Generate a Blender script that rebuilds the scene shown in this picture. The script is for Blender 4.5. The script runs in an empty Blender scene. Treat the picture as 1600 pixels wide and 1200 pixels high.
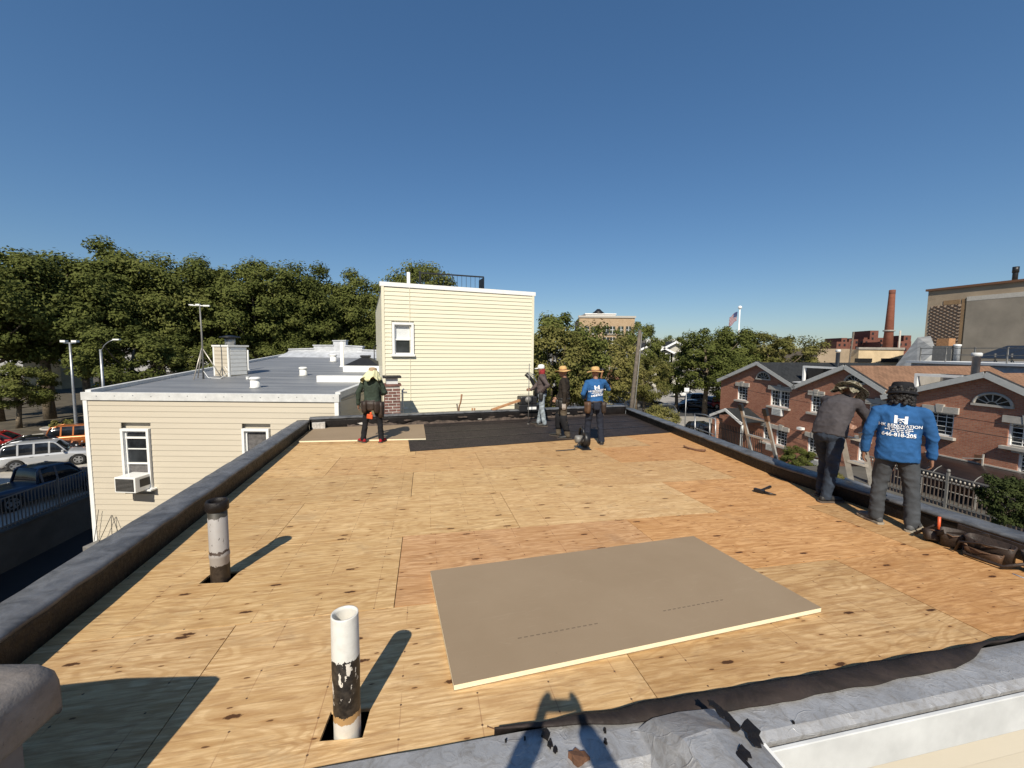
import bpy, bmesh, math, random
from mathutils import Vector, Matrix, noise
from mathutils.bvhtree import BVHTree

random.seed(7)
C = bpy.context.scene.collection
SC = bpy.context.scene
PI = math.pi
R = math.radians

# ------------------------------------------------------------------ camera
# world: the camera stands at the origin, x right, y forward, z up (metres); the street lies at z = GZ
F_PX, PITCH, ROLL = 645.0, 0.08213, 0.00918
_f = Vector((0, math.cos(PITCH), -math.sin(PITCH)))
_u0 = Vector((0, math.sin(PITCH), math.cos(PITCH)))
_r0 = Vector((1, 0, 0))
_r = math.cos(ROLL) * _r0 + math.sin(ROLL) * _u0
_u = -math.sin(ROLL) * _r0 + math.cos(ROLL) * _u0
cam = bpy.data.cameras.new('camera')
cam.sensor_fit = 'HORIZONTAL'
cam.sensor_width = 36.0
cam.lens = F_PX / 1600 * 36.0
cam.clip_start = 0.02
cam.clip_end = 3000
camo = bpy.data.objects.new('camera', cam)
C.objects.link(camo)
camo.matrix_world = Matrix(((_r.x, _u.x, -_f.x, 0), (_r.y, _u.y, -_f.y, 0), (_r.z, _u.z, -_f.z, 0), (0, 0, 0, 1)))
SC.camera = camo

# ------------------------------------------------------------------ light
SUN_TRAVEL = Vector((0.13, 1.0, -0.90)).normalized()
SUN_EL = math.asin(-SUN_TRAVEL.z)
SUN_ROT = math.atan2(-SUN_TRAVEL.x, -SUN_TRAVEL.y)
world = bpy.data.worlds.new('World')
SC.world = world
world.use_nodes = True
wt = world.node_tree
sky = wt.nodes.new('ShaderNodeTexSky')
sky.sky_type = 'NISHITA'
sky.sun_disc = False
sky.sun_elevation = SUN_EL
sky.sun_rotation = SUN_ROT % (2 * PI)
sky.altitude = 20
sky.air_density = 1.0
sky.dust_density = 0.35
sky.ozone_density = 3.0
gm = wt.nodes.new('ShaderNodeGamma'); gm.inputs[1].default_value = 0.72      # softer fall-off towards the horizon, same everywhere
hs = wt.nodes.new('ShaderNodeHueSaturation'); hs.inputs['Saturation'].default_value = 1.32
wt.links.new(sky.outputs[0], gm.inputs[0]); wt.links.new(gm.outputs[0], hs.inputs['Color'])
mx = wt.nodes.new('ShaderNodeMix'); mx.data_type = 'RGBA'; mx.blend_type = 'MULTIPLY'; mx.inputs[0].default_value = 1.0; mx.inputs[7].default_value = (0.97, 1.09, 1.22, 1)
wt.links.new(hs.outputs[0], mx.inputs[6]); wt.links.new(mx.outputs[2], wt.nodes['Background'].inputs[0])
wt.nodes['Background'].inputs[1].default_value = 0.102
sun = bpy.data.lights.new('sun', 'SUN')
sun.energy = 5.0
sun.angle = R(0.5)
sun.color = (1.0, 0.92, 0.78)
suno = bpy.data.objects.new('sun', sun)
C.objects.link(suno)
suno.rotation_euler = SUN_TRAVEL.to_track_quat('-Z', 'Y').to_euler()
SC.view_settings.view_transform = 'Standard'
SC.view_settings.look = 'None'
SC.view_settings.gamma = 1
SC.view_settings.exposure = 0.25
SC.view_settings.use_curve_mapping = False
SC.cycles.max_bounces = 6
SC.cycles.transparent_max_bounces = 8

# ------------------------------------------------------------------ measuring
def ray(px, py):
    return _f + _r * ((px - 800) / F_PX) - _u * ((py - 600) / F_PX)
def at(px, py, Y):
    d = ray(px, py); return d * (Y / d.y)
def atx(px, py, X):
    d = ray(px, py); return d * (X / d.x)
def atz(px, py, Z):
    d = ray(px, py); return d * (Z / d.z)
SY = -0.02494469
Z0 = -1.82544
def dz(x, y): return Z0 + SY * y                     # the roof deck falls gently away
def deck(px, py, h=0.0):
    d = ray(px, py); t = (Z0 + h) / (d.z - SY * d.y); return d * t
YAW = 0.207534
EU = Vector((math.cos(YAW), math.sin(YAW), 0)); EV = Vector((-math.sin(YAW), math.cos(YAW), 0))
def uvp(u, v, h=0.0):
    p = EU * u + EV * v; p.z = dz(p.x, p.y) + h; return p
GZ = -8.2

# ------------------------------------------------------------------ objects
def tag(o, label=None, cat=None, group=None, kind=None):
    if label: o['label'] = label
    if cat: o['category'] = cat
    if group: o['group'] = group
    if kind: o['kind'] = kind
    return o
def thing(name, label, cat, loc=(0, 0, 0), rz=0.0, group=None):
    o = bpy.data.objects.new(name, None); C.objects.link(o)
    o.empty_display_size = 0.2
    o.location = loc; o.rotation_euler = (0, 0, rz)
    return tag(o, label, cat, group)
def link(name, me, parent=None, loc=(0, 0, 0), rot=(0, 0, 0), scale=(1, 1, 1)):
    o = bpy.data.objects.new(name, me); C.objects.link(o)
    if parent: o.parent = parent
    o.location = loc; o.rotation_euler = rot; o.scale = scale
    return o
def copy_tree(o, parent=None):
    c = o.copy(); C.objects.link(c)
    if parent: c.parent = parent
    for ch in list(o.children): copy_tree(ch, c)
    return c

class MB:
    def __init__(s): s.v = []; s.f = []; s.sm = []
    def add(s, vs, fs, smooth=False):
        n = len(s.v); s.v += [tuple(x) for x in vs]
        s.f += [tuple(i + n for i in f) for f in fs]; s.sm += [smooth] * len(fs)
        return s
    def box(s, c, d, rz=0.0, mat=None):
        x, y, z = d[0] / 2, d[1] / 2, d[2] / 2
        vs = [Vector((a * x, b * y, e * z)) for a, b, e in ((-1,-1,-1),(1,-1,-1),(1,1,-1),(-1,1,-1),(-1,-1,1),(1,-1,1),(1,1,1),(-1,1,1))]
        m = mat if mat else Matrix.Rotation(rz, 3, 'Z')
        vs = [m @ v + Vector(c) for v in vs]
        return s.add(vs, [(0,3,2,1),(4,5,6,7),(0,1,5,4),(1,2,6,5),(2,3,7,6),(3,0,4,7)])
    def bar(s, p, q, w, h=None, up=(0, 0, 1)):
        p = Vector(p); q = Vector(q); h = h or w
        d = (q - p).normalized(); up = Vector(up)
        a = d.cross(up)
        if a.length < 1e-4: a = d.cross(Vector((1, 0, 0)))
        a.normalize(); b = a.cross(d).normalized()
        vs = []
        for c in (p, q):
            for i, j in ((-1,-1),(1,-1),(1,1),(-1,1)): vs.append(c + a * (i * w / 2) + b * (j * h / 2))
        return s.add(vs, [(0,1,2,3),(7,6,5,4),(0,4,5,1),(1,5,6,2),(2,6,7,3),(3,7,4,0)])
    def prism(s, poly, z0, z1):
        n = len(poly)
        def z(q, p): return q(p) if callable(q) else q
        vs = [(p[0], p[1], z(z0, p)) for p in poly] + [(p[0], p[1], z(z1, p)) for p in poly]
        fs = [tuple(range(n - 1, -1, -1)), tuple(range(n, 2 * n))] + [(i, (i + 1) % n, n + (i + 1) % n, n + i) for i in range(n)]
        return s.add(vs, fs)
    def loft(s, rings, closed=True, cap=True, smooth=True):
        n = len(rings[0]); vs = [p for r in rings for p in r]; fs = []
        for k in range(len(rings) - 1):
            for i in range(n if closed else n - 1):
                j = (i + 1) % n
                fs.append((k * n + i, k * n + j, (k + 1) * n + j, (k + 1) * n + i))
        if cap:
            fs.append(tuple(range(n - 1, -1, -1))); fs.append(tuple(range((len(rings) - 1) * n, len(rings) * n)))
        return s.add(vs, fs, smooth)
    def tube(s, pts, r, n=8, cap=True):
        pts = [Vector(p) for p in pts]
        rs = r if isinstance(r, (list, tuple)) else [r] * len(pts)
        rings = []; a = None
        for i, p in enumerate(pts):
            d = (pts[min(i + 1, len(pts) - 1)] - pts[max(i - 1, 0)]).normalized()
            if a is None:
                a = d.orthogonal().normalized()
            else:
                a = (a - d * a.dot(d)); a = a.normalized() if a.length > 1e-5 else d.orthogonal().normalized()
            b = d.cross(a)
            rings.append([p + (a * math.cos(t * 2 * PI / n) + b * math.sin(t * 2 * PI / n)) * rs[i] for t in range(n)])
        return s.loft(rings, cap=cap)
    def lathe(s, prof, c=(0, 0, 0), n=16, cap=True):
        c = Vector(c)
        rings = [[c + Vector((r * math.cos(t * 2 * PI / n), r * math.sin(t * 2 * PI / n), z)) for t in range(n)] for r, z in prof]
        return s.loft(rings, cap=cap)
    def ell(s, c, rad, n=12, m=8, rot=None):
        c = Vector(c); rings = []
        for i in range(m + 1):
            ph = -PI / 2 + PI * i / m; cr = max(math.cos(ph), 0.02)
            rr = [Vector((rad[0] * cr * math.cos(t * 2 * PI / n), rad[1] * cr * math.sin(t * 2 * PI / n), rad[2] * math.sin(ph))) for t in range(n)]
            rings.append([(rot @ p if rot else p) + c for p in rr])
        return s.loft(rings)
    def mesh(s, name, mat):
        me = bpy.data.meshes.new(name)
        me.from_pydata(s.v, [], s.f)
        me.polygons.foreach_set('use_smooth', s.sm)
        if mat: me.materials.append(mat)
        me.update()
        return me
    def build(s, name, mat, parent=None, loc=(0, 0, 0), rot=(0, 0, 0), bevel=0.0):
        o = link(name, s.mesh(name, mat), parent, loc, rot)
        if bevel:
            b = o.modifiers.new('bevel', 'BEVEL'); b.width = bevel; b.segments = 2; b.limit_method = 'ANGLE'
        return o
def box(name, c, d, mat, parent=None, rz=0.0, bevel=0.0):
    return MB().box((0, 0, 0), d).build(name, mat, parent, c, (0, 0, rz), bevel)

# ------------------------------------------------------------------ materials
class NT:
    def __init__(s, name):
        s.m = bpy.data.materials.new(name); s.m.use_nodes = True
        s.t = s.m.node_tree; s.b = s.t.nodes['Principled BSDF']
    def n(s, ty, **kw):
        x = s.t.nodes.new('ShaderNode' + ty)
        for k, v in kw.items():
            if k in x.inputs: x.inputs[k].default_value = v
            else: setattr(x, k, v)
        return x
    def l(s, a, b): s.t.links.new(a, b)
    def coord(s, scale=(1, 1, 1), kind='Object', rnd=False):
        tc = s.n('TexCoord'); mp = s.n('Mapping'); mp.inputs['Scale'].default_value = scale
        src = tc.outputs[kind]
        if rnd:
            oi = s.n('ObjectInfo'); vm = s.n('VectorMath', operation='MULTIPLY_ADD')
            vm.inputs[0].default_value = (0, 0, 0)
            cb = s.n('CombineXYZ')
            m1 = s.n('Math', operation='MULTIPLY'); m1.inputs[1].default_value = 91.0
            m2 = s.n('Math', operation='MULTIPLY'); m2.inputs[1].default_value = 57.0
            s.l(oi.outputs['Random'], m1.inputs[0]); s.l(oi.outputs['Random'], m2.inputs[0])
            s.l(m1.outputs[0], cb.inputs[0]); s.l(m2.outputs[0], cb.inputs[1]); s.l(m1.outputs[0], cb.inputs[2])
            ad = s.n('VectorMath', operation='ADD'); s.l(src, ad.inputs[0]); s.l(cb.outputs[0], ad.inputs[1]); src = ad.outputs[0]
        s.l(src, mp.inputs['Vector']); return mp.outputs[0]
    def noise(s, vec, scale=5.0, detail=4.0, rough=0.55, dist=0.0):
        x = s.n('TexNoise'); x.inputs['Scale'].default_value = scale; x.inputs['Detail'].default_value = detail
        x.inputs['Roughness'].default_value = rough; x.inputs['Distortion'].default_value = dist
        s.l(vec, x.inputs['Vector']); return x.outputs['Fac']
    def ramp(s, fac, stops):
        x = s.n('ValToRGB'); e = x.color_ramp.elements
        while len(e) < len(stops): e.new(0.5)
        for i, (p, c) in enumerate(stops):
            e[i].position = p; e[i].color = (c[0], c[1], c[2], 1) if hasattr(c, '__len__') else (c, c, c, 1)
        s.l(fac, x.inputs[0]); return x.outputs[0]
    def mix(s, fac, a, b, mode='MIX'):
        x = s.n('Mix', data_type='RGBA', blend_type=mode)
        for v, k in ((fac, 0), (a, 6), (b, 7)):
            if isinstance(v, (int, float)): x.inputs[k].default_value = v if k == 0 else (v, v, v, 1)
            elif isinstance(v, (tuple, list)): x.inputs[k].default_value = (v[0], v[1], v[2], 1)
            else: s.l(v, x.inputs[k])
        return x.outputs[2]
    def math(s, op, a, b=0.0, c=None):
        x = s.n('Math', operation=op)
        for i, v in enumerate((a, b, c)):
            if v is None: continue
            if isinstance(v, (int, float)): x.inputs[i].default_value = v
            else: s.l(v, x.inputs[i])
        return x.outputs[0]
    def base(s, c):
        if isinstance(c, (tuple, list)): s.b.inputs['Base Color'].default_value = (c[0], c[1], c[2], 1)
        else: s.l(c, s.b.inputs['Base Color'])
    def set(s, rough=None, metal=None, spec=None):
        if rough is not None:
            if isinstance(rough, (int, float)): s.b.inputs['Roughness'].default_value = rough
            else: s.l(rough, s.b.inputs['Roughness'])
        if metal is not None: s.b.inputs['Metallic'].default_value = metal
        if spec is not None: s.b.inputs['Specular IOR Level'].default_value = spec
    def bump(s, h, strength=0.3, dist=0.01):
        x = s.n('Bump'); x.inputs['Strength'].default_value = strength; x.inputs['Distance'].default_value = dist
        s.l(h, x.inputs['Height']); s.l(x.outputs[0], s.b.inputs['Normal'])

def plain(name, c, rough=0.6, metal=0.0, var=0.12, scale=6.0, bump=0.0, bscale=40.0, spec=None, rnd=True):
    m = NT(name); v = m.coord(rnd=rnd)
    f = m.noise(v, scale, 5, 0.6)
    m.base(m.ramp(f, [(0.3, tuple(x * (1 - var) for x in c)), (0.7, tuple(min(1, x * (1 + var)) for x in c))]))
    m.set(rough, metal, spec)
    if bump: m.bump(m.noise(v, bscale, 4), bump, 0.01)
    return m.m

M = {}
def plywood():
    m = NT('plywood'); v = m.coord(rnd=True)
    def sc(vec, s3):
        mp = m.n('Mapping'); mp.inputs['Scale'].default_value = s3; m.l(vec, mp.inputs['Vector']); return mp.outputs[0]
    g1 = m.noise(sc(v, (0.9, 17, 1)), 2.5, 9, 0.70, 0.5)
    ring = m.noise(sc(v, (0.45, 1.9, 1)), 1.6, 3, 0.5, 0.5)
    ringw = m.math('PINGPONG', m.math('MULTIPLY', ring, 34.0), 1.0)
    fine = m.noise(sc(v, (3.5, 90, 1)), 3.0, 4, 0.7)
    big = m.noise(v, 0.9, 4, 0.6)
    col = m.ramp(g1, [(0.30, (0.34, 0.205, 0.095)), (0.45, (0.58, 0.405, 0.22)), (0.62, (0.74, 0.56, 0.345))])
    col = m.mix(m.math('MULTIPLY', m.ramp(ringw, [(0.22, 1.0), (0.60, 0.0)]), 0.42), col, (0.36, 0.205, 0.085))
    col = m.mix(m.math('MULTIPLY', m.ramp(fine, [(0.38, 1.0), (0.60, 0.0)]), 0.42), col, (0.34, 0.20, 0.09))
    col = m.mix(m.ramp(big, [(0.40, 0.0), (0.75, 0.45)]), col, (0.44, 0.285, 0.13))
    # grey dirt and trampled stains
    d1 = m.noise(v, 3.1, 6, 0.72, 0.4)
    col = m.mix(m.math('MULTIPLY', m.ramp(d1, [(0.54, 0.0), (0.72, 1.0)]), 0.38), col, (0.25, 0.19, 0.13))
    streak = m.noise(sc(v, (1.6, 17, 1)), 2.6, 4, 0.6)
    col = m.mix(m.math('MULTIPLY', m.ramp(streak, [(0.56, 0.0), (0.70, 1.0)]), 0.70), col, (0.27, 0.155, 0.075))
    s2 = m.noise(sc(v, (2.4, 10, 1)), 2.0, 5, 0.65, 0.3)
    col = m.mix(m.math('MULTIPLY', m.ramp(s2, [(0.52, 0.0), (0.66, 1.0)]), 0.55), col, (0.33, 0.19, 0.09))
    s3_ = m.noise(sc(v, (0.85, 3.4, 1)), 2.3, 5, 0.62, 0.8)
    col = m.mix(m.math('MULTIPLY', m.ramp(s3_, [(0.50, 0.0), (0.66, 1.0)]), 0.42), col, (0.40, 0.245, 0.115))
    # knots and football patches
    for s3, thr, rv, c in (((1.7, 5.2, 1), 0.085, 0.77, (0.075, 0.034, 0.014)), ((4.2, 12.0, 1), 0.080, 0.86, (0.13, 0.065, 0.028))):
        vo = m.n('TexVoronoi', voronoi_dimensions='2D'); vo.inputs['Scale'].default_value = 1.0
        ds = m.n('VectorMath', operation='ADD'); m.l(sc(v, s3), ds.inputs[0])
        ds.inputs[1].default_value = (3.3, 1.7, 0)
        m.l(ds.outputs[0], vo.inputs['Vector'])
        sep = m.n('SeparateColor'); m.l(vo.outputs['Color'], sep.inputs[0])
        wob = m.math('ADD', vo.outputs['Distance'], m.math('MULTIPLY', m.math('SUBTRACT', m.noise(v, 45, 3), 0.5), 0.10))
        on = m.math('GREATER_THAN', sep.outputs[0], rv)
        k = m.math('MULTIPLY', m.ramp(wob, [(thr * 0.7, 1.0), (thr, 0.0)]), on)
        halo = m.math('MULTIPLY', m.ramp(wob, [(thr, 0.45), (thr * 3.2, 0.0)]), on)
        col = m.mix(halo, col, (0.34, 0.185, 0.075)); col = m.mix(k, col, c)
    # chalk lines across the grain with nail heads
    sx = m.n('SeparateXYZ'); m.l(m.coord(), sx.inputs[0])
    fx = m.math('PINGPONG', m.math('ADD', sx.outputs[0], 0.11), 0.203)
    line = m.ramp(fx, [(0.0016 / 0.203 * 0.203, 1.0), (0.0034, 0.0)])
    brk = m.ramp(m.noise(v, 5, 3), [(0.42, 0.0), (0.55, 1.0)])
    col = m.mix(m.math('MULTIPLY', m.math('MULTIPLY', line, brk), 0.6), col, (0.20, 0.085, 0.045))
    fy = m.math('PINGPONG', sx.outputs[1], 0.102)
    dd = m.math('ADD', m.math('POWER', fx, 2.0), m.math('POWER', fy, 2.0))
    col = m.mix(m.math('LESS_THAN', dd, 0.000035), col, (0.10, 0.06, 0.04))
    oi = m.n('ObjectInfo')
    col = m.mix(1.0, col, oi.outputs['Color'], 'MULTIPLY')
    m.base(col); m.set(0.75, spec=0.25)
    m.bump(m.math('ADD', g1, m.math('MULTIPLY', fine, 0.4)), 0.25, 0.004)
    return m.m
M['plywood'] = plywood()
def tar(name, c=(0.007, 0.0055, 0.005), grey=(0.022, 0.017, 0.014), rough=0.42, bump=0.7):
    m = NT(name); v = m.coord()
    a = m.noise(v, 4.5, 7, 0.7, 0.5); b = m.noise(v, 26, 5, 0.7)
    col = m.ramp(a, [(0.38, c), (0.60, tuple(x * 2.0 for x in c)), (0.72, grey)])
    m.base(m.mix(m.ramp(b, [(0.66, 0.0), (0.74, 0.5)]), col, (0.05, 0.036, 0.028)))
    m.set(m.ramp(b, [(0.3, rough - 0.12), (0.7, rough + 0.3)]), spec=0.3)
    m.bump(m.math('ADD', a, m.math('MULTIPLY', b, 0.5)), bump, 0.02)
    return m.m
M['tar'] = tar('black_tar')
M['tar_paper'] = tar('black_roofing_paper', (0.016, 0.0115, 0.010), (0.045, 0.032, 0.026), 0.65, 0.35)
M['cap_tar'] = tar('weathered_tar_cap', (0.066, 0.068, 0.073), (0.14, 0.143, 0.15), 0.40, 0.25)
def silver():
    m = NT('silver_roof_coating'); v = m.coord()
    a = m.noise(v, 2.2, 6, 0.65, 0.8); b = m.noise(v, 14, 6, 0.7, 1.5); c = m.noise(v, 55, 4, 0.7)
    col = m.ramp(a, [(0.30, (0.28, 0.28, 0.285)), (0.50, (0.36, 0.36, 0.365)), (0.70, (0.45, 0.45, 0.455))])
    col = m.mix(m.ramp(b, [(0.46, 0.0), (0.70, 0.8)]), col, (0.20, 0.185, 0.17))
    col = m.mix(m.ramp(c, [(0.69, 0.0), (0.75, 0.9)]), col, (0.03, 0.025, 0.022))
    m.base(col); m.set(m.ramp(b, [(0.3, 0.30), (0.7, 0.6)]), 0.25)
    w = m.n('TexWave', wave_type='BANDS'); w.inputs['Scale'].default_value = 0.9; w.inputs['Distortion'].default_value = 9; w.inputs['Detail'].default_value = 4
    m.l(v, w.inputs['Vector'])
    vc = m.n('TexVoronoi', feature='DISTANCE_TO_EDGE'); vc.inputs['Scale'].default_value = 5.5
    wv = m.n('VectorMath', operation='ADD'); m.l(v, wv.inputs[0]); nz3 = m.n('TexNoise'); nz3.inputs['Scale'].default_value = 4; m.l(v, nz3.inputs['Vector'])
    sc3 = m.n('VectorMath', operation='SCALE'); sc3.inputs['Scale'].default_value = 0.5; m.l(nz3.outputs['Color'], sc3.inputs[0]); m.l(sc3.outputs[0], wv.inputs[1]); m.l(wv.outputs[0], vc.inputs['Vector'])
    cr = m.math('MULTIPLY', m.ramp(vc.outputs['Distance'], [(0.0, 1.0), (0.035, 0.0)]), m.ramp(a, [(0.48, 0.0), (0.6, 1.0)]))
    h = m.math('ADD', m.math('MULTIPLY', w.outputs['Fac'], 0.12), m.math('ADD', m.math('MULTIPLY', b, 0.8), m.math('ADD', m.math('MULTIPLY', c, 0.35), m.math('MULTIPLY', cr, 0.5))))
    m.bump(h, 0.55, 0.009)
    return m.m
M['silver'] = silver()
def membrane():
    m = NT('grey_roof_membrane'); v = m.coord()
    mp = m.n('Mapping'); mp.inputs['Scale'].default_value = (0.25, 2.2, 1); m.l(v, mp.inputs['Vector'])
    a = m.noise(mp.outputs[0], 1.0, 6, 0.65); b = m.noise(v, 9, 5, 0.65)
    col = m.ramp(a, [(0.34, (0.15, 0.157, 0.168)), (0.52, (0.205, 0.213, 0.225)), (0.70, (0.30, 0.305, 0.312))])
    m.base(m.mix(m.ramp(b, [(0.5, 0.0), (0.8, 0.3)]), col, (0.36, 0.36, 0.37)))
    m.set(0.55, 0.15); m.bump(b, 0.2, 0.01); return m.m
M['membrane'] = membrane()
def siding(name, c):
    m = NT(name); v = m.coord((0.6, 1, 1), rnd=True)
    a = m.noise(v, 1.3, 5, 0.6); b = m.noise(m.coord((3, 60, 60)), 2, 3, 0.6)
    col = m.ramp(a, [(0.35, tuple(x * 0.93 for x in c)), (0.65, c)])
    m.base(m.mix(m.math('MULTIPLY', b, 0.10), col, tuple(x * 0.75 for x in c)))
    m.set(0.5, spec=0.35); m.bump(b, 0.08, 0.003); return m.m
M['beige_siding'] = siding('beige_vinyl_siding', (0.545, 0.49, 0.395))
M['yellow_siding'] = siding('pale_yellow_vinyl_siding', (0.71, 0.672, 0.52))
M['white'] = plain('white_vinyl', (0.76, 0.76, 0.74), 0.45, var=0.05)
M['dirty_white'] = plain('dirty_white_metal', (0.57, 0.575, 0.565), 0.5, var=0.12, scale=5)
M['white_gloss'] = plain('white_enamel', (0.78, 0.78, 0.76), 0.3, var=0.04)
def glass(name='window_glass', c=(0.012, 0.014, 0.016)):
    m = NT(name); v = m.coord((1, 1, 1))
    m.base(m.ramp(m.noise(v, 2.0, 3), [(0.4, c), (0.65, tuple(x * 2.6 + 0.004 for x in c))]))
    m.set(0.06, spec=0.6); m.bump(m.noise(v, 1.2, 2), 0.04, 0.02); return m.m
M['glass'] = glass()
M['curtain'] = plain('grey_curtain', (0.10, 0.095, 0.095), 0.8, var=0.4, scale=12)
M['blind'] = plain('window_blind', (0.62, 0.64, 0.64), 0.6, var=0.05)
def brick(name, c1, c2, mortar, bw=0.21, bh=0.075, plane='YZ', rough=0.85):
    m = NT(name); tc = m.n('TexCoord'); sx = m.n('SeparateXYZ'); m.l(tc.outputs['Object'], sx.inputs[0])
    cb = m.n('CombineXYZ')
    if plane == 'YZ': m.l(sx.outputs[1], cb.inputs[0])
    elif plane == 'XZ': m.l(sx.outputs[0], cb.inputs[0])
    else: m.l(m.math('ADD', sx.outputs[0], sx.outputs[1]), cb.inputs[0])
    m.l(sx.outputs[2], cb.inputs[1])
    b = m.n('TexBrick'); b.inputs['Scale'].default_value = 1.0
    b.inputs['Brick Width'].default_value = bw; b.inputs['Row Height'].default_value = bh; b.inputs['Mortar Size'].default_value = 0.008
    b.inputs['Color1'].default_value = (*c1, 1); b.inputs['Color2'].default_value = (*c2, 1); b.inputs['Mortar'].default_value = (*mortar, 1)
    b.inputs['Bias'].default_value = -0.1
    m.l(cb.outputs[0], b.inputs['Vector'])
    n1 = m.noise(tc.outputs['Object'], 0.7, 5, 0.65); n2 = m.noise(tc.outputs['Object'], 9, 4, 0.7)
    col = m.mix(m.ramp(n1, [(0.35, 0.0), (0.7, 0.35)]), b.outputs['Color'], tuple(x * 0.62 for x in c1))
    col = m.mix(m.ramp(n2, [(0.45, 0.0), (0.75, 0.35)]), col, tuple(min(1, x * 1.45) for x in c2))
    m.base(col); m.set(rough, spec=0.25)
    m.bump(m.math('SUBTRACT', m.math('MULTIPLY', n2, 0.3), b.outputs['Fac']), 0.6, 0.01)
    return m.m
M['brick'] = brick('red_brick_wall', (0.22, 0.082, 0.055), (0.30, 0.125, 0.082), (0.20, 0.145, 0.12))
M['far_brick'] = brick('dark_red_brick', (0.13, 0.05, 0.036), (0.17, 0.066, 0.046), (0.15, 0.09, 0.07), 0.6, 0.3, 'XY')
M['tan_brick'] = brick('tan_brick', (0.36, 0.25, 0.15), (0.42, 0.31, 0.20), (0.38, 0.30, 0.21), 0.5, 0.22, 'XY')
M['stack_brick'] = brick('smokestack_brick', (0.20, 0.072, 0.045), (0.25, 0.095, 0.06), (0.2, 0.1, 0.07), 0.8, 0.5, 'XY')
M['chimney_brick'] = plain('chimney_brick', (0.16, 0.075, 0.06), 0.85, var=0.5, scale=9, bump=0.4)
M['mortar'] = plain('pale_mortar', (0.50, 0.47, 0.43), 0.9, var=0.2, scale=14, bump=0.4)
def shingle(name, c, w=0.30, h=0.14):
    m = NT(name); tc = m.n('TexCoord'); sx = m.n('SeparateXYZ'); m.l(tc.outputs['Object'], sx.inputs[0])
    cb = m.n('CombineXYZ'); m.l(sx.outputs[0], cb.inputs[0]); m.l(m.math('MULTIPLY', sx.outputs[1], 1.0), cb.inputs[1])
    b = m.n('TexBrick'); b.inputs['Scale'].default_value = 1.0
    b.inputs['Brick Width'].default_value = w; b.inputs['Row Height'].default_value = h; b.inputs['Mortar Size'].default_value = 0.012
    b.inputs['Color1'].default_value = (*c, 1); b.inputs['Color2'].default_value = (*[x * 0.68 for x in c], 1); b.inputs['Mortar'].default_value = (*[x * 0.35 for x in c], 1)
    m.l(cb.outputs[0], b.inputs['Vector'])
    n1 = m.noise(tc.outputs['Object'], 1.1, 5, 0.6)
    m.base(m.mix(m.ramp(n1, [(0.4, 0.0), (0.7, 0.4)]), b.outputs['Color'], tuple(x * 1.25 for x in c)))
    m.set(0.9, spec=0.2); m.bump(b.outputs['Fac'], 0.5, 0.01); return m.m
M['shingle_brown'] = shingle('orange_brown_shingles', (0.25, 0.142, 0.088))
M['shingle_dark'] = shingle('charcoal_shingles', (0.032, 0.034, 0.036))
M['stone'] = plain('limestone_trim', (0.40, 0.375, 0.335), 0.8, var=0.12, scale=5, bump=0.15)
M['trim_grey'] = plain('pale_grey_trim', (0.47, 0.47, 0.45), 0.5, var=0.08)
M['stucco'] = plain('weathered_grey_stucco', (0.235, 0.205, 0.165), 0.9, var=0.16, scale=0.5, bump=0.3, bscale=6)
M['stucco_tan'] = plain('tan_brickwork', (0.30, 0.235, 0.165), 0.9, var=0.14, scale=0.8, bump=0.2, bscale=8)
M['cream_wall'] = plain('cream_stucco', (0.56, 0.44, 0.28), 0.85, var=0.18, scale=0.6)
M['concrete'] = plain('concrete', (0.30, 0.28, 0.25), 0.9, var=0.18, scale=1.5, bump=0.2)
M['pale_concrete'] = plain('pale_concrete', (0.40, 0.37, 0.32), 0.9, var=0.14, scale=1.0, bump=0.15)
M['dark_concrete'] = plain('dark_weathered_concrete', (0.085, 0.08, 0.07), 0.9, var=0.3, scale=0.7, bump=0.2)
M['shade_dark_asphalt'] = plain('shade_black_asphalt', (0.014, 0.014, 0.015), 0.85, var=0.2, scale=0.8, bump=0.3, bscale=60)  # yard asphalt, its colour cut to near black to stand in for shade
M['asphalt'] = plain('asphalt', (0.048, 0.047, 0.047), 0.9, var=0.25, scale=0.8, bump=0.3, bscale=60)
M['soil'] = plain('bare_soil_and_litter', (0.075, 0.062, 0.042), 0.95, var=0.45, scale=0.8, bump=0.4, bscale=9)
M['black_metal'] = plain('black_painted_metal', (0.012, 0.012, 0.013), 0.45, var=0.3)
M['grey_metal'] = plain('grey_galvanised_metal', (0.34, 0.35, 0.36), 0.42, 0.7, var=0.18, scale=4)
M['aluminium'] = plain('ladder_aluminium', (0.50, 0.46, 0.40), 0.42, 0.55, var=0.2, scale=8)
M['rail_grey'] = plain('grey_painted_railing', (0.17, 0.165, 0.155), 0.5, var=0.2)
M['rust'] = plain('rusty_steel', (0.13, 0.06, 0.03), 0.8, var=0.4, scale=20)
M['wood_pole'] = plain('weathered_pole_wood', (0.115, 0.095, 0.075), 0.9, var=0.3, scale=5, bump=0.3)
M['lumber'] = plain('lumber', (0.36, 0.185, 0.085), 0.75, var=0.25, scale=9)
M['tool_wood'] = plain('tool_handle_wood', (0.22, 0.10, 0.045), 0.6, var=0.25, scale=20)
M['board_face'] = None
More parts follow.
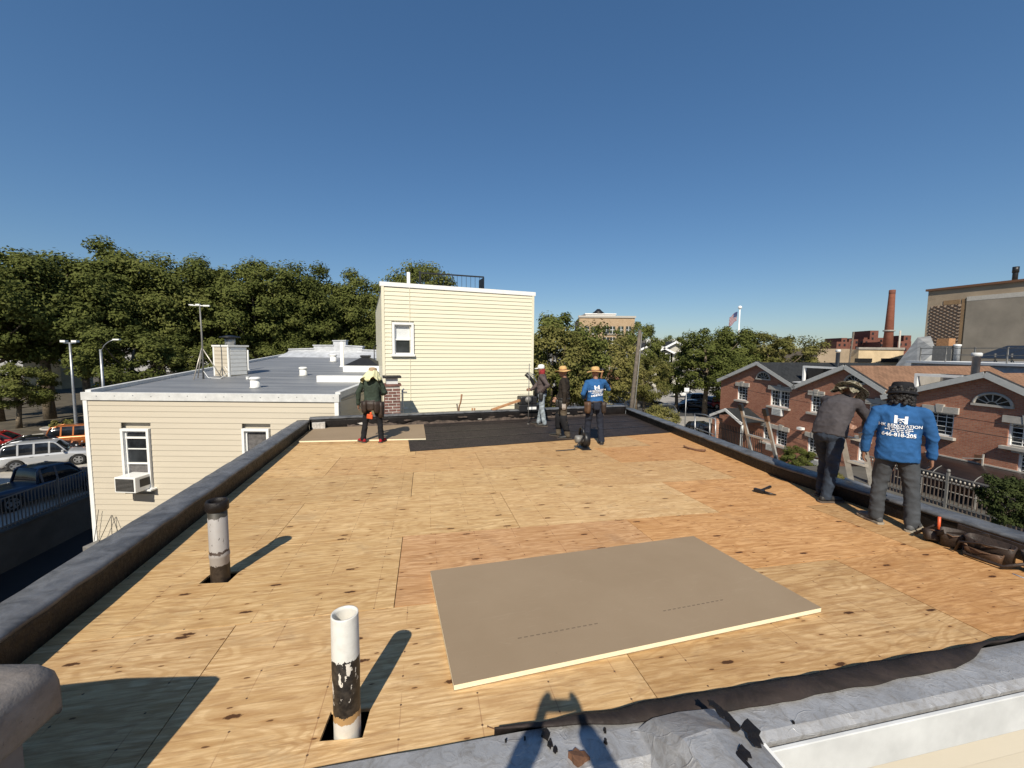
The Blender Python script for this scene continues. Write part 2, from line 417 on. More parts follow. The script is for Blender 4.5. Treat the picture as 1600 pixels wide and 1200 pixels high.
def board_face():
    m = NT('cover_board_facer'); v = m.coord()
    a = m.noise(v, 1.2, 4, 0.6); b = m.noise(v, 140, 3, 0.6)
    col = m.ramp(a, [(0.35, (0.265, 0.195, 0.126)), (0.65, (0.290, 0.216, 0.142))])
    col = m.mix(m.ramp(b, [(0.35, 0.22), (0.65, 0.0)]), col, (0.24, 0.185, 0.125))
    # printed dashed line near one edge
    sx = m.n('SeparateXYZ'); m.l(v, sx.inputs[0])
    ln = m.math('LESS_THAN', m.math('ABSOLUTE', m.math('ADD', sx.outputs[1], 0.37)), 0.0045)
    dash = m.math('GREATER_THAN', m.math('SINE', m.math('MULTIPLY', sx.outputs[0], 150.0)), -0.35)
    inx = m.math('MAXIMUM', m.math('LESS_THAN', m.math('ABSOLUTE', m.math('ADD', sx.outputs[0], 0.60)), 0.29), m.math('LESS_THAN', m.math('ABSOLUTE', m.math('SUBTRACT', sx.outputs[0], 0.48)), 0.27))
    col = m.mix(m.math('MULTIPLY', m.math('MULTIPLY', m.math('MULTIPLY', ln, dash), inx), 0.75), col, (0.10, 0.075, 0.055))
    sc_ = m.noise(m.coord((1.2, 7, 1)), 3.0, 6, 0.75, 1.0); sp_ = m.noise(v, 38, 3, 0.6)
    col = m.mix(m.math('MULTIPLY', m.ramp(sc_, [(0.58, 0.0), (0.72, 1.0)]), 0.16), col, (0.45, 0.37, 0.27))
    col = m.mix(m.math('MULTIPLY', m.ramp(sp_, [(0.72, 0.0), (0.76, 1.0)]), 0.4), col, (0.17, 0.125, 0.085))
    m.base(col); m.set(0.85, spec=0.2); m.bump(b, 0.25, 0.002); return m.m
M['board_face'] = board_face()
M['board_foam'] = plain('cream_foam_edge', (0.78, 0.70, 0.50), 0.9, var=0.06, scale=20, bump=0.3, bscale=80)
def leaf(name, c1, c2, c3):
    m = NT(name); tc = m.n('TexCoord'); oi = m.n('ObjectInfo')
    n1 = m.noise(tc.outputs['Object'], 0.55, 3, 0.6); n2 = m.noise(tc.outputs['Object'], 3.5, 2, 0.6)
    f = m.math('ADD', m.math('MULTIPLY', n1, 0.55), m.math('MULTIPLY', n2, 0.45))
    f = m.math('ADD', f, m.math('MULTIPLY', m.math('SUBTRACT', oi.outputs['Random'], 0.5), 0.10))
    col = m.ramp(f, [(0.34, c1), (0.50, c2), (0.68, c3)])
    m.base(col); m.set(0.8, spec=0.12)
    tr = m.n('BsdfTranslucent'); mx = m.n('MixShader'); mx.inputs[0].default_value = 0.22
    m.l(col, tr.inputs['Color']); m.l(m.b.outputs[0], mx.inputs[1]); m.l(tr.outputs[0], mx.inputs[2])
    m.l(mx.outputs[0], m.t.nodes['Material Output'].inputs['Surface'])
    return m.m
M['leaf'] = leaf('olive_leaves', (0.052, 0.064, 0.015), (0.108, 0.124, 0.032), (0.165, 0.170, 0.050))
M['leaf_light'] = leaf('yellow_green_leaves', (0.080, 0.084, 0.022), (0.16, 0.15, 0.046), (0.27, 0.235, 0.085))
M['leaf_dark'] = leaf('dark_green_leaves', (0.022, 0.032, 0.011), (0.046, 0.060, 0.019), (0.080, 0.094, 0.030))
M['bark'] = plain('mottled_bark', (0.16, 0.125, 0.085), 0.9, var=0.5, scale=5, bump=0.5, bscale=12)
# ------------------------------------------------------------------ the roof being renovated
def clip(poly, inside, cross):
    out = []
    for i in range(len(poly)):
        a, b = poly[i], poly[(i + 1) % len(poly)]
        ia, ib = inside(a), inside(b)
        if ia: out.append(a)
        if ia != ib: out.append(cross(a, b))
    return out
def clip_convexish(poly, region):
    # keep what lies left of every edge of a counter-clockwise region
    for i in range(len(region)):
        p, q = region[i], region[(i + 1) % len(region)]
        s = lambda a: (q[0] - p[0]) * (a[1] - p[1]) - (q[1] - p[1]) * (a[0] - p[0])
        def cr(a, b):
            t = s(a) / (s(a) - s(b)); return (a[0] + (b[0] - a[0]) * t, a[1] + (b[1] - a[1]) * t)
        poly = clip(poly, lambda a: s(a) >= 0, cr)
        if len(poly) < 3: return []
    return poly
def to_uv(p): return (p[0] * EU.x + p[1] * EU.y, p[0] * EV.x + p[1] * EV.y)
NL, NR = (-2.60, 1.215), (4.965, 2.81)
RW = [(4.965, 2.81), (4.69, 4.17), (4.24, 6.4), (4.17, 8.9), (3.95, 14.21)]
FL = (-5.185, 10.46)
DECK = [NL, NR, RW[1], RW[2], RW[3], RW[4], FL]
house = thing('row_house', 'flat roofed house under repair, bare plywood deck between black tarred parapets', 'house', (0, 0, 0))

def grow(poly, d):
    c = Vector((sum(p[0] for p in poly) / len(poly), sum(p[1] for p in poly) / len(poly)))
    return [tuple(Vector(p) + (Vector(p) - c).normalized() * d) for p in poly]
# body of the house below the deck and the dark under-layer seen through gaps and pipe holes
MB().prism(grow(DECK, 0.22), GZ, lambda p: dz(*p) - 0.16).build('wall', M['beige_siding'], house)
MB().prism(grow(DECK, 0.02), lambda p: dz(*p) - 0.155, lambda p: dz(*p) - 0.13).build('underlayment', M['tar'], house)

HOLES = []      # pipe openings: centre and size in world x, y
PB2 = deck(543, 1137); PB1 = deck(345, 904)
HOLES.append((PB2.x - 0.015, PB2.y + 0.02, 0.20, 0.17)); HOLES.append((PB1.x - 0.02, PB1.y + 0.02, 0.22, 0.18))
tints = {'y': (1.08, 1.04, 0.92), 'p': (1.03, 0.87, 0.78), 'o': (0.98, 0.78, 0.60), 'n': (1.0, 0.92, 0.80), 'l': (1.10, 1.06, 0.97), 'd': (0.88, 0.76, 0.62)}
rows = [  # (v0, first seam, tints from the left)
    (1.76, -3.78, 'llnoo'), (3.01, -5.24, 'yypodo'), (4.26, -4.0, 'yyloo'), (5.51, -5.2, 'nyynoo'),
    (6.76, -4.05, 'ynnoo'), (8.01, -5.2, 'yynnoo'), (9.26, -4.0, 'nnnoo'), (10.51, -5.2, 'nnnn'), (11.76, -4.0, 'nnn'), (13.01, -4.0, 'nnn')]
LM = (-4.05, 6.4)
HALVES = [[to_uv(p) for p in (NL, NR, RW[1], RW[2], LM)], [to_uv(p) for p in (LM, RW[2], (4.21, 8.9), RW[4], FL)]]
sheet_no = 0
for (v0, u0, tt) in rows:
    v1 = v0 + 1.25
    if v0 < 2: v0 = 1.62
    for k in range(6):
        a, b = u0 + k * 2.5, u0 + (k + 1) * 2.5
        g = 0.0032
        rect = [(a + g, v0 + g), (b - g, v0 + g), (b - g, v1 - g), (a + g, v1 - g)]
        polys = [q for q in (clip_convexish(rect, hv) for hv in HALVES) if len(q) > 2]
        if not polys: continue
        cu, cv = (a + b) / 2, (v0 + v1) / 2
        ce = EU * cu + EV * cv; ce.z = dz(ce.x, ce.y)
        rise = random.uniform(-0.0015, 0.0015)
        tl = (random.uniform(-1, 1) * 0.0008, random.uniform(-1, 1) * 0.0012)
        mb = MB()
        for poly in polys:
            n = len(poly); loc = []
            for (u, v) in poly:
                w = EU * u + EV * v
                loc.append((u - cu, v - cv, dz(w.x, w.y) - ce.z + rise + tl[0] * (u - cu) + tl[1] * (v - cv)))
            mb.add([p for p in loc] + [(p[0], p[1], p[2] - 0.018) for p in loc],
                   [tuple(range(n)), tuple(range(2 * n - 1, n - 1, -1))] + [(i, n + i, n + (i + 1) % n, (i + 1) % n) for i in range(n)])
        o = mb.build('plywood_sheet', M['plywood'], house, ce, (0, 0, YAW))
        tc = tints[tt[min(k, len(tt) - 1)]]
        j = random.uniform(0.88, 1.06)
        o.color = (tc[0] * j, tc[1] * j, tc[2] * j, 1)
        for (hx, hy, sx, sy) in HOLES:
            hu, hv = to_uv((hx, hy))
            if a < hu < b and v0 < hv < v1:
                cut = box('cut', (hx, hy, dz(hx, hy)), (sx, sy, 0.3), None, rz=YAW - 0.1)
                md = o.modifiers.new('hole', 'BOOLEAN'); md.object = cut; md.operation = 'DIFFERENCE'; md.solver = 'EXACT'
                dg = bpy.context.evaluated_depsgraph_get()
                me = bpy.data.meshes.new_from_object(o.evaluated_get(dg))
                o.modifiers.clear(); o.data = me; bpy.data.objects.remove(cut)

def jitter(p, a, sc=3.0, seed=0.0):
    q = Vector(p) * sc + Vector((seed, seed * 1.7, seed * 0.3))
    return Vector((noise.noise(q), noise.noise(q + Vector((31, 0, 0))), noise.noise(q + Vector((0, 47, 0))))) * a
def resample(pts, step):
    out = []
    for a, b in zip(pts[:-1], pts[1:]):
        a, b = Vector(a), Vector(b); n = max(1, int((b - a).length / step))
        for i in range(n): out.append(a.lerp(b, i / n))
    out.append(Vector(pts[-1])); return out
def parapet(label, inner, side, h, w, name='parapet', body='tar', cap='cap_tar', rough=0.008, h_out=0.0):
    """a low wall swept along the deck edge; side = +1 puts it to the right of the walking direction"""
    pts = resample(inner, 0.12); rb, rc = [], []
    for i, p in enumerate(pts):
        d = (pts[min(i + 1, len(pts) - 1)] - pts[max(i - 1, 0)]).normalized()
        nr = Vector((d.y, -d.x)) * side
        z = dz(p.x, p.y); hh = h(i / (len(pts) - 1)) if callable(h) else h
        def P(off, zz, j=rough):
            q = Vector((p.x + nr.x * off, p.y + nr.y * off, z + zz)); return q + jitter(q, j, 4.5, h_out)
        rb.append([P(0.0, -0.15), P(0.004, hh * 0.35, rough * 2), P(0.0, hh * 0.7, rough * 1.6), P(0.005, hh - 0.02), P(w, hh - 0.02), P(w, -0.3)])
        rc.append([P(-0.016, hh - 0.035, rough * 1.3), P(-0.02, hh - 0.004), P(0.02, hh + 0.006), P(w * 0.5, hh + 0.012), P(w - 0.0, hh + 0.004), P(w + 0.012, hh - 0.015), P(w + 0.012, hh - 0.05), P(w - 0.01, hh - 0.05), P(w * 0.5, hh - 0.028), P(0.02, hh - 0.03)])
    if side < 0: rb = rb[::-1]; rc = rc[::-1]
    b = MB().loft(rb).build(name, M[body], house)
    if label: b['label'] = label
    c = MB().loft(rc).build('parapet_cap', M[cap], b)
    return b
parapet('long black parapet on the left edge of the roof', [NL, FL], -1, 0.25, 0.28)
parapet('far parapet with torn black flashing', [FL, RW[4]], -1, 0.29, 0.28)
parapet('black parapet along the right edge of the roof', RW[::-1], -1, lambda t: 0.20, 0.24, h_out=5.0)
# torn remnants of the old flashing at the foot of the far parapet
def scrap(name, c, r, mat, parent, h=0.012, seed=0, n=11, stretch=(1, 0.5), rz=0.0):
    rnd = random.Random(seed); top, bot = [], []
    for i in range(n):
        t = i * 2 * PI / n; k = r * rnd.uniform(0.55, 1.15)
        x, y = k * math.cos(t) * stretch[0], k * math.sin(t) * stretch[1]
        top.append((x, y, h * rnd.uniform(0.6, 1.6))); bot.append((x * 1.04, y * 1.04, 0.0))
    return MB().loft([bot, top], smooth=False).build(name, mat, parent, c, (0, 0, rz))
M['old_flashing'] = plain('torn_flashing', (0.075, 0.055, 0.043), 0.9, var=0.7, scale=9, bump=0.5)
M['pale_flashing'] = plain('exposed_pale_mortar', (0.48, 0.45, 0.41), 0.9, var=0.3, scale=20)
fd = (Vector(RW[4]) - Vector(FL)).normalized(); fn = Vector((fd.y, -fd.x))
rb = []
for i in range(150):
    t = 0.9 + i * 0.054; q = Vector((t * 3.1, 0.5, 2.0)); hgt_ = 0.075 + 0.06 * noise.noise(q) + 0.035 * noise.noise(q * 4.3); th = 0.012 + 0.010 * noise.noise(q * 2.2)
    base = Vector(FL) + fd * t; zz = dz(base.x, base.y)
    rb.append([Vector((base.x + fn.x * a, base.y + fn.y * a, zz + b)) for a, b in ((0.07 + 3 * th, 0.012), (0.03 + th, hgt_ * 0.4), (0.012 + th, max(0.02, hgt_)), (-0.01, max(0.015, hgt_ - 0.01)))])
MB().loft(rb, closed=False, cap=False, smooth=False).build('torn_flashing', M['old_flashing'], house)
for i in range(14):
    t = 1.35 + i * 0.52 + random.uniform(-0.1, 0.1)
    p = Vector(FL) + fd * t + fn * random.uniform(0.02, 0.05)
    o = scrap('torn_flashing', (p.x, p.y, dz(p.x, p.y) + random.uniform(0.05, 0.16)), random.uniform(0.05, 0.15), M['old_flashing'] if i % 6 else M['pale_flashing'], house, 0.008, i, stretch=(1, 0.22))
    o.rotation_euler = (R(80), 0, math.atan2(fd.y, fd.x))
p = Vector(FL) + fd * 0.22 + fn * 0.10
MB().box((0, 0, 0.09), (0.30, 0.12, 0.2)).build('exposed_block', M['pale_flashing'], house, (p.x, p.y, dz(p.x, p.y)), (0, 0, 0.4))
# black roofing paper over the far end of the deck
tp = [(-2.0, 8.03), (3.57, 10.30), (4.16, 10.54), (3.95, 14.19), (-2.95, 11.38)]
edge = resample([tp[0], tp[1], tp[2]], 0.25)
poly = [tuple(p + Vector((random.uniform(-1, 1), random.uniform(-1, 1))) * 0.012) for p in edge] + tp[3:]
o = MB().prism(poly, lambda p: dz(*p) + 0.003, lambda p: dz(*p) + 0.011).build('roofing_paper', M['tar_paper'], house)
for k in range(1, 4):     # lapped seams between the rolls
    a = Vector(tp[0]).lerp(Vector(tp[4]), k / 3.6); b = Vector(tp[2]).lerp(Vector(tp[3]), k / 3.6)
    MB().bar((a.x, a.y, dz(*a) + 0.014), (b.x, b.y, dz(*b) + 0.014), 0.05, 0.008).build('paper_lap', M['tar'], house)

# near curb: silver coated, with a strip of black paper on its inner edge
def strip_uv(us, prof, mat, name, parent, jit=0.006, seed=1.0, smooth=True):
    rings = []
    for u in us:
        rings.append([uvp(u, v, h) + jitter((u, v, h), jit, 5.0, seed) for v, h in prof(u)])
    return MB().loft(rings, smooth=smooth).build(name, M[mat], parent)
us = [-2.45 + i * 0.07 for i in range(125)]
us = [u for u in us if u < 5.55]
curb = strip_uv(us, lambda u: [(1.755, -0.14), (1.752, 0.075), (1.73, 0.103), (1.64, 0.113), (1.50, 0.115), (1.462, 0.095), (1.462, -0.25), (1.5, -0.3)], 'silver', 'parapet', house, 0.0035, smooth=False)
curb['label'] = 'low silver coated parapet on the near edge of the roof'
ub = [0.30 + i * 0.05 for i in range(100)]
def paper_prof(u):
    k = min(1, (u - 0.3) / 0.9); e = 0.02 * noise.noise(Vector((u * 5, 0, 3))); e2 = 0.010 * noise.noise(Vector((u * 3.1, 7, 0)))
    w = 0.012 + 0.135 * k
    if u > 2.9: w *= max(0.16, 1 - (u - 2.9) / 0.6)
    a = 1.762 + e
    return [(a, 0.02 + 0.03 * k), (a - 0.005, 0.115), (a - 0.4 * w, 0.128 + e2 * 0.3), (a - w + e2, 0.129), (a - w + e2, 0.121), (a - 0.5 * w, 0.112)]
strip_uv(ub, paper_prof, 'tar_paper', 'roofing_paper', house, 0.006, 4.0)
# outer face: white metal fascia over cream siding
def wedge(name, length, exposure, depth, mat):
    """one clapboard, unit profile, running along +x, its face looking at -y"""
    mb = MB(); pr = [(-depth, 0.0), (-depth, 0.007), (-0.003, exposure), (0.02, exposure), (0.02, 0.0)]
    mb.loft([[(0, a, b) for a, b in pr], [(length, a, b) for a, b in pr]], smooth=False)
    return mb.mesh(name, mat)
f = MB().box((2.1, -0.012, -0.115), (4.2, 0.02, 0.20)).build('fascia', M['dirty_white'], house, uvp(1.38, 1.45, 0.10) , (0, 0, YAW), 0.004)
me = wedge('siding_board', 4.2, 0.135, 0.022, M['beige_siding'])
for k in range(16):
    q = uvp(1.38, 1.452); q.z = uvp(1.38, 1.45).z - 0.115 - 0.135 * (k + 1)
    link('siding_board', me, house, q, (0, 0, YAW))

# ------------------------------------------------------------------ the neighbouring roof where the photographer stands
nb = thing('adjoining_house', 'silver coated neighbouring roof in the near foreground with a ridge shaped party wall', 'house')
pl = [(-3.6, 1.46), (-3.6, -8), (0.98, -8), (0.98, 1.46)]
def uvpoly(pl): return [tuple((EU * a + EV * b).xy) for a, b in pl]
MB().prism(uvpoly(pl), lambda p: dz(*p) - 0.1, lambda p: dz(*p) + 0.085).build('roof', M['silver'], nb)
MB().prism(uvpoly([(-3.6, 1.44), (-3.6, -8), (1.36, -8), (1.36, 1.44)]), GZ, lambda p: dz(*p) - 0.1).build('wall', M['beige_siding'], nb)
rings = []
for i in range(40):
    v = 1.62 - i * 0.12 - (0.0 if i else 0.0); k = 1.0 if i else 0.55
    hh = 0.27 * (0.9 if i == 0 else 1.0)
    prof = [(0.90, 0.06), (0.955, 0.12), (1.0, hh * 0.86), (1.03, hh), (1.16, hh + 0.02), (1.33, hh - 0.02), (1.385, hh - 0.06), (1.385, -0.2), (1.0, -0.2)]
    if i == 0: prof = [(a, 0.118 + (b - 0.118) * 0.35 if b > 0.12 else b) for a, b in prof]
    rings.append([uvp(a, v - (0.10 if i == 1 else 0), b) + jitter((a, v, b), 0.006, 6.0, 9) for a, b in prof])
ridge = MB().loft(rings, smooth=False).build('party_wall', M['silver'], nb)
MB().box((0, 0, 0), (0.035, 0.10, 0.9)).build('corner_trim', M['white'], nb, uvp(1.41, 1.34, -0.27), (0, 0, YAW))
# cracked tar along the ridge
rnd = random.Random(3)
for i in range(17):
    t = i / 16; v = 1.52 - t * 0.62; u = 1.26 + 0.05 * math.sin(t * 7) - t * 0.16 + (0.06 if 3 < i < 6 else 0)
    scrap('tar_patch', uvp(u, v, 0.278), rnd.uniform(0.018, 0.036) * (1.5 if 3 < i < 7 else 1), M['tar'], nb, 0.004, 50 + i, stretch=(0.8, 1.3))
for (px, py, r) in ((945, 1143, 0.012), (868, 1172, 0.016), (860, 1163, 0.02), (852, 1148, 0.03), (790, 1158, 0.008), (820, 1155, 0.008), (946, 1160, 0.012), (1240, 1130, 0.008)):
    scrap('tar_patch', deck(px, py, 0.117), r, M['tar'], nb, 0.008, int(px), stretch=(0.7, 1.2))
tag(scrap('tar_chunk', deck(903, 1192, 0.10), 0.05, M['rust'], None, 0.03, 77, stretch=(1, 0.8)), 'rust brown lump of broken tar on the silver roof edge, nearest the viewer', 'debris')
# the tall end of a coated wall on the left, next to the photographer
bw = thing('wall_end', 'silver coated masonry wall end with rounded overhanging top, lower left corner', 'wall', (-1.79, 1.44, -0.08), YAW * 0.35)
M['render_grey'] = plain('brown_grey_render', (0.19, 0.163, 0.142), 0.85, var=0.28, scale=4, bump=0.3, bscale=20)  # mottled brown-grey tone for the wall body
box('wall', (-0.52, -1.3, -3.2), (1.0, 2.56, 3.9), M['render_grey'], bw)
prof = [(0.0, -0.15), (0.050, -0.135), (0.062, -0.11), (0.064, 0.02), (0.050, 0.065), (0.010, 0.085), (-0.1, 0.09), (-0.5, 0.10), (-1.04, 0.05), (-1.04, -0.1)]
rings = []
for y, s, dzz in ((0.045, 0.0, -0.06), (0.042, 0.6, -0.015), (0.025, 0.9, 0.0), (-0.03, 1.0, 0.0), (-1.0, 1.0, 0.0), (-2.6, 1.0, 0.0)):
    rings.append([(x, y, -1.20 + (z * (0.6 + 0.4 * s) + dzz)) for x, z in prof])
def shade_browned():  # mottled silver coating, browned and darkened to stand in for the coping's shaded face
    m = NT('shade_browned_silver_coating'); v = m.coord(); a = m.noise(v, 2.2, 6, 0.7, 0.6); b = m.noise(v, 16, 5, 0.7); c = m.noise(v, 70, 3, 0.7)
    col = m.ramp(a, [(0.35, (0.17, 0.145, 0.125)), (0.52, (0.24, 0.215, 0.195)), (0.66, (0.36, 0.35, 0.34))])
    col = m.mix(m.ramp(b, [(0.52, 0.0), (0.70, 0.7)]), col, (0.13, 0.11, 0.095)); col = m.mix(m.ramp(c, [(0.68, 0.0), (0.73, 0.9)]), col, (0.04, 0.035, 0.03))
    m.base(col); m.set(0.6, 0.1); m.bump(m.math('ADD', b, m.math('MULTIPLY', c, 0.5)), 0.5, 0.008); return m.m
M['shade_browned_silver'] = shade_browned()
MB().loft(rings).build('coping', M['shade_browned_silver'], bw)

# ------------------------------------------------------------------ vent pipes standing in the deck
def pipe_mat(name, bands, streak=None):
    """colour bands by height in metres, edges broken by noise"""
    m = NT(name); v = m.coord(); sx = m.n('SeparateXYZ'); m.l(v, sx.inputs[0])
    nz = m.noise(v, 22, 5, 0.7); mp = m.n('Mapping'); mp.inputs['Scale'].default_value = (1, 1, 0.35); m.l(v, mp.inputs['Vector'])
    fl = m.noise(mp.outputs[0], 30, 4, 0.65)
    z = m.math('ADD', sx.outputs[2], m.math('MULTIPLY', m.math('SUBTRACT', nz, 0.5), 0.07))
    z = m.math('DIVIDE', z, 0.8)
    st = []
    for zz, c in bands: st.append((max(0, zz / 0.8), c))
    r_ = m.n('ValToRGB'); r_.color_ramp.interpolation = 'CONSTANT'; e = r_.color_ramp.elements
    while len(e) < len(st): e.new(0.5)
    for i, (p, c) in enumerate(st): e[i].position = p; e[i].color = (*c, 1)
    m.l(z, r_.inputs[0]); col = r_.outputs[0]
    if streak:
        z0, z1, thr, c = streak
        inz = m.math('MULTIPLY', m.math('GREATER_THAN', sx.outputs[2], z0), m.math('LESS_THAN', sx.outputs[2], z1))
        col = m.mix(m.math('MULTIPLY', inz, m.math('GREATER_THAN', fl, thr)), col, c)
    col = m.mix(m.ramp(nz, [(0.45, 0.0), (0.75, 0.22)]), col, (0.25, 0.20, 0.15))
    m.base(col); m.set(0.5); m.bump(fl, 0.25, 0.004); return m.m
t = thing('vent_pipe', 'white plastic vent pipe with flaking black tar, standing nearest in a square hole', 'pipe', PB2 - Vector((0, 0, 0.12)))
m2 = pipe_mat('pvc_flaked_tar', [(0, (0.60, 0.58, 0.53)), (0.19, (0.40, 0.24, 0.10)), (0.225, (0.010, 0.008, 0.007)), (0.505, (0.64, 0.62, 0.57))], (0.28, 0.50, 0.56, (0.66, 0.60, 0.52)))
ra = 0.063
MB().lathe([(ra, 0.0), (ra, 0.35), (ra + 0.002, 0.45), (ra, 0.712), (ra - 0.001, 0.718), (ra - 0.008, 0.718), (ra - 0.009, 0.70), (ra - 0.009, 0.2)], n=40, cap=False).build('pipe', m2, t)
t = thing('vent_pipe', 'grey iron vent pipe with dark rim and rust bands, beside the left parapet', 'pipe', PB1 - Vector((0, 0, 0.10)))
m1 = pipe_mat('coated_iron_pipe', [(0, (0.018, 0.013, 0.011)), (0.235, (0.30, 0.28, 0.265)), (0.33, (0.05, 0.032, 0.025)), (0.355, (0.33, 0.31, 0.295)), (0.63, (0.040, 0.036, 0.028))], (0.40, 0.66, 0.635, (0.05, 0.04, 0.035)))
ra = 0.069
MB().lathe([(ra, 0.0), (ra, 0.29), (ra + 0.004, 0.30), (ra + 0.004, 0.322), (ra, 0.33), (ra, 0.69), (ra - 0.01, 0.70), (ra - 0.01, 0.4)], n=36, cap=False).build('pipe', m1, t)
MB().lathe([(ra, 0.68), (ra + 0.012, 0.69), (ra + 0.014, 0.755), (ra + 0.004, 0.768), (ra - 0.006, 0.765), (ra - 0.011, 0.74), (ra - 0.011, 0.67)], n=36, cap=False).build('hub', M['tar'], t)

# ------------------------------------------------------------------ cover boards
def cover_board(label, corners, h=0.038):
    ps = [deck(px, py, h) for px, py in corners]           # far-left, far-right, near-right, near-left of the top face
    c = sum(ps, Vector()) / 4
    ax = ((ps[2] - ps[3]) + (ps[1] - ps[0])); rz = math.atan2(ax.y, ax.x)
    inv = Matrix.Rotation(-rz, 3, 'Z')
    lp = [inv @ (p - c) for p in ps]
    t = thing('cover_board', label, 'board', c, rz, 'insulation boards laid on the roof')
    def slab(poly, z0, z1, s):
        n = 4; return MB().add([(p.x * s, p.y * s, p.z + z0) for p in poly] + [(p.x * s, p.y * s, p.z + z1) for p in poly], [(0, 1, 2, 3), (7, 6, 5, 4), (0, 4, 5, 1), (1, 5, 6, 2), (2, 6, 7, 3), (3, 7, 4, 0)])
    slab(lp, -0.033, -0.002, 0.9985).build('foam_core', M['board_foam'], t, bevel=0.002)
    slab(lp, -0.002, 0.0, 1.0).build('facer', M['board_face'], t)
    slab(lp, -0.0355, -0.033, 0.999).build('facer', M['board_face'], t)
    return t
cover_board('large tan insulation board with cream edge lying alone on the plywood in front', [(672.3, 892), (1083.5, 837.3), (1284, 949.5), (709, 1070.5)])
cover_board('tan insulation board at the far left corner, behind the red shoes', [(491.7, 668.5), (662, 662.7), (665.6, 685), (466, 689)])
# ------------------------------------------------------------------ ground, streets
def struct(name, mb, mat): return tag(mb.build(name, M[mat]), kind='structure')
def sheet(mb, poly, z): return mb.add([(x, y, z) for x, y in poly], [tuple(range(len(poly)))])
struct('ground', sheet(MB(), [(-1500, -1500), (1500, -1500), (1500, 1500), (-1500, 1500)], GZ - 1.6), 'soil')
WX = lambda y: -19.05 - 0.175 * y           # line of the retaining wall
# block of higher ground with the sunken yard left out (yard lies between x -23 and -5, y 3 to 60)
g = MB()
S0 = Vector((-46.0, 3.0)); SD = Vector((0.447, 0.894)); SN = Vector((-0.894, 0.447))     # left street: point, direction, away from us
def sp(t, n): q = S0 + SD * t + SN * n; return (q.x, q.y)
g.prism([(-400, -300), (-5.5, -300), (-5.5, -2), (WX(-2), -2), (WX(46), 46), (-5.5, 62), (-5.5, 400), (-400, 400)], GZ - 1.6, GZ)
struct('terrain', g, 'pale_concrete')
g = MB().prism([(-5.5, -300), (400, -300), (400, 400), (-5.5, 400), (-5.5, 62)], GZ - 1.6, GZ)
struct('terrain', g, 'concrete')
struct('yard', sheet(MB(), [(WX(-2), -2), (-5.4, -2), (-5.4, 62), (WX(46), 46)], GZ - 1.592), 'shade_dark_asphalt')
struct('road', sheet(MB(), [sp(-60, -1.2), sp(160, -1.2), sp(160, 8.6), sp(-60, 8.6)], GZ + 0.004), 'asphalt')
struct('park_soil', sheet(MB(), [sp(-120, 13.2), sp(220, 13.2), sp(220, 120), sp(-120, 120)], GZ + 0.012), 'soil')
struct('pavement', MB().prism([sp(-60, 8.6), sp(160, 8.6), sp(160, 13.2), sp(-60, 13.2)], GZ, GZ + 0.13), 'pale_concrete')
struct('road', sheet(MB(), [(6.6, -80), (13.4, -80), (13.4, 52), (6.6, 52)], GZ + 0.004), 'asphalt')
struct('road', sheet(MB(), [(-30, 52), (120, 52), (120, 63), (-30, 63)], GZ + 0.008), 'asphalt')
struct('pavement', MB().prism([(13.4, -80), (16.6, -80), (16.6, 50), (13.4, 50)], GZ, GZ + 0.13), 'pale_concrete')
struct('terrain', MB().prism([(16.75, -60), (90, -60), (90, 23.5), (16.75, 23.5)], GZ, -6.55), 'dark_concrete')
# retaining wall of the sunken yard, with its railing
wl = thing('retaining_wall', 'dark concrete retaining wall along the sunken yard, left of the beige house', 'wall', (WX(-2), -2, GZ), math.atan(0.175))
MB().box((-0.02, 24, -0.75), (0.34, 48, 1.75)).build('wall', M['dark_concrete'], wl)
MB().box((0.0, 24, 0.15), (0.42, 48, 0.10)).build('coping', M['dark_concrete'], wl)
def railing(name, label, cat, a, b, z, h, n, mats, gap_rails=(0.12, 1.0), r=0.016, post_every=14, ball=False):
    a, b = Vector(a), Vector(b); d = b - a; L = d.length
    t = thing(name, label, cat, (a.x, a.y, z), math.atan2(d.y, d.x))
    for g_ in gap_rails: MB().bar((0, 0, h * g_ - 0.03), (L, 0, h * g_ - 0.03), 0.04, 0.05).build('rail', M[mats[0]], t)
    pk = MB().box((0, 0, h * 0.5), (r * 2, r * 2, h * 0.96)).mesh('picket', M[mats[0]])
    ps = MB().box((0, 0, h * 0.53), (0.07, 0.07, h * 1.06)); 
    if ball: ps.ell((0, 0, h * 1.06 + 0.05), (0.06, 0.06, 0.06), 10, 6)
    ps = ps.mesh('post', M[mats[1]])
    for i in range(n + 1):
        x = L * i / n
        link('post' if i % post_every == 0 else 'picket', ps if i % post_every == 0 else pk, t, (x, 0, 0))
    return t
railing('railing', 'grey steel railing on top of the dark retaining wall, lower left', 'railing', (WX(12) + 0.05, 12), (WX(36) + 0.05, 36), GZ + 0.2, 1.40, 144, ('rail_grey', 'rail_grey'), post_every=24)
railing('iron_fence', 'black iron picket fence in front of the white car', 'fence', (-36.5, 24.6), (-28.2, 31.2), GZ, 1.28, 54, ('black_metal', 'black_metal'), post_every=9)
struct('pavement', MB().prism([(-40, 22.5), (-29.5, 30.5), (-30.8, 32.4), (-41.5, 24.3)], GZ, GZ + 0.012), 'pale_concrete')

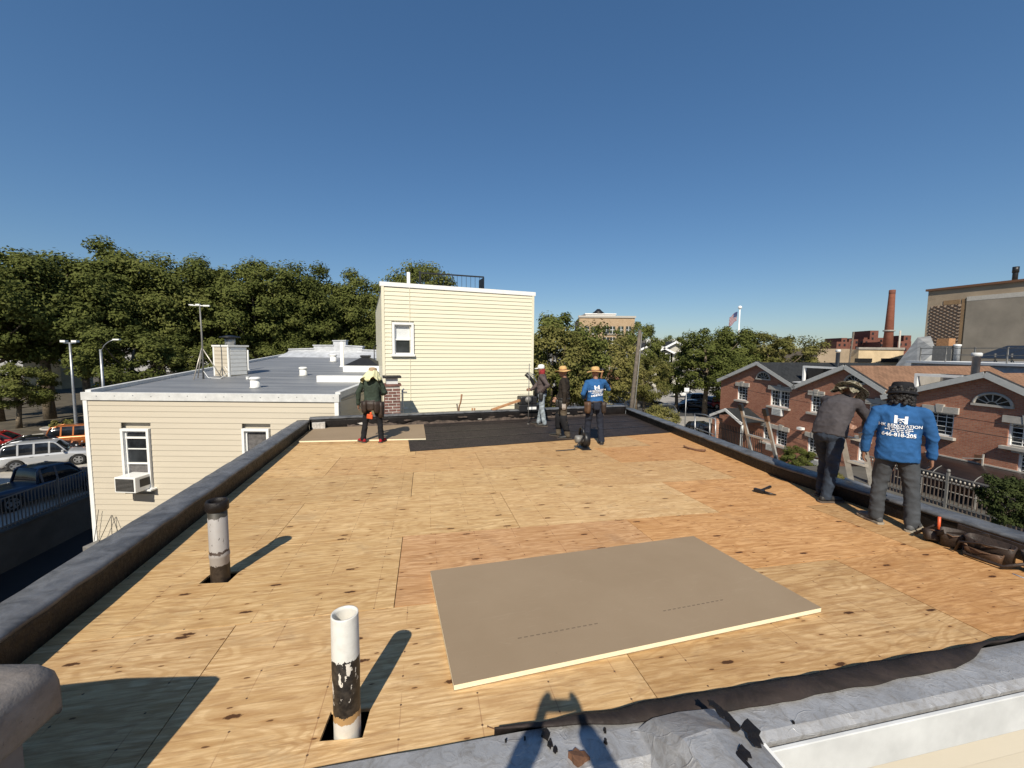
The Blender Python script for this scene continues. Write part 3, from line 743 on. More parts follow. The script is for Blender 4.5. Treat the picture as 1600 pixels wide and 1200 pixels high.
# unseen block added on the left to cast shade over yard, railing and pickup
ab = thing('added_shade_block', 'unseen brick block added left of the photographer to shade the yard', 'building', (-34.0, -8.0, GZ - 1.6))
box('wall', (9.6, 8.2, 8.1), (19.2, 16.4, 16.2), M['brick'], ab)
box('coping', (9.6, 8.2, 16.3), (19.5, 16.7, 0.25), M['stone'], ab)
for i in range(5):
    for j in range(4):
        wn = box('window', (2.2 + i * 3.7, 16.42, 3.0 + j * 3.6), (1.3, 0.06, 1.8), M['white'], ab); box('pane', (0, 0.035, 0), (1.1, 0.02, 1.6), M['glass'], wn)
# ------------------------------------------------------------------ clapboard walls
def cut_intervals(z0, z1, holes, x0, x1):
    iv = [(x0, x1)]
    for hx0, hx1, hz0, hz1 in holes:
        if z1 <= hz0 + 1e-4 or z0 >= hz1 - 1e-4: continue
        nv = []
        for a, b in iv:
            if hx1 <= a or hx0 >= b: nv.append((a, b)); continue
            if hx0 > a: nv.append((a, hx0))
            if hx1 < b: nv.append((hx1, b))
        iv = nv
    return iv
def clapboards(parent, x0, x1, ztop, zbot, exposure, mat, y=0.0, holes=(), top_fn=None, rz=0.0, origin=(0, 0, 0)):
    """boards along local x facing local -y"""
    unit = wedge('siding_board', 1.0, exposure * 0.985, 0.020 if mat.startswith('yellow') else 0.015, M[mat]); k = 0
    z = ztop
    og = Vector(origin); rot = Matrix.Rotation(rz, 3, 'Z')
    while z > zbot + 0.02:
        z2 = z - exposure
        for a, b in cut_intervals(z2, z, holes, x0, x1):
            if b - a < 0.03: continue
            link('siding_board', unit, parent, og + rot @ Vector((a, y, z2)), (0, 0, rz), (b - a, 1, 1))
        z = z2
def sash_window(parent, x0, x1, z0, z1, mat='white', y=0.0, mull=1, meet=0.5, depth=0.10, muntin=None, inside='glass', rz=0.0, origin=(0, 0, 0), fw=0.07):
    """frame proud of a wall that faces local -y; recessed sash with panes"""
    og = Vector(origin); rot = Matrix.Rotation(rz, 3, 'Z')
    cx, cz = (x0 + x1) / 2, (z0 + z1) / 2; w, h = x1 - x0, z1 - z0
    mb = MB()
    mb.box((0, -0.02, h / 2 - fw / 2), (w, 0.12, fw)).box((0, -0.03, -h / 2 + fw / 2), (w + 0.06, 0.15, fw))
    for s in (-1, 1): mb.box((s * (w / 2 - fw / 2), -0.02, 0), (fw, 0.118, h - 2 * fw))
    f = mb.build('window', M[mat], parent, og + rot @ Vector((cx, y, cz)), (0, 0, rz), 0.004)
    iw, ih = w - 2 * fw, h - 2 * fw
    mb = MB(); zm = -ih / 2 + ih * meet
    mb.box((0, 0.012, zm), (iw, 0.05, 0.045))
    for s in (-1, 1): mb.box((s * (iw / 2 - 0.02), 0.02, 0), (0.04, 0.05, ih))
    mb.box((0, 0.02, ih / 2 - 0.02), (iw - 0.08, 0.048, 0.04)).box((0, 0.02, -ih / 2 + 0.02), (iw - 0.08, 0.048, 0.04))
    mb.build('sash', M[mat], f)
    box('pane', (0, 0.05, (zm + ih / 2) / 2), (iw, 0.008, ih / 2 - zm), M[inside if isinstance(inside, str) else inside[0]], f)
    box('pane', (0, 0.045, (zm - ih / 2) / 2), (iw, 0.008, zm + ih / 2), M[inside if isinstance(inside, str) else inside[1]], f)
    if muntin:
        nx, nz = muntin; mb = MB()
        for i in range(1, nx): mb.box((-iw / 2 + iw * i / nx, 0.036, 0), (0.022, 0.012, ih))
        for i in range(1, nz): mb.box((0, 0.034, -ih / 2 + ih * i / nz), (iw, 0.010, 0.022))
        mb.build('muntins', M[mat], f)
    return f

# ------------------------------------------------------------------ the beige house on the left
LY = 11.3
bh = thing('beige_house', 'beige clapboard house with flat grey roof and air conditioner in its window', 'house', (0, LY, 0))
lx0, lx1 = -11.80, -4.775
zt = -1.47; zb = -5.9
GB = GZ - 1.6
W1 = (-10.80, -10.02, -3.98, -2.26)
W2 = (-7.45, -6.70, -3.60, -2.23)
MB().prism([(lx0 + 0.04, 0.12), (lx1 - 0.03, 0.12), (lx1 - 0.03, 14.6), (-14.3, 14.6)], GB, -1.40).build('wall', M['beige_siding'], bh)
clapboards(bh, lx0 + 0.10, lx1 - 0.10, zt, GB, 0.156, 'beige_siding', 0.0, [(W1[0] - 0.02, W1[1] + 0.02, W1[2] - 0.02, W1[3] + 0.02), (W2[0] - 0.02, W2[1] + 0.02, W2[2] - 0.02, W2[3] + 0.02)])
for x in (lx0 + 0.05, lx1 - 0.05): box('corner_trim', (x, -0.005, (zt + GB) / 2), (0.11, 0.06, zt - GB), M['white'], bh)
clapboards(bh, 0.06, 14.5, zt, GB, 0.156, 'beige_siding', 0.0, rz=PI / 2, origin=(lx1, 0, 0))
def roofz(y): return -1.33 + 0.85 * (y - LY) / 14.7           # roof rises towards the street
RN = Vector((0, -0.85 / 14.7, 1))
def roofpt(px, py):
    d = ray(px, py); P0 = Vector((0, LY, -1.33)); return d * (P0.dot(RN) / d.dot(RN))
lf = lambda y: lx0 + (-14.3 - lx0) * (y - LY) / 14.6
pl = [(lx0, 0), (lx1, 0), (lx1, 14.6), (-14.3, 14.6)]
MB().prism(pl, lambda p: roofz(p[1] + LY) - 0.12, lambda p: roofz(p[1] + LY)).build('roof', M['membrane'], bh)
# white metal coping round the roof edge with nail heads
mb = MB(); mb.prism([(lx0 - 0.04, -0.05), (lx1 + 0.03, -0.05), (lx1 + 0.03, 0.10), (lx0 - 0.04, 0.10)], -1.478, -1.262)
mb.build('coping', M['dirty_white'], bh, bevel=0.006)
nail = MB().lathe([(0.018, 0), (0.014, 0.006), (0, 0.007)], n=8).mesh('nail_head', M['grey_metal'])
for i in range(14): link('nail_head', nail, bh, (lx0 + 0.4 + i * 0.50, -0.05, -1.36 + 0.01 * (i % 3)), (PI / 2, 0, 0))
mb = MB()
for a, b in (((lx1 - 0.06, 0.1), (lx1 - 0.06, 14.5)), ((lx0 + 0.03, 0.1), (-14.24, 14.5))):
    za, zb_ = roofz(a[1] + LY), roofz(b[1] + LY)
    mb.bar((a[0], a[1], za + 0.03), (b[0], b[1], zb_ + 0.03), 0.14, 0.17)
mb.build('coping', M['dirty_white'], bh)
# stepped silver front parapet at the far end of that roof
M['pale_silver'] = plain('pale_silver_coating', (0.50, 0.515, 0.535), 0.5, 0.25, var=0.22, scale=3.0, bump=0.5, bscale=7)
def P26(px, py): q = at(px, py, 25.6); return (q.x, q.z)
pts = [P26(441, 562), P26(452, 546), P26(490, 545), P26(490, 540), P26(520.5, 540), P26(520.5, 533), P26(540, 532.5), P26(540, 540.5), P26(566, 542), P26(566, 547), P26(640, 550), P26(640, 575)]
mb = MB(); mb.loft([[(x, 25.6 - LY, z) for x, z in pts], [(x, 25.95 - LY, z) for x, z in pts]], smooth=False)
mb.build('front_parapet', M['pale_silver'], bh)
for k in range(len(pts) - 1):
    a, b = pts[k], pts[k + 1]
    if abs(a[1] - b[1]) < 0.12: MB().bar((a[0] - 0.04, 25.78 - LY, a[1] + 0.02), (b[0] + 0.04, 25.78 - LY, b[1] + 0.02), 0.46, 0.06).build('coping', M['pale_silver'], bh)
mb = MB(); mb.loft([[(pts[0][0] + 0.2, 24.6 - LY, roofz(24.6) + 0.01), (pts[-1][0], 24.6 - LY, roofz(24.6) + 0.01)], [(pts[1][0] + 0.15, 25.62 - LY, roofz(25.6) + 0.36), (pts[-1][0], 25.62 - LY, roofz(25.6) + 0.36)]], closed=False, cap=False)
mb.build('roof_flashing', M['pale_silver'], bh)
f = sash_window(bh, *W1[:2], *W1[2:], meet=0.42, inside='curtain'); 
box('glazing', (0, 0.028, 0.28), (0.62, 0.004, 0.80), M['glass'], f)
MB().box((0, 0.0, 0.60), (0.6, 0.05, 0.05)).box((0, 0.022, 0.28), (0.6, 0.02, 0.03)).build('sash_rail', M['white'], f)
sash_window(bh, *W2[:2], *W2[2:], meet=0.06, inside='curtain')
ac = thing('air_conditioner', 'white window air conditioner with dark grille hanging from the beige wall', 'air conditioner', (-10.36, LY - 0.22, -3.72), R(-4))
box('casing', (0, 0, 0), (0.60, 0.52, 0.42), M['white_gloss'], ac, bevel=0.015)
box('grille', (0, -0.262, 0.0), (0.52, 0.012, 0.34), M['black_metal'], ac)
sl = MB().box((0, 0, 0), (0.50, 0.012, 0.008)).mesh('louvre', M['rail_grey'])
for i in range(9): link('louvre', sl, ac, (0, -0.27, -0.14 + i * 0.035))
for s in (-1, 1): box('side_vent', (s * 0.302, 0.02, 0.02), (0.008, 0.30, 0.22), M['black_metal'], ac)
box('sill', (0.06, 0.16, -0.235), (0.74, 0.24, 0.04), M['white'], ac)
# roof furniture
def on_roof(px, py): q = roofpt(px, py); return q
p = on_roof(362, 586)
ch = thing('roof_chimney', 'small beige sided chimney with round metal cowl on the beige house roof', 'chimney', p, R(-20))
box('shaft', (0, 0, 0.52), (0.80, 0.72, 1.16), M['beige_siding'], ch)
for i in range(7):
    box('siding_board', (0, -0.372, 0.10 + i * 0.15), (0.70, 0.02, 0.135), M['beige_siding'], ch); box('siding_board', (0.412, 0, 0.10 + i * 0.15), (0.02, 0.62, 0.135), M['white'], ch)
for sx in (-1, 1): box('corner_trim', (sx * 0.385, -0.365, 0.53), (0.07, 0.05, 1.14), M['white'], ch)
box('cap', (0, 0, 1.12), (0.90, 0.82, 0.06), M['white'], ch)
MB().lathe([(0.17, 1.15), (0.17, 1.40), (0.15, 1.41)], n=20).build('flue', M['grey_metal'], ch)
MB().lathe([(0.36, 1.44), (0.33, 1.47), (0.10, 1.52), (0, 1.525)], n=24).build('cowl', M['black_metal'], ch)
def vent(px, py, r, h, label):
    t = thing('roof_vent', label, 'vent', on_roof(px, py), 0, 'white vents on the grey roof')
    MB().lathe([(r * 1.25, 0.0), (r * 1.0, 0.05), (r, h * 0.72)], n=20).build('stub', M['white'], t)
    MB().lathe([(r * 0.9, h * 0.74), (r * 1.22, h * 0.78), (r * 1.2, h * 0.92), (r * 0.8, h), (0, h)], n=20).build('cap', M['white'], t)
vent(399, 606, 0.135, 0.34, 'white mushroom vent nearest the front edge of the grey roof')
vent(474, 587, 0.13, 0.34, 'white mushroom vent in the middle of the grey roof')
vent(521, 565, 0.16, 0.40, 'white mushroom vent farthest back, near the stepped silver parapet')
vent(387, 593, 0.05, 0.10, 'tiny white vent cap just behind the nearest mushroom vent')
def stack_pipe(px, py, topy, r, label, X=None):
    q = on_roof(px, py); d = ray(px, topy); h = d.z * q.y / d.y - q.z
    t = tag(MB().lathe([(r * 1.6, 0), (r, 0.06), (r, h), (r * 0.8, h), (r * 0.8, h - 0.1)], n=14, cap=False).build('standpipe', M['white'], None, q), label, 'pipe', 'standpipes on the grey roof')
stack_pipe(387, 578, 547, 0.065, 'short white standpipe just behind the beige roof chimney')
stack_pipe(535, 573, 534, 0.085, 'tall white standpipe in front of the stepped silver parapet')
q = on_roof(318, 592)
an = thing('antenna_mast', 'thin tripod mast with a crosspiece on the left edge of the grey roof', 'antenna', q)
hgt = 2.62
MB().tube([(0, 0, 0), (0.02, 0, hgt * 0.6), (0, 0, hgt)], [0.03, 0.028, 0.02], 8).build('mast', M['rail_grey'], an)
for a in (0.4, 2.3, 4.6): MB().tube([(0.62 * math.cos(a), 0.62 * math.sin(a) * 0.6, 0.0), (0, 0, 1.12)], 0.018, 6).build('leg', M['aluminium'], an)
MB().tube([(-0.34, 0, hgt - 0.02), (0.30, 0.0, hgt - 0.04)], 0.018, 6).box((-0.06, 0, hgt), (0.14, 0.07, 0.06)).box((0.24, 0, hgt - 0.03), (0.22, 0.04, 0.05)).box((-0.3, 0, hgt), (0.16, 0.03, 0.03)).build('crosspiece', M['white'], an)
MB().tube([(0, 0, 0.3), (0.25, -0.1, 0.05), (0.6, 0.0, 0.02), (0.85, 0.1, 0.25), (0.75, 0.05, 0.45)], 0.010, 6).build('cable', M['white'], an)
q = on_roof(563, 579)
sk = thing('skylight', 'dark pyramid skylight on a white curb, left of the yellow house', 'skylight', q, 0.0)
box('curb', (0.25, 0, 0.10), (1.55, 1.1, 0.26), M['white'], sk)
mb = MB(); mb.loft([[(-0.5, -0.55, 0.23), (1.0, -0.55, 0.23), (1.0, 0.55, 0.23), (-0.5, 0.55, 0.23)], [(0.12, -0.12, 0.58), (0.36, -0.12, 0.58), (0.36, 0.12, 0.58), (0.12, 0.12, 0.58)]], smooth=False); mb.build('glazing', M['black_metal'], sk)
box('ridge_cap', (0.24, 0, 0.62), (0.36, 0.30, 0.09), M['black_metal'], sk)
q = on_roof(584, 572)
hr = thing('ladder_rail', 'black tubular grab rail of a roof hatch beside the yellow house', 'railing', q)
for x in (0, 0.26, 0.5): MB().tube([(x, 0.1, 0), (x, 0.1, 0.95 + 0.12 * (x > 0.1)), ], 0.024, 8).build('post', M['black_metal'], hr)
MB().tube([(0.0, 0.1, 0.93), (0.26, 0.1, 1.04), (0.62, 0.2, 1.16)], 0.024, 8).build('handrail', M['black_metal'], hr)
q = on_roof(540, 597)
cb = tag(MB().box((0, 0, 0.11), (1.9, 0.22, 0.22)).box((0.1, 0.4, 0.10), (1.5, 0.2, 0.2)).build('roof_curb', M['white'], None, q), 'low white curb lying across the right edge of the grey roof', 'curb')
# small meter box with masts at the foot of the beige wall
q = Vector((-11.4, LY - 0.25, -5.55))
mt = thing('service_box', 'dark service box with thin mast wires low on the beige wall', 'box', q)
box('cabinet', (0, 0, 0), (0.55, 0.42, 0.2), M['rail_grey'], mt, bevel=0.02)
box('cabinet', (0.42, 0.0, -0.02), (0.3, 0.4, 0.3), M['black_metal'], mt, bevel=0.02)
MB().lathe([(0.12, 0.08), (0.13, 0.2), (0.05, 0.26), (0, 0.27)], n=12).build('drum', M['rail_grey'], mt, (0.25, 0, 0))
for a, b in (((0.25, 0.1, 0.2), (0.25, 0.12, 0.85)), ((-0.12, 0.1, 0.1), (0.24, 0.14, 0.85)), ((0.26, 0.14, 0.85), (0.5, 0.1, 0.1)), ((-0.3, 0.14, 0.1), (-0.12, 0.15, 1.0))): MB().tube([a, b], 0.008, 5).build('wire', M['black_metal'], mt)

# ------------------------------------------------------------------ the yellow house behind the far parapet
YO = at(597.5, 560, 13.0); YO.z = 0; YA = math.atan2(0.332, 0.943)
yh = thing('yellow_house', 'tall pale yellow clapboard house with a single white window', 'house', (YO.x, YO.y, 0), YA)
YW = 5.10
ztl, ztr = 2.07, 2.02
yb = GZ - 0.5
MB().box((YW / 2, 4.5, (yb + 1.9) / 2), (YW - 0.02, 8.94, 1.9 - yb)).build('wall', M['yellow_siding'], yh)
Wy = (0.30, 0.99, 0.25 - 0.56, 0.25 + 0.56)
def ylocal(px, py):
    n = Vector((-math.sin(YA), math.cos(YA), 0)); d = ray(px, py); p = d * (YO.dot(n) / d.dot(n))
    return (p - YO).dot(Vector((math.cos(YA), math.sin(YA), 0))), p.z
wx0, wz1 = ylocal(612, 503.5); wx1, wz0 = ylocal(646.5, 557)
clapboards(yh, 0.07, YW - 0.07, ztr - 0.10, -3.4, 0.1285, 'yellow_siding', -0.03, [(wx0 - 0.01, wx1 + 0.01, wz0 - 0.01, wz1 + 0.01)])
for x in (0.035, YW - 0.035): box('corner_trim', (x, -0.035, -1.0), (0.085, 0.05, 6.0), M['yellow_siding'], yh)
MB().add([(x, y, z) for y in (-0.07, 0.22) for x, z in ((-0.05, ztl - 0.13), (YW + 0.05, ztr - 0.13), (YW + 0.05, ztr), (-0.05, ztl))], [(0, 1, 2, 3), (7, 6, 5, 4), (0, 4, 5, 1), (1, 5, 6, 2), (2, 6, 7, 3), (3, 7, 4, 0)]).build('coping', M['white'], yh)
MB().box((YW / 2, 4.6, ztr - 0.14), (YW, 8.8, 0.06)).build('roof', M['membrane'], yh)
sash_window(yh, wx0, wx1, wz0, wz1, y=-0.03, inside=('blind', 'glass'), meet=0.5, fw=0.075)
mb = MB().box((0, 0, 0), (0.012, 0.012, 4.0)); sx0, sz = ylocal(641, 600); mb.build('conduit', M['yellow_siding'], yh, (sx0, -0.06, 0.0))
pq, pz = ylocal(631, 440)
tag(MB().lathe([(0.055, 0), (0.055, 0.52), (0.045, 0.52), (0.045, 0.4)], n=12, cap=False).build('standpipe', M['white'], None, (YO.x + 0.70, YO.y + 0.6, ztl - 0.12)), 'slim white standpipe on top of the yellow house', 'pipe')
rl = railing('roof_railing', 'thin dark railing on the roof of the yellow house', 'railing', (0, 0), (2.45, 0), 0, 0.62, 14, ('black_metal', 'black_metal'), r=0.006, gap_rails=(1.0,), post_every=99)
a = Vector((YO.x, YO.y, 0)) + Vector((math.cos(YA) * 1.45 - math.sin(YA) * 2.2, math.sin(YA) * 1.45 + math.cos(YA) * 2.2, 0))
rl.location = (a.x, a.y, ztl + 0.16); rl.rotation_euler = (0, 0, YA)
box('end_panel', (2.45, 0.35, 0.30), (0.02, 0.75, 0.55), M['black_metal'], rl)

# brick chimney between the roofs
q = at(613, 652, 11.95); 
bc = thing('brick_chimney', 'narrow brick chimney with pale mortar and a dark capped flue, beside the yellow house', 'chimney', (q.x, q.y, q.z - 0.5), YA)
hh_ = at(613, 602, 11.95).z - q.z + 0.5
box('core', (0, 0, hh_ / 2), (0.42, 0.42, hh_ - 0.02), M['mortar'], bc)
bk = [MB().box((0, 0, 0), (L, 0.10, 0.062)).mesh('brick', M['chimney_brick']) for L in (0.205, 0.098)]
nr = int(hh_ / 0.085)
for i in range(nr):
    z = 0.05 + i * 0.085
    for j, rot in enumerate((0, PI / 2, PI, -PI / 2)):
        n_ = Vector((math.sin(rot), -math.cos(rot), 0)); t_ = Vector((math.cos(rot), math.sin(rot), 0))
        if j == 2: continue
        for kx in ((-0.115, 0), (0.115, 0)) if i % 2 else ((-0.17, 1), (0.0, 0), (0.17, 1)):
            if i % 2 == 0 and kx[1] == 1: s_ = bk[1]
            else: s_ = bk[0]
            p = n_ * 0.168 + t_ * kx[0]; p.z = z
            link('brick', s_, bc, p + jitter(p, 0.006, 40), (0, 0, rot))
box('crown', (0, 0, hh_ + 0.02), (0.50, 0.50, 0.06), M['chimney_brick'], bc)
box('flue', (0, 0, hh_ + 0.13), (0.32, 0.32, 0.18), M['dirty_white'], bc)
box('cap', (0, 0, hh_ + 0.25), (0.50, 0.50, 0.06), M['black_metal'], bc)
tag(MB().tube([(0, 0, -1.2), (0, 0, 0.36), (0.05, 0, 0.40)], 0.03, 8).tube([(0, 0, 0.3), (0.14, 0, 0.3)], 0.02, 6).tube([(0, 0, -0.2), (0.14, 0, -0.2)], 0.02, 6).build('downpipe', M['white'], None, at(629, 628, 12.6)), 'white pipe with brackets between the brick chimney and the yellow house', 'pipe')
# ------------------------------------------------------------------ brick row houses across the right-hand street
XF = 19.8
FA = 0.17                                      # the facades turn slightly towards the viewer
FD = Vector((-math.sin(FA), math.cos(FA), 0)); FB = Vector((math.cos(FA), math.sin(FA), 0)); FO = Vector((XF, 27.0, 0)) - FD * 27.0
def atf(px, py, off=0.0):
    d = ray(px, py); return d * ((FO + FB * off).dot(FB) / d.dot(FB))
def fpt(s, off=0.0, z=0.0): p = FO + FD * s + FB * off; p.z = z; return p
def fy(px, py): q = atf(px, py); return (q - FO).dot(FD), q.z
RZF = -PI / 2 + FA                                   # local x runs towards the camera (-y), facade looks at local -y = world -x
def brick_house(label, y_far, y_near, zl, zr, y_ap, z_ap, dark=False, roof='shingle_brown', fan=None, wins=(), group='brick row houses'):
    """facade in the plane x = XF; local x = y_far - y"""
    t = thing('brick_house', label, 'house', fpt(y_far), RZF, group)
    W = y_far - y_near; ax = y_far - y_ap; gb = GZ - 0.05
    def lz(y): return y
    # wall with window openings: pieces around the holes
    holes = [(y_far - a, y_far - b, z0, z1) for (a, b, z0, z1, kind) in wins]
    poly_top = lambda x: (zl + (z_ap - zl) * x / ax) if x < ax else (z_ap + (zr - z_ap) * (x - ax) / (W - ax))
    xs = sorted(set([0.0, ax, W] + [h for q in holes for h in q[:2]]))
    mb = MB(); D = 0.25
    for a, b in zip(xs[:-1], xs[1:]):
        zs = [gb]; cols = sorted([h for h in holes if h[0] <= a + 1e-4 and h[1] >= b - 1e-4], key=lambda h: h[2])
        segs = []; z = gb
        for h in cols: segs.append((z, h[2], z, h[2])); z = h[3]
        segs.append((z, poly_top(a) - 0.10, z, poly_top(b) - 0.10))
        for z0a, z1a, z0b, z1b in segs:
            mb.add([(a, 0, z0a), (b, 0, z0b), (b, 0, z1b), (a, 0, z1a), (a, D, z0a), (b, D, z0b), (b, D, z1b), (a, D, z1a)], [(0, 1, 2, 3), (7, 6, 5, 4), (0, 4, 5, 1), (1, 5, 6, 2), (2, 6, 7, 3), (3, 7, 4, 0)])
    mb.build('wall', M['brick_x'], t)
    MB().prism([(0.02, D + 0.02), (W - 0.02, D + 0.02), (W - 0.02, 11), (0.02, 11)], gb, min(zl, zr) - 0.25).build('rear_wall', M['brick_x'], t)
    # roof slopes running back from the gable
    for (xa, za, xb, zb_) in ((-0.18, zl - 0.10, ax, z_ap), (ax, z_ap, W + 0.10, zr - 0.06)):
        L = math.hypot(xb - xa, zb_ - za); an = math.atan2(zb_ - za, xb - xa)
        o = MB().box((L / 2, 5.35, 0.0), (L, 10.9, 0.10)).build('roof', M[roof], t, (xa, -0.1, za), (0, -an, 0))
        o.rotation_euler = Matrix.Rotation(-an, 4, 'Y').to_euler()
        # barge board along the rake, and the lead flashing above it
        MB().bar((xa, -0.26, za - 0.02), (xb, -0.26, zb_ - 0.02), 0.07, 0.26).bar((xa, -0.13, za - 0.10), (xb, -0.13, zb_ - 0.10), 0.20, 0.04).build('barge_board', M['trim_grey'], t)
        MB().bar((xa, -0.16, za + 0.115), (xb, -0.16, zb_ + 0.115), 0.24, 0.03).build('flashing', M['shingle_dark'], t)
    if fan:
        fy_, fz, fr_ = fan; fx = y_far - fy_; n = 16
        arc = [(fx + fr_ * math.cos(PI * i / n), fz + fr_ * 0.78 * math.sin(PI * i / n)) for i in range(n + 1)]
        f = MB().tube([(x, -0.03, z) for x, z in arc] , 0.06, 6).bar((fx - fr_ - 0.06, -0.03, fz - 0.03), (fx + fr_ + 0.06, -0.03, fz - 0.03), 0.12, 0.10).build('fan_window', M['stone'], t)
        MB().loft([[(x, -0.012, z) for x, z in arc], [(x, 0.05, z) for x, z in arc]], smooth=False).build('pane', M['glass'], f)
        mb = MB()
        for k in (1, 2, 3, 4, 5) if fr_ < 0.9 else (1, 2, 3, 4):
            a = PI * k / (6 if fr_ < 0.9 else 5); mb.bar((fx + 0.3 * fr_ * math.cos(a), -0.03, fz + 0.24 * fr_ * math.sin(a)), (fx + fr_ * math.cos(a), -0.03, fz + 0.78 * fr_ * math.sin(a)), 0.035, 0.03)
        mb.tube([(fx + 0.3 * fr_ * math.cos(PI * i / 8), -0.03, fz + 0.24 * fr_ * math.sin(PI * i / 8)) for i in range(9)], 0.02, 5)
        mb.build('muntins', M['stone'], f)
    for (a, b, z0, z1, kind) in wins:
        x0, x1 = y_far - a, y_far - b; cx, cz, w, h = (x0 + x1) / 2, (z0 + z1) / 2, x1 - x0, z1 - z0
        fw = 0.07; mb = MB()
        mb.box((0, 0.10, h / 2 - fw / 2), (w, 0.10, fw)).box((0, 0.10, -h / 2 + fw / 2), (w, 0.10, fw))
        for s in (-1, 1): mb.box((s * (w / 2 - fw / 2), 0.10, 0), (fw, 0.098, h - 2 * fw))
        wide_ = w > 1.25
        if wide_: mb.box((0, 0.09, 0), (0.09, 0.10, h - 2 * fw))
        f = mb.build('window', M['white'], t, (cx, 0, cz))
        box('pane', (0, 0.145, 0), (w - 2 * fw, 0.008, h - 2 * fw), M['glass'], f)
        mb = MB(); nx, nz = (6, 4) if wide_ else (3, 5)
        for i in range(1, nx):
            if not (wide_ and i == 3): mb.box((-w / 2 + w * i / nx, 0.132, 0), (0.026, 0.014, h - 2 * fw))
        for i in range(1, nz): mb.box((0, 0.128, -h / 2 + h * i / nz), (w - 2 * fw, 0.012, 0.026))
        mb.build('muntins', M['white'], f)
        mb = MB().box((0, -0.02, h / 2 + 0.15), (w + 0.36, 0.14, 0.30))
        mb.add([(x, y, z) for y in (-0.11, 0.0) for x, z in ((-0.11, h / 2 + 0.003), (0.11, h / 2 + 0.003), (0.17, h / 2 + 0.40), (-0.17, h / 2 + 0.40))], [(0, 1, 2, 3), (7, 6, 5, 4), (0, 4, 5, 1), (1, 5, 6, 2), (2, 6, 7, 3), (3, 7, 4, 0)])
        mb.build('lintel', M['stone'], f)
        MB().box((0, -0.04, -h / 2 - 0.07), (w + 0.30, 0.30, 0.13)).build('sill', M['stone'], f)
    return t
M['brick_x'] = brick('red_brick_facade', (0.34, 0.130, 0.080), (0.44, 0.205, 0.128), (0.32, 0.24, 0.185), plane='XZ')
def win(pxa, pxb, pya, pyb, kind=''):
    y0, _ = fy(pxa, (pya + pyb) / 2); y1, _ = fy(pxb, (pya + pyb) / 2); cx = (pxa + pxb) / 2
    z1 = fy(cx, pya)[1]; z0 = fy(cx, pyb)[1]
    return (y0, y1, z0, z1, kind)
ye, ze = fy(1127, 593); yv, zv = fy(1245.5, 604); ya1, za1 = fy(1187, 567)
yv2, zv2 = fy(1389, 611); ya2, za2 = fy(1325, 572.5)
ys3, zs3 = fy(1425, 622); ya3, za3 = fy(1546, 584.5)
h1 = brick_house('end brick row house with charcoal roof and a small half round gable window', ye, yv, ze, zv, ya1, za1, roof='shingle_dark', fan=(fy(1193, 590)[0], fy(1193, 592)[1], 0.66),
    wins=[win(1152, 1168, 603.5, 625.5), win(1203.5, 1233.5, 610, 636), win(1212, 1229.5, 672.5, 696.5), win(1192, 1206, 667, 691)])
h2 = brick_house('middle brick row house with orange brown shingles above the leaning worker', yv, yv2 + 0.1, zv, zv2, ya2, za2, fan=(fy(1336, 594)[0], fy(1336, 598)[1], 0.6),
    wins=[win(1266.5, 1284, 618, 645), win(1357, 1388, 633, 664), win(1261.5, 1281, 684, 709), win(1340, 1356, 690, 722)])
y3n = ya3 - (ys3 - ya3)
h3 = brick_house('brick row house with large half round fan window right of the bucket hat', yv2, y3n, zs3, zs3 - 0.05, ya3, za3, fan=(fy(1551, 632)[0], fy(1551, 633)[1], 0.66),
    wins=[win(1447, 1490, 644, 680), win(1574, 1640, 664, 702), win(1589, 1640, 712, 746)])
h4 = brick_house('brick row house cut off by the right edge of the picture', y3n - 0.1, y3n - 7.2, zs3, zs3, y3n - 3.6, za3, fan=(y3n - 3.6, za3 - 1.4, 0.9))
# white framed roof wells between the gables
def roof_well(label, px0, px1, pyt, pyb, X, fill):
    a = atf(px0, pyt, X); b = atf(px1, pyt, X); zb_ = atf(px0, pyb, X).z
    L = (a - b).dot(FD); H = a.z - zb_
    t = thing('roof_well', label, 'dormer', (a.x, a.y, zb_), RZF, 'white framed roof wells')
    MB().box((L / 2, 0, H - 0.06), (L, 0.16, 0.13)).box((0.07, 0, H / 2 - 0.06), (0.14, 0.158, H - 0.13)).box((L / 2, -0.5, 0.02), (L * 0.9, 1.0, 0.05)).build('frame', M['white'], t)
    MB().box((L / 2, 1.6, H / 2), (L - 0.05, 0.1, H * 0.98)).build('back_panel', M[fill], t)
    MB().box((0.04, 0.85, H / 2), (0.06, 1.5, H * 0.97)).build('side_panel', M[fill], t)
    if fill == 'black_metal':
        for k in (0.4, 0.75): MB().bar((L * k, 1.2, 0), (L * k, 1.2, H * 0.9), 0.05).build('post', M['rail_grey'], t)
    return t
roof_well('white framed dark roof well between the first two brick gables', 1256, 1331, 571.5, 597, 1.1, 'black_metal')
roof_well('white framed roof well with grey back wall, behind the black bucket hat', 1431, 1505, 583.5, 612, 1.1, 'concrete')
o = MB().bar((0, 0, 0), (0.9, -2.6, 0.55), 1.1, 0.06).build('roof_board', M['black_metal'], None, atf(1478, 599, 1.6)); tag(o, 'thin black panel resting on the slope of the nearest brick gable roof', 'panel')
M['galvanised'] = plain('bright_galvanised', (0.50, 0.51, 0.52), 0.45, 0.25, var=0.15)
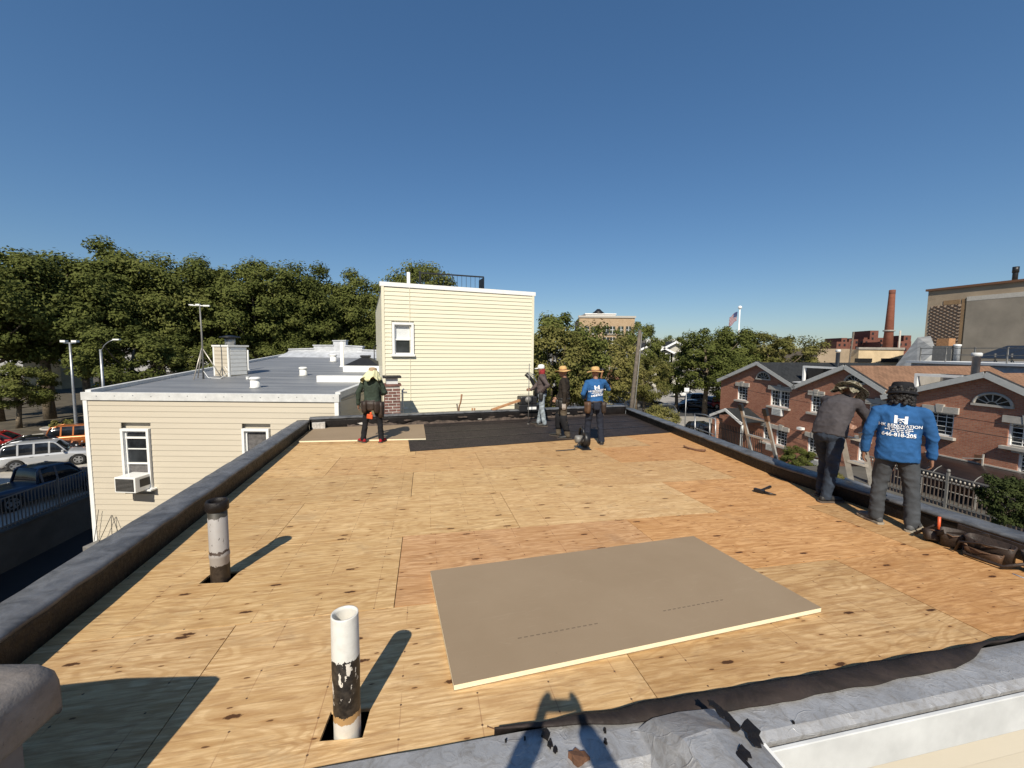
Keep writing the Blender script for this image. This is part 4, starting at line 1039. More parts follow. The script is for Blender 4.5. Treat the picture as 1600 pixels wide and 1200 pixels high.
def flue(px, pyt, pyb, X, r, label, mat='galvanised'):
    a = atf(px, pyb, X); b = atf(px, pyt, X)
    t = thing('flue_pipe', label, 'flue', a, 0, 'metal flues on the brick houses')
    h = b.z - a.z
    MB().lathe([(r, -0.3), (r, h * 0.82), (r * 1.02, h * 0.82)], n=18).build('pipe', M[mat], t)
    MB().lathe([(r * 1.12, h * 0.84), (r * 1.3, h * 0.86), (r * 1.3, h * 0.97), (r * 1.0, h), (0, h)], n=18).build('cap', M['dirty_white'], t)
    return t
flue(1523, 551, 588, 2.4, 0.155, 'thick silver flue pipe standing behind the nearest brick gable')
flue(1308, 546, 573, 6.0, 0.13, 'slim pale flue pipe behind the first two brick gables')
# small wall details
def aircon(px, py, w, h, label):
    q = atf(px, py, -0.10); t = thing('wall_air_conditioner', label, 'air conditioner', q, RZF, 'air conditioners on the brick facades')
    box('casing', (0, 0, 0), (w, 0.25, h), M['dirty_white'], t, bevel=0.02)
    for k in range(4): box('louvre', (0.05, -0.13, -h * 0.3 + k * h * 0.2), (w * 0.75, 0.02, h * 0.07), M['trim_grey'], t)
aircon(1215, 643.5, 0.85, 0.52, 'white air conditioner under the double window of the end brick house')
aircon(1205, 699, 0.80, 0.5, 'white air conditioner low on the end brick house, behind the ladder')
aircon(1273, 722, 0.85, 0.42, 'white air conditioner under the lower window beside the leaning worker')
q = atf(1251, 669.5, -0.25)
wl_ = thing('wall_lamp', 'white floodlight on the brick wall between ladder and leaning worker', 'lamp', q, RZF)
MB().box((0, 0, 0.0), (0.34, 0.3, 0.16)).build('housing', M['white'], wl_); MB().bar((0, 0.05, -0.05), (0, 0.28, -0.1), 0.06).build('arm', M['rail_grey'], wl_)
q = atf(1526, 725, -0.12)
wd = thing('wall_bracket', 'rusty bracket with small pennant on the nearest brick facade above the awning', 'bracket', q, RZF)
MB().bar((0.2, 0, -0.3), (0.2, 0, 0.5), 0.05).bar((0.2, -0.05, 0.3), (-0.5, -0.05, 0.15), 0.04).build('post', M['stone'], wd)
MB().add([(0.17, -0.03, 0.45), (-0.1, -0.03, 0.42), (-0.1, -0.03, 0.15), (0.17, -0.03, 0.05), (0.17, 0.0, 0.45), (-0.1, 0.0, 0.42), (-0.1, 0.0, 0.15), (0.17, 0.0, 0.05)], [(0, 1, 2, 3), (7, 6, 5, 4), (0, 4, 5, 1), (1, 5, 6, 2), (2, 6, 7, 3), (3, 7, 4, 0)]).build('pennant', M['rust'], wd)
# long brown awning in front of the nearest houses
yA, zA = fy(1428, 706)
M['awning'] = plain('dark_brown_awning', (0.058, 0.040, 0.036), 0.35, var=0.25, scale=2)
aw = thing('awning', 'long dark brown curved awning along the nearest brick facade', 'awning', fpt(20.4), RZF)
LA = 13.5; prof = []
for i in range(9):
    t = i / 8; prof.append((-0.02 - 1.75 * math.sin(t * PI / 2), -4.98 - 0.62 * (1 - math.cos(t * PI / 2))))
prof.append((-1.79, -5.68))
MB().loft([[(x, a, b) for a, b in prof] + [(x, a + 0.03, b - 0.03) for a, b in prof[::-1]] for x in (0, LA)]).build('canopy', M['awning'], aw)
for k in range(10):
    x = 0.05 + k * 1.49
    MB().tube([(x, a - 0.003, b + 0.004) for a, b in prof[4:9]], 0.020, 6).build('rib', M['rail_grey'], aw)
MB().bar((0, -1.80, -5.70), (LA, -1.80, -5.70), 0.05, 0.06).bar((0, -1.80, -6.1), (LA, -1.80, -6.1), 0.03, 0.03).bar((0, -0.03, -4.94), (LA, -0.03, -4.94), 0.08, 0.06).build('rail', M['stone'], aw)
for k in range(7): MB().bar((1.2 + k * 2.0, -1.78, -5.7), (1.2 + k * 2.0, -1.78, -8.1), 0.06).build('post', M['stone'], aw)
# picket fence with pale finials in front of it
M['fence_brown'] = plain('brown_painted_iron', (0.11, 0.085, 0.07), 0.5, var=0.3)
fn_ = thing('picket_fence', 'brown iron picket fence with pale finials below the awning', 'fence', fpt(20.8, -2.85, -6.55), RZF)
LF = 13.0; FH = 1.38
MB().bar((0, 0, FH), (LF, 0, FH), 0.05, 0.05).bar((0, 0, 0.2), (LF, 0, 0.2), 0.04, 0.05).bar((0, 0, FH - 0.28), (LF, 0, FH - 0.28), 0.03, 0.03).build('rail', M['rail_grey'], fn_)
pk = MB().box((0, 0, FH * 0.5), (0.032, 0.032, FH)).mesh('picket', M['fence_brown']); kn = MB().ell((0, -0.02, FH - 0.12), (0.035, 0.035, 0.05), 8, 6).mesh('finial', M['pale_concrete'])
po = MB().box((0, 0, FH * 0.55), (0.09, 0.09, FH * 1.1)).ell((0, 0, FH * 1.16), (0.07, 0.07, 0.08), 10, 8).mesh('post', M['rail_grey'])
for i in range(88):
    x = i * 0.148
    if i % 18 == 4: link('post', po, fn_, (x, 0, 0))
    else:
        p_ = link('picket', pk, fn_, (x, 0, 0)); link('finial', kn, p_)
# entrance porch of the end house
pq = atf(1143, 640, -1.5)
pc = thing('porch', 'small white gabled porch with brick pillar and iron gate before the end brick house', 'porch', pq.xy.to_3d() + FD * 1.7, RZF)
zp = pq.z; pw = 3.3
for a, b, za, zb_ in ((-0.2, pw / 2, zp - 0.75, zp), (pw / 2, pw + 0.2, zp, zp - 0.8)):
    MB().bar((a, -0.5, za), (b, -0.5, zb_), 0.10, 0.20).build('barge_board', M['white'], pc)
    MB().bar((a, 0.55, za + 0.08), (b, 0.55, zb_ + 0.08), 2.1, 0.07).build('roof', M['shingle_dark'], pc)
MB().box((0.35, -0.2, (zp - 0.9 + GZ) / 2), (0.55, 0.55, zp - 0.9 - GZ)).build('pillar', M['brick_x'], pc)
MB().box((pw - 0.1, -0.2, (zp - 0.9 + GZ) / 2), (0.12, 0.12, zp - 0.9 - GZ)).build('post', M['white'], pc)
gt = MB().bar((0.7, -0.25, zp - 1.6), (5.4, -0.25, zp - 1.6), 0.05).bar((0.7, -0.25, zp - 2.6), (5.4, -0.25, zp - 2.6), 0.05).build('gate', M['black_metal'], pc)
b_ = MB().box((0, 0, 0), (0.035, 0.035, 2.3)).mesh('bar', M['black_metal'])
for i in range(26): link('bar', b_, gt, (0.75 + i * 0.18, -0.25, zp - 2.35))
# overhead cables in front of the facades
def cable(label, a, b, sag, r=0.013, n=14, group='overhead cables'):
    a, b = Vector(a), Vector(b)
    pts = [a.lerp(b, i / n) - Vector((0, 0, sag * 4 * (i / n) * (1 - i / n))) for i in range(n + 1)]
    o = MB().tube([p - a for p in pts], r, 5).build('cable', M['black_metal'], None, a); return tag(o, label, 'cable', group)
cable('upper overhead cable crossing the brick gables', atf(1120, 585, -0.9), atf(1600, 668, -1.4), 0.12)
cable('second overhead cable, just under the upper one across the brick gables', atf(1130, 601, -1.0), atf(1600, 688, -1.5), 0.15)
cable('overhead cable running low in front of the lower brick windows', atf(1150, 628, -1.0), atf(1330, 712, -1.4), 0.10)
cable('lowest overhead cable above the entrance porch', atf(1060, 622, -2.2), atf(1300, 700, -2.6), 0.20)

# ------------------------------------------------------------------ large buildings behind the brick houses
c0 = at(1451, 454, 62.0); zt_ = c0.z
c1d = ray(1600, 438); tt = zt_ / c1d.z; c1 = c1d * tt
fd_ = Vector((c1.x - c0.x, c1.y - c0.y, 0)); LB = fd_.length; an_ = math.atan2(fd_.y, fd_.x)
bb = thing('warehouse', 'big tan building with lattice brick panel and blank grey stucco wall, far right', 'building', (c0.x, c0.y, 0), an_)
LBX = 44.0
MB().prism([(0, 0), (LBX, 0), (LBX, 26), (0, 26)], GZ, zt_).build('wall', M['stucco_tan'], bb)
MB().box((LBX / 2, -0.06, zt_ + 0.02), (LBX + 0.4, 0.5, 0.30)).build('coping', M['rust'], bb)
def bl(px, py):
    n = Vector((-math.sin(an_), math.cos(an_), 0)); d = ray(px, py); p = d * (Vector((c0.x, c0.y, 0)).dot(n) / d.dot(n))
    v = p - Vector((c0.x, c0.y, 0)); return v.dot(fd_.normalized()), p.z
xp, zp_ = bl(1512, 466); xq, zq = bl(1512, 545)
MB().box((xp + (LBX - xp) / 2, -0.09, (zp_ - 0.4 + GZ) / 2), (LBX - xp, 0.14, zp_ - 0.4 - GZ)).build('stucco_panel', M['stucco'], bb)
MB().box((xp + (LBX - xp) / 2, -0.10, zp_ - 0.1), (LBX - xp, 0.16, 0.6)).build('band', M['stone'], bb)
M['diaper'] = plain('dark_diaper_brick', (0.075, 0.045, 0.03), 0.9, var=0.2)
M['tan_panel'] = plain('tan_panel_brick', (0.38, 0.285, 0.205), 0.9, var=0.12, scale=2)
M['ochre_brick'] = plain('ochre_brick', (0.23, 0.145, 0.075), 0.9, var=0.15, scale=3)
xl, zl_ = bl(1455, 480); xr, zr_ = bl(1503, 475)
pb_ = MB().box(((xl + xr) / 2, -0.02, (zr_ + zq) / 2), (xr - xl, 0.08, zr_ - zq)).build('lattice_panel', M['tan_panel'], bb)
MB().box(((xr + xp) / 2 - 0.02, -0.025, (zr_ + 0.7 + GZ) / 2), (xp - xr - 0.04, 0.085, zr_ + 0.7 - GZ)).build('pier', M['ochre_brick'], bb)
MB().box(((xl + xr) / 2 + 0.6, -0.02, zr_ + 0.35), (xr - xl - 1.6, 0.09, 0.6)).build('arch_band', M['ochre_brick'], bb)
mb = MB(); W_, H_ = xr - xl, zr_ - zq; step = W_ / 4.4; sl_ = 0.62
k = -12
while k < 26:
    for sgn in (1, -1):
        # line z = zq + sgn*sl*(x-x0)
        pts = []
        x0 = k * step
        for i in range(41):
            x = W_ * i / 40; z = (x - x0) * sl_ if sgn > 0 else (W_ - x - x0) * sl_
            if 0 <= z <= H_: pts.append((xl + x, zq + z))
        if len(pts) > 1: mb.bar((pts[0][0], -0.075, pts[0][1]), (pts[-1][0], -0.075, pts[-1][1]), 0.10, 0.09, up=(0, 1, 0))
    k += 1
mb.build('lattice_bars', M['diaper'], bb)
q = atx(1586, 438, 62.5)
tag(MB().lathe([(0.28, -1.0), (0.28, 0.6), (0.28, 0.62)], n=12).lathe([(0.34, 0.6), (0.34, 1.4), (0.0, 1.42)], n=12).build('roof_flue', M['black_metal'], None, at(1586, 433, 58)), 'dark flue on the roof of the big tan building', 'flue')
# silver roofed shed with railing and panels, between brick roofs and the big building
s0 = atx(1418, 574, 33.0)
SX = 33.0
sv = thing('silver_roof_building', 'low building with pale silver roof and railings behind the orange brown shingles', 'building', (0, 0, 0))
def sxq(px, py, X=SX): return atx(px, py, X)
a = sxq(1424, 566); 
MB().prism([(SX, a.y), (SX + 24, a.y), (SX + 24, 8), (SX, 8)], GZ, a.z - 0.05).build('wall', M['pale_silver'], sv)
MB().prism([(SX - 0.3, a.y + 0.2), (SX + 24, a.y + 0.2), (SX + 24, 8), (SX - 0.3, 8)], a.z - 0.05, a.z + 0.12).build('parapet_cap', M['white'], sv)
rails = railing('roof_railing', 'grey pipe railing along the silver roof behind the brick houses', 'railing', (SX + 0.3, a.y - 0.4), (SX + 0.3, 12), a.z + 0.1, 1.05, 11, ('rail_grey', 'rail_grey'), post_every=1, gap_rails=(0.55, 1.02), r=0.03)
g0 = at(1416, 572, 52.0); g1 = at(1455, 567, 50.0)
gb_ = thing('gabled_bulkhead', 'weathered silver gabled roof bulkhead in front of the lattice brick panel', 'bulkhead', (0, 0, 0))
P1, P2, P3, P4, P5, P6 = at(1399, 572, 48), at(1434, 527, 51), at(1454, 525, 51), at(1463, 548, 45), at(1466, 568, 44), at(1432, 574, 44)
P7 = P2 * 1.10; P8 = P4 * 1.10; P9 = P1 * 1.10
M['old_silver'] = plain('old_silver_sheet', (0.27, 0.27, 0.26), 0.7, 0.1, var=0.35, scale=0.9, bump=0.4, bscale=5)
dn = Vector((0, 0, -3.5))
mb = MB(); mb.add([P1, P2, P3, P4, P5, P6], [(0, 5, 4, 3, 2, 1)]); mb.add([P2, P3, P3 * 1.10, P7], [(0, 1, 2, 3)]); mb.add([P3, P4, P8, P3 * 1.10], [(0, 1, 2, 3)]); mb.add([P1, P2, P7, P9], [(3, 2, 1, 0)])
mb.add([P4, P5, P5 * 1.10, P8], [(0, 1, 2, 3)]); mb.add([P1, P6, P6 + dn, P1 + dn], [(3, 2, 1, 0)]); mb.add([P6, P5, P5 + dn, P6 + dn], [(3, 2, 1, 0)])
mb.build('roof', M['old_silver'], gb_)
MB().prism([(P6.x, P6.y), (P6.x + 10, P6.y), (P6.x + 10, P6.y + 8), (P6.x, P6.y + 8)], GZ, P6.z - 1.0).build('wall', M['old_silver'], gb_)
q = sxq(1479, 545, 38); 
hv = thing('roof_unit', 'rooftop unit with orange box and white pipe on the silver roof', 'rooftop unit', q, RZF)
box('housing', (0, 0, -0.7), (1.4, 1.0, 1.9), M['rail_grey'], hv); box('orange_box', (-0.1, 0, 0.55), (0.9, 0.7, 0.7), M['orange_faded'] if 'orange_faded' in M else M['lumber'], hv)
MB().lathe([(0.2, -1.6), (0.2, 0.2), (0.26, 0.22), (0.26, 0.36), (0, 0.38)], n=14).build('pipe', M['white'], hv, (0.95, -0.3, 0))
q0, q1 = sxq(1519, 548, 36), sxq(1640, 549, 36)
so = thing('solar_canopy', 'dark solar panel canopy on thin steel legs, right edge behind the brick roofs', 'solar panels', (36, q0.y, q0.z), RZF)
LS = q0.y - q1.y
for i in range(6):
    MB().box((LS * (i + 0.5) / 6, 1.6, -0.55), (LS / 6 - 0.06, 3.6, 0.05)).build('solar_panel', M['black_metal'], so, (0, 0, 0), (0, 0, 0)).data.transform(Matrix.Rotation(0.28, 4, 'X'))
for i in range(5): MB().bar((LS * (i + 0.3) / 5, 0.3, -0.2), (LS * (i + 0.3) / 5, 0.3, -1.7), 0.07).bar((LS * (i + 0.3) / 5, 0.3, -0.6), (LS * (i + 0.9) / 5, 0.3, -1.6), 0.04).build('leg', M['rail_grey'], so)
# cream wall and power pole in the middle distance
a, b = at(1290, 549, 75), at(1412, 550, 75)
cw = thing('cream_building', 'low cream stucco building with a flat parapet below the brick smokestack', 'building', (0, 0, 0))
k0 = at(1342, 546, 75)
MB().prism([(k0.x, 75), (b.x, 75), (b.x, 95), (k0.x, 95)], GZ, k0.z).build('wall', M['cream_wall'], cw)
MB().prism([(a.x, 77), (k0.x - 0.02, 77), (k0.x - 0.02, 93), (a.x, 93)], GZ, at(1310, 545, 77).z).build('side_wall', M['stucco_tan'], cw)
MB().prism([(k0.x - 0.2, 74.8), (b.x, 74.8), (b.x, 75.4), (k0.x - 0.2, 75.4)], k0.z, k0.z + 0.4).build('coping', M['concrete'], cw)
for px in (1349, 1390): q = at(px, 563, 74.9); MB().box((0, 0, 0), (3.0, 0.2, 0.7)).build('vent_slot', M['black_metal'], cw, q)
# brick housing complex with smokestack
D_ = 260.0
hs = thing('brick_apartments', 'distant dark red brick apartment blocks with flat stepped roofs', 'building', (0, 0, 0))
for (x0, x1, yt, dd) in ((1307.5, 1326, 534, 0), (1315, 1324, 528, 6), (1326.5, 1362, 530, 8), (1360, 1373, 516.5, 12), (1350, 1382, 527.5, 14), (1373, 1393, 534.5, -6), (1396, 1402, 533, 10), (1403, 1424, 533, -4), (1412.5, 1424, 524, 4)):
    a, b = at(x0, yt, D_ + dd), at(x1, yt, D_ + dd)
    bl_ = MB().prism([(a.x, D_ + dd), (b.x, D_ + dd), (b.x + 3, D_ + dd + 18), (a.x + 3, D_ + dd + 18)], GZ, a.z).build('block', M['far_brick'], hs)
    for i in range(int((b.x - a.x) / 3.2)):
        for j in range(2): box('window', (a.x + 1.8 + i * 3.2, D_ + dd - 0.05, a.z - 2.0 - 3.2 * j), (1.2, 0.12, 1.5), M['black_metal'], bl_)
q = at(1386.5, 545, D_ - 15); tp_ = at(1396, 453, D_ - 15); hk = tp_.z - GZ
sk_ = thing('smokestack', 'tall tapering red brick smokestack with a ring near its base', 'smokestack', (tp_.x - 0.6, D_ - 15, GZ))
r1 = 5.6 / 645 * D_ * 0.5 * 1.25; r0 = r1 * 1.95
MB().lathe([(r0, 0), (r1 * 1.08, hk * 0.93), (r1 * 1.0, hk)], n=28).build('shaft', M['stack_brick'], sk_)
MB().lathe([(r1 * 1.06, hk * 0.945), (r1 * 1.1, hk * 0.95), (r1 * 1.1, hk * 0.995), (r1 * 0.7, hk), (0, hk - 0.2)], n=28).build('crown', M['far_brick'], sk_)
zr = at(1388, 517, D_ - 15).z - GZ; rr = r0 + (r1 - r0) * zr / hk
MB().lathe([(rr, zr - 0.4), (rr * 1.35, zr - 0.3), (rr * 1.35, zr + 0.4), (rr, zr + 0.5)], n=28).build('ring', M['concrete'], sk_)
MB().tube([(rr * 1.4, -4, 0), (rr * 1.4, -4, zr)], 0.5, 6).build('pipe', M['pale_concrete'], sk_)
# tan apartment house beyond the trees
D2 = 130.0
ap = thing('apartment_house', 'tan brick apartment house rising behind the trees in the centre', 'building', (0, 0, 0))
a, b, zt2 = at(905, 496, D2), at(992, 497, D2), at(950, 496, D2).z
MB().prism([(a.x, D2), (b.x, D2), (b.x + 4, D2 + 22), (a.x + 2, D2 + 22)], GZ, zt2).build('wall', M['tan_brick'], ap)
MB().prism([(a.x - 0.3, D2 - 0.3), (b.x + 0.3, D2 - 0.3), (b.x + 0.3, D2 + 0.4), (a.x - 0.3, D2 + 0.4)], zt2 - 0.1, zt2 + 0.5).build('coping', M['stone'], ap)
c, d_ = at(915, 491, D2 + 6), at(962, 491, D2 + 6)
MB().prism([(c.x, D2 + 6), (d_.x, D2 + 6), (d_.x, D2 + 15), (c.x, D2 + 15)], zt2, c.z).build('penthouse', M['dirty_white'], ap)
MB().prism([(c.x - 0.2, D2 + 5.8), (d_.x + 0.2, D2 + 5.8), (d_.x + 0.2, D2 + 15), (c.x - 0.2, D2 + 15)], c.z, c.z + 0.3).build('penthouse_roof', M['white'], ap)
MB().lathe([(2.4, 0), (1.2, 0.9), (0.5, 1.6), (0, 1.65)], n=10).build('roof_vent', M['black_metal'], ap, (at(935, 490, D2 + 8).x, D2 + 8, c.z + 0.3))
for px, w in ((906, 2), (917, 1.6), (928, 1.9), (947, 2.3), (957, 1.9), (970, 1.9), (982, 1.9)):
    for r_ in range(3):
        q = at(px, 516 + r_ * 17, D2 - 0.1)
        wn = box('window', q, (w * 0.85, 0.2, 2.4), M['glass'], ap); MB().box((0, -0.15, -1.2), (w, 0.25, 0.25)).build('sill', M['stone'], wn); MB().box((0, -0.1, 0), (0.12, 0.1, 2.4)).box((0, -0.1, 0.1), (w * 0.8, 0.1, 0.14)).build('sash', M['white'], wn)
# two small pale gabled houses glimpsed through the trees
M['pale_wall'] = plain('pale_house_wall', (0.42, 0.40, 0.34), 0.8, var=0.1)
for (px, py, w, lab) in ((1021, 536, 9, 'pale gabled house half hidden by trees, left of its twin'), (1055, 534, 8, 'pale gabled house half hidden by trees, right of its twin')):
    q = at(px, py, 95); t = thing('gabled_house', lab, 'house', (q.x, 95, 0), 0.0, 'pale houses among the trees')
    MB().prism([(-w / 2, 0), (w / 2, 0), (w / 2, 10), (-w / 2, 10)], GZ, q.z - 2.2).build('wall', M['pale_wall'], t)
    MB().loft([[(-w / 2, 0.02, q.z - 2.21), (w / 2, 0.02, q.z - 2.21), (0, 0.02, q.z - 0.1)], [(-w / 2, 9.9, q.z - 2.21), (w / 2, 9.9, q.z - 2.21), (0, 9.9, q.z - 0.1)]], smooth=False).build('gable', M['pale_wall'], t)
    for s in (-1, 1): MB().bar((s * (w / 2 + 0.5), 4.8, q.z - 2.4), (0, 4.8, q.z), 11, 0.25, up=(0, 0, 1)).build('roof', M['shingle_dark'], t); MB().bar((s * (w / 2 + 0.5), -0.75, q.z - 2.45), (0, -0.75, q.z - 0.05), 0.2, 0.4).build('barge_board', M['white'], t)
    for x in (-1.6, 1.6): f = box('window', (x, -0.06, q.z - 3.6), (1.2, 0.2, 1.9), M['white'], t); box('pane', (0, -0.11, 0), (0.9, 0.04, 1.6), M['glass'], f)
q = at(1036, 531, 140); tag(box('pale_building', (q.x, 140, (q.z + GZ) / 2), (16, 14, q.z - GZ), M['dirty_white'], None), 'plain white flat block far off between the tree tops', 'building')
# flagpole with flag
DP = 120.0
fp = thing('flagpole', 'tall white flagpole with ball top above the trees', 'flagpole', (at(1152, 560, DP).x, DP, GZ))
tpz = at(1155, 482, DP).z - GZ
MB().lathe([(0.24, 0), (0.21, tpz * 0.6), (0.16, tpz)], n=14).ell((0, 0, tpz + 0.3), (0.55, 0.55, 0.5), 12, 8).build('pole', M['white_gloss'], fp)
fg = thing('flag', 'striped red and white flag with blue canton hanging slack from the flagpole', 'flag', (at(1154, 488, DP).x - 0.5, DP - 0.4, at(1154, 487, DP).z))
M['flag_red'] = plain('flag_red', (0.30, 0.03, 0.045), 0.8); M['flag_white'] = plain('flag_white', (0.55, 0.55, 0.58), 0.8); M['flag_blue'] = plain('flag_blue', (0.03, 0.045, 0.13), 0.8)
def flag_pt(u, v): return Vector((-u * 2.4, 0.35 * math.sin(u * 5 + v), -v * 2.6 - u * 1.75 + 0.15 * math.sin(u * 6)))
for i in range(13):
    g0_, g1_ = [flag_pt(k / 10, i / 13) for k in range(11)], [flag_pt(k / 10, (i + 1) / 13) for k in range(11)]
    MB().loft([g0_, g1_, [p + Vector((0, 0.03, 0)) for p in g1_], [p + Vector((0, 0.03, 0)) for p in g0_]], closed=False, cap=False).build('stripe', M['flag_white' if i % 2 else 'flag_red'], fg)
gr = [[flag_pt(k / 10, j / 13) + Vector((0, -0.03, 0)) for k in range(5)] for j in range(8)]
cn = MB().loft(gr, closed=False, cap=False).build('canton', M['flag_blue'], fg)
mb = MB()
for i in range(5):
    for j in range(6):
        p = flag_pt(0.04 + j * 0.065, 0.06 + i * 0.1); mb.lathe([(0.06, 0), (0.0, 0.01)], p + Vector((0, -0.06, 0)), 5)
mb.build('stars', M['flag_white'], cn)
# ------------------------------------------------------------------ people
def fabric(name, c, var=0.25, scale=7, rough=0.85):
    m = NT(name); v = m.coord()
    a = m.noise(v, scale, 5, 0.65); b = m.noise(v, 260, 2, 0.5)
    col = m.ramp(a, [(0.32, tuple(x * (1 - var) for x in c)), (0.68, tuple(min(1, x * (1 + var)) for x in c))])
    m.base(col); m.set(rough, spec=0.2); m.bump(m.math('ADD', m.noise(v, 24, 4, 0.6), m.math('MULTIPLY', b, 0.2)), 0.35, 0.008)
    return m.m
M['skin'] = plain('skin', (0.26, 0.135, 0.085), 0.5, var=0.12, scale=12)
M['skin_pale'] = plain('skin_pale', (0.42, 0.25, 0.18), 0.5, var=0.12, scale=12)
M['eye'] = plain('dark_eye', (0.01, 0.008, 0.006), 0.2, var=0.0)
M['hair'] = plain('black_hair', (0.010, 0.008, 0.007), 0.6, var=0.4, scale=60, bump=0.8, bscale=90)
M['green_shirt'] = fabric('dark_green_knit', (0.034, 0.048, 0.036))
M['black_cloth'] = fabric('black_cloth', (0.012, 0.012, 0.014))
M['navy_cloth'] = fabric('navy_work_cloth', (0.018, 0.021, 0.032))
M['brown_shirt'] = fabric('dark_brown_jersey', (0.024, 0.019, 0.015))
M['grey_shirt'] = fabric('charcoal_jersey', (0.062, 0.056, 0.060))
M['mauve_shirt'] = fabric('grey_brown_jersey', (0.085, 0.066, 0.064))
M['blue_shirt'] = fabric('royal_blue_jersey', (0.022, 0.090, 0.235), 0.30, 3.5)
M['pale_jeans'] = fabric('faded_pale_jeans', (0.25, 0.285, 0.31), 0.5, 6)
M['dark_jeans'] = fabric('dark_blue_jeans', (0.030, 0.040, 0.058), 0.5, 4)
M['grey_trousers'] = fabric('slate_grey_trousers', (0.052, 0.056, 0.062), 0.3, 4)
M['olive_trousers'] = fabric('olive_brown_trousers', (0.085, 0.068, 0.048), 0.3)
M['leather'] = plain('worn_brown_leather', (0.028, 0.017, 0.012), 0.6, var=0.45, scale=14, bump=0.3)
M['tan_leather'] = plain('tan_leather', (0.095, 0.05, 0.026), 0.6, var=0.4, scale=12, bump=0.3)
M['red_shoe'] = fabric('red_knit_shoe', (0.28, 0.016, 0.022))
M['black_shoe'] = plain('black_shoe', (0.018, 0.017, 0.016), 0.6, var=0.3, scale=12)
M['grey_shoe'] = plain('grey_worn_shoe', (0.085, 0.088, 0.092), 0.7, var=0.4, scale=12)
M['sole'] = plain('shoe_sole', (0.30, 0.26, 0.20), 0.8, var=0.3, scale=20)
M['dark_sole'] = plain('dark_sole', (0.09, 0.07, 0.055), 0.8, var=0.3, scale=20)
M['straw'] = fabric('woven_straw', (0.52, 0.33, 0.14), 0.25, 30)
M['white_cap'] = fabric('white_cap_cloth', (0.70, 0.70, 0.70), 0.08)
M['cream_cloth'] = fabric('cream_sun_cloth', (0.62, 0.60, 0.36), 0.10, 5)
M['tan_cloth'] = fabric('tan_hat_cloth', (0.33, 0.24, 0.15), 0.15)
M['red_cloth'] = fabric('red_bandana', (0.22, 0.025, 0.028), 0.4, 14)
M['orange'] = plain('orange_plastic', (0.62, 0.10, 0.03), 0.45, var=0.15)
M['print_white'] = plain('white_print', (0.78, 0.80, 0.82), 0.6, var=0.06)
M['glove'] = fabric('pale_work_glove', (0.40, 0.36, 0.33), 0.25, 12)
def camo():
    m = NT('camouflage_cloth'); v = m.coord()
    a = m.noise(v, 20, 3, 0.6, 1.5); b = m.noise(v, 26, 3, 0.6, 1.0)
    col = m.ramp(a, [(0.40, (0.055, 0.055, 0.035)), (0.48, (0.25, 0.23, 0.165)), (0.58, (0.36, 0.33, 0.25))])
    col = m.mix(m.math('GREATER_THAN', b, 0.56), col, (0.07, 0.055, 0.035))
    m.base(col); m.set(0.85, spec=0.2); return m.m
M['camo'] = camo()

def capsule(mb, p, q, r0, r1, n=14):
    p, q = Vector(p), Vector(q); d = (q - p); L = d.length; d.normalize()
    a = d.orthogonal().normalized(); b = d.cross(a); rings = []
    st = [(-r0 * math.cos(t), r0 * math.sin(t)) for t in (0.12, 0.5, 1.0)] + [(0, r0), (L * 0.5, (r0 + r1) / 2), (L, r1)] + [(L + r1 * math.sin(t), r1 * math.cos(t)) for t in (0.57, 1.07, 1.45)]
    for s, r in st:
        c = p + d * s; rings.append([c + (a * math.cos(i * 2 * PI / n) + b * math.sin(i * 2 * PI / n)) * r for i in range(n)])
    mb.loft(rings)
def trunk_loft(mb, secs, n=24, e=2.5):
    """secs: (centre, half width vector, half depth vector)"""
    rings = []
    for c, a, b in secs:
        c, a, b = Vector(c), Vector(a), Vector(b); ring = []
        for i in range(n):
            t = i * 2 * PI / n; cs, sn = math.cos(t), math.sin(t)
            ring.append(c + a * (math.copysign(abs(cs) ** (2 / e), cs)) + b * (math.copysign(abs(sn) ** (2 / e), sn)))
        rings.append(ring)
    mb.loft(rings)
def remeshed(mb, name, mat, parent, voxel, smooth=4, wrinkle=0.0, wf=(9, 9, 16), seed=0.0):
    tmp = mb.build('tmp', mat)
    r = tmp.modifiers.new('r', 'REMESH'); r.mode = 'VOXEL'; r.voxel_size = voxel; r.use_smooth_shade = True
    s = tmp.modifiers.new('s', 'SMOOTH'); s.iterations = smooth; s.factor = 0.5
    dg = bpy.context.evaluated_depsgraph_get()
    me = bpy.data.meshes.new_from_object(tmp.evaluated_get(dg)); me.name = name
    bpy.data.objects.remove(tmp)
    me.polygons.foreach_set('use_smooth', [True] * len(me.polygons))
    if wrinkle:
        ns = [v.normal.copy() for v in me.vertices]; off = Vector((seed * 3.1, seed * 7.7, seed))
        for v, nn in zip(me.vertices, ns):
            c = v.co
            q = Vector((c.x * wf[0] + 0.6 * c.z * wf[2] * 0.3, c.y * wf[1], c.z * wf[2])) + off
            k = 1 - abs(noise.noise(q)) * 2.2
            k2 = 1 - abs(noise.noise(q * 2.1 + Vector((9, 3, 1)))) * 2
            v.co = c + nn * wrinkle * (0.7 * k * abs(k) + 0.4 * k2 - 0.35)
    me.materials.clear(); me.materials.append(mat)
    return link(name, me, parent)
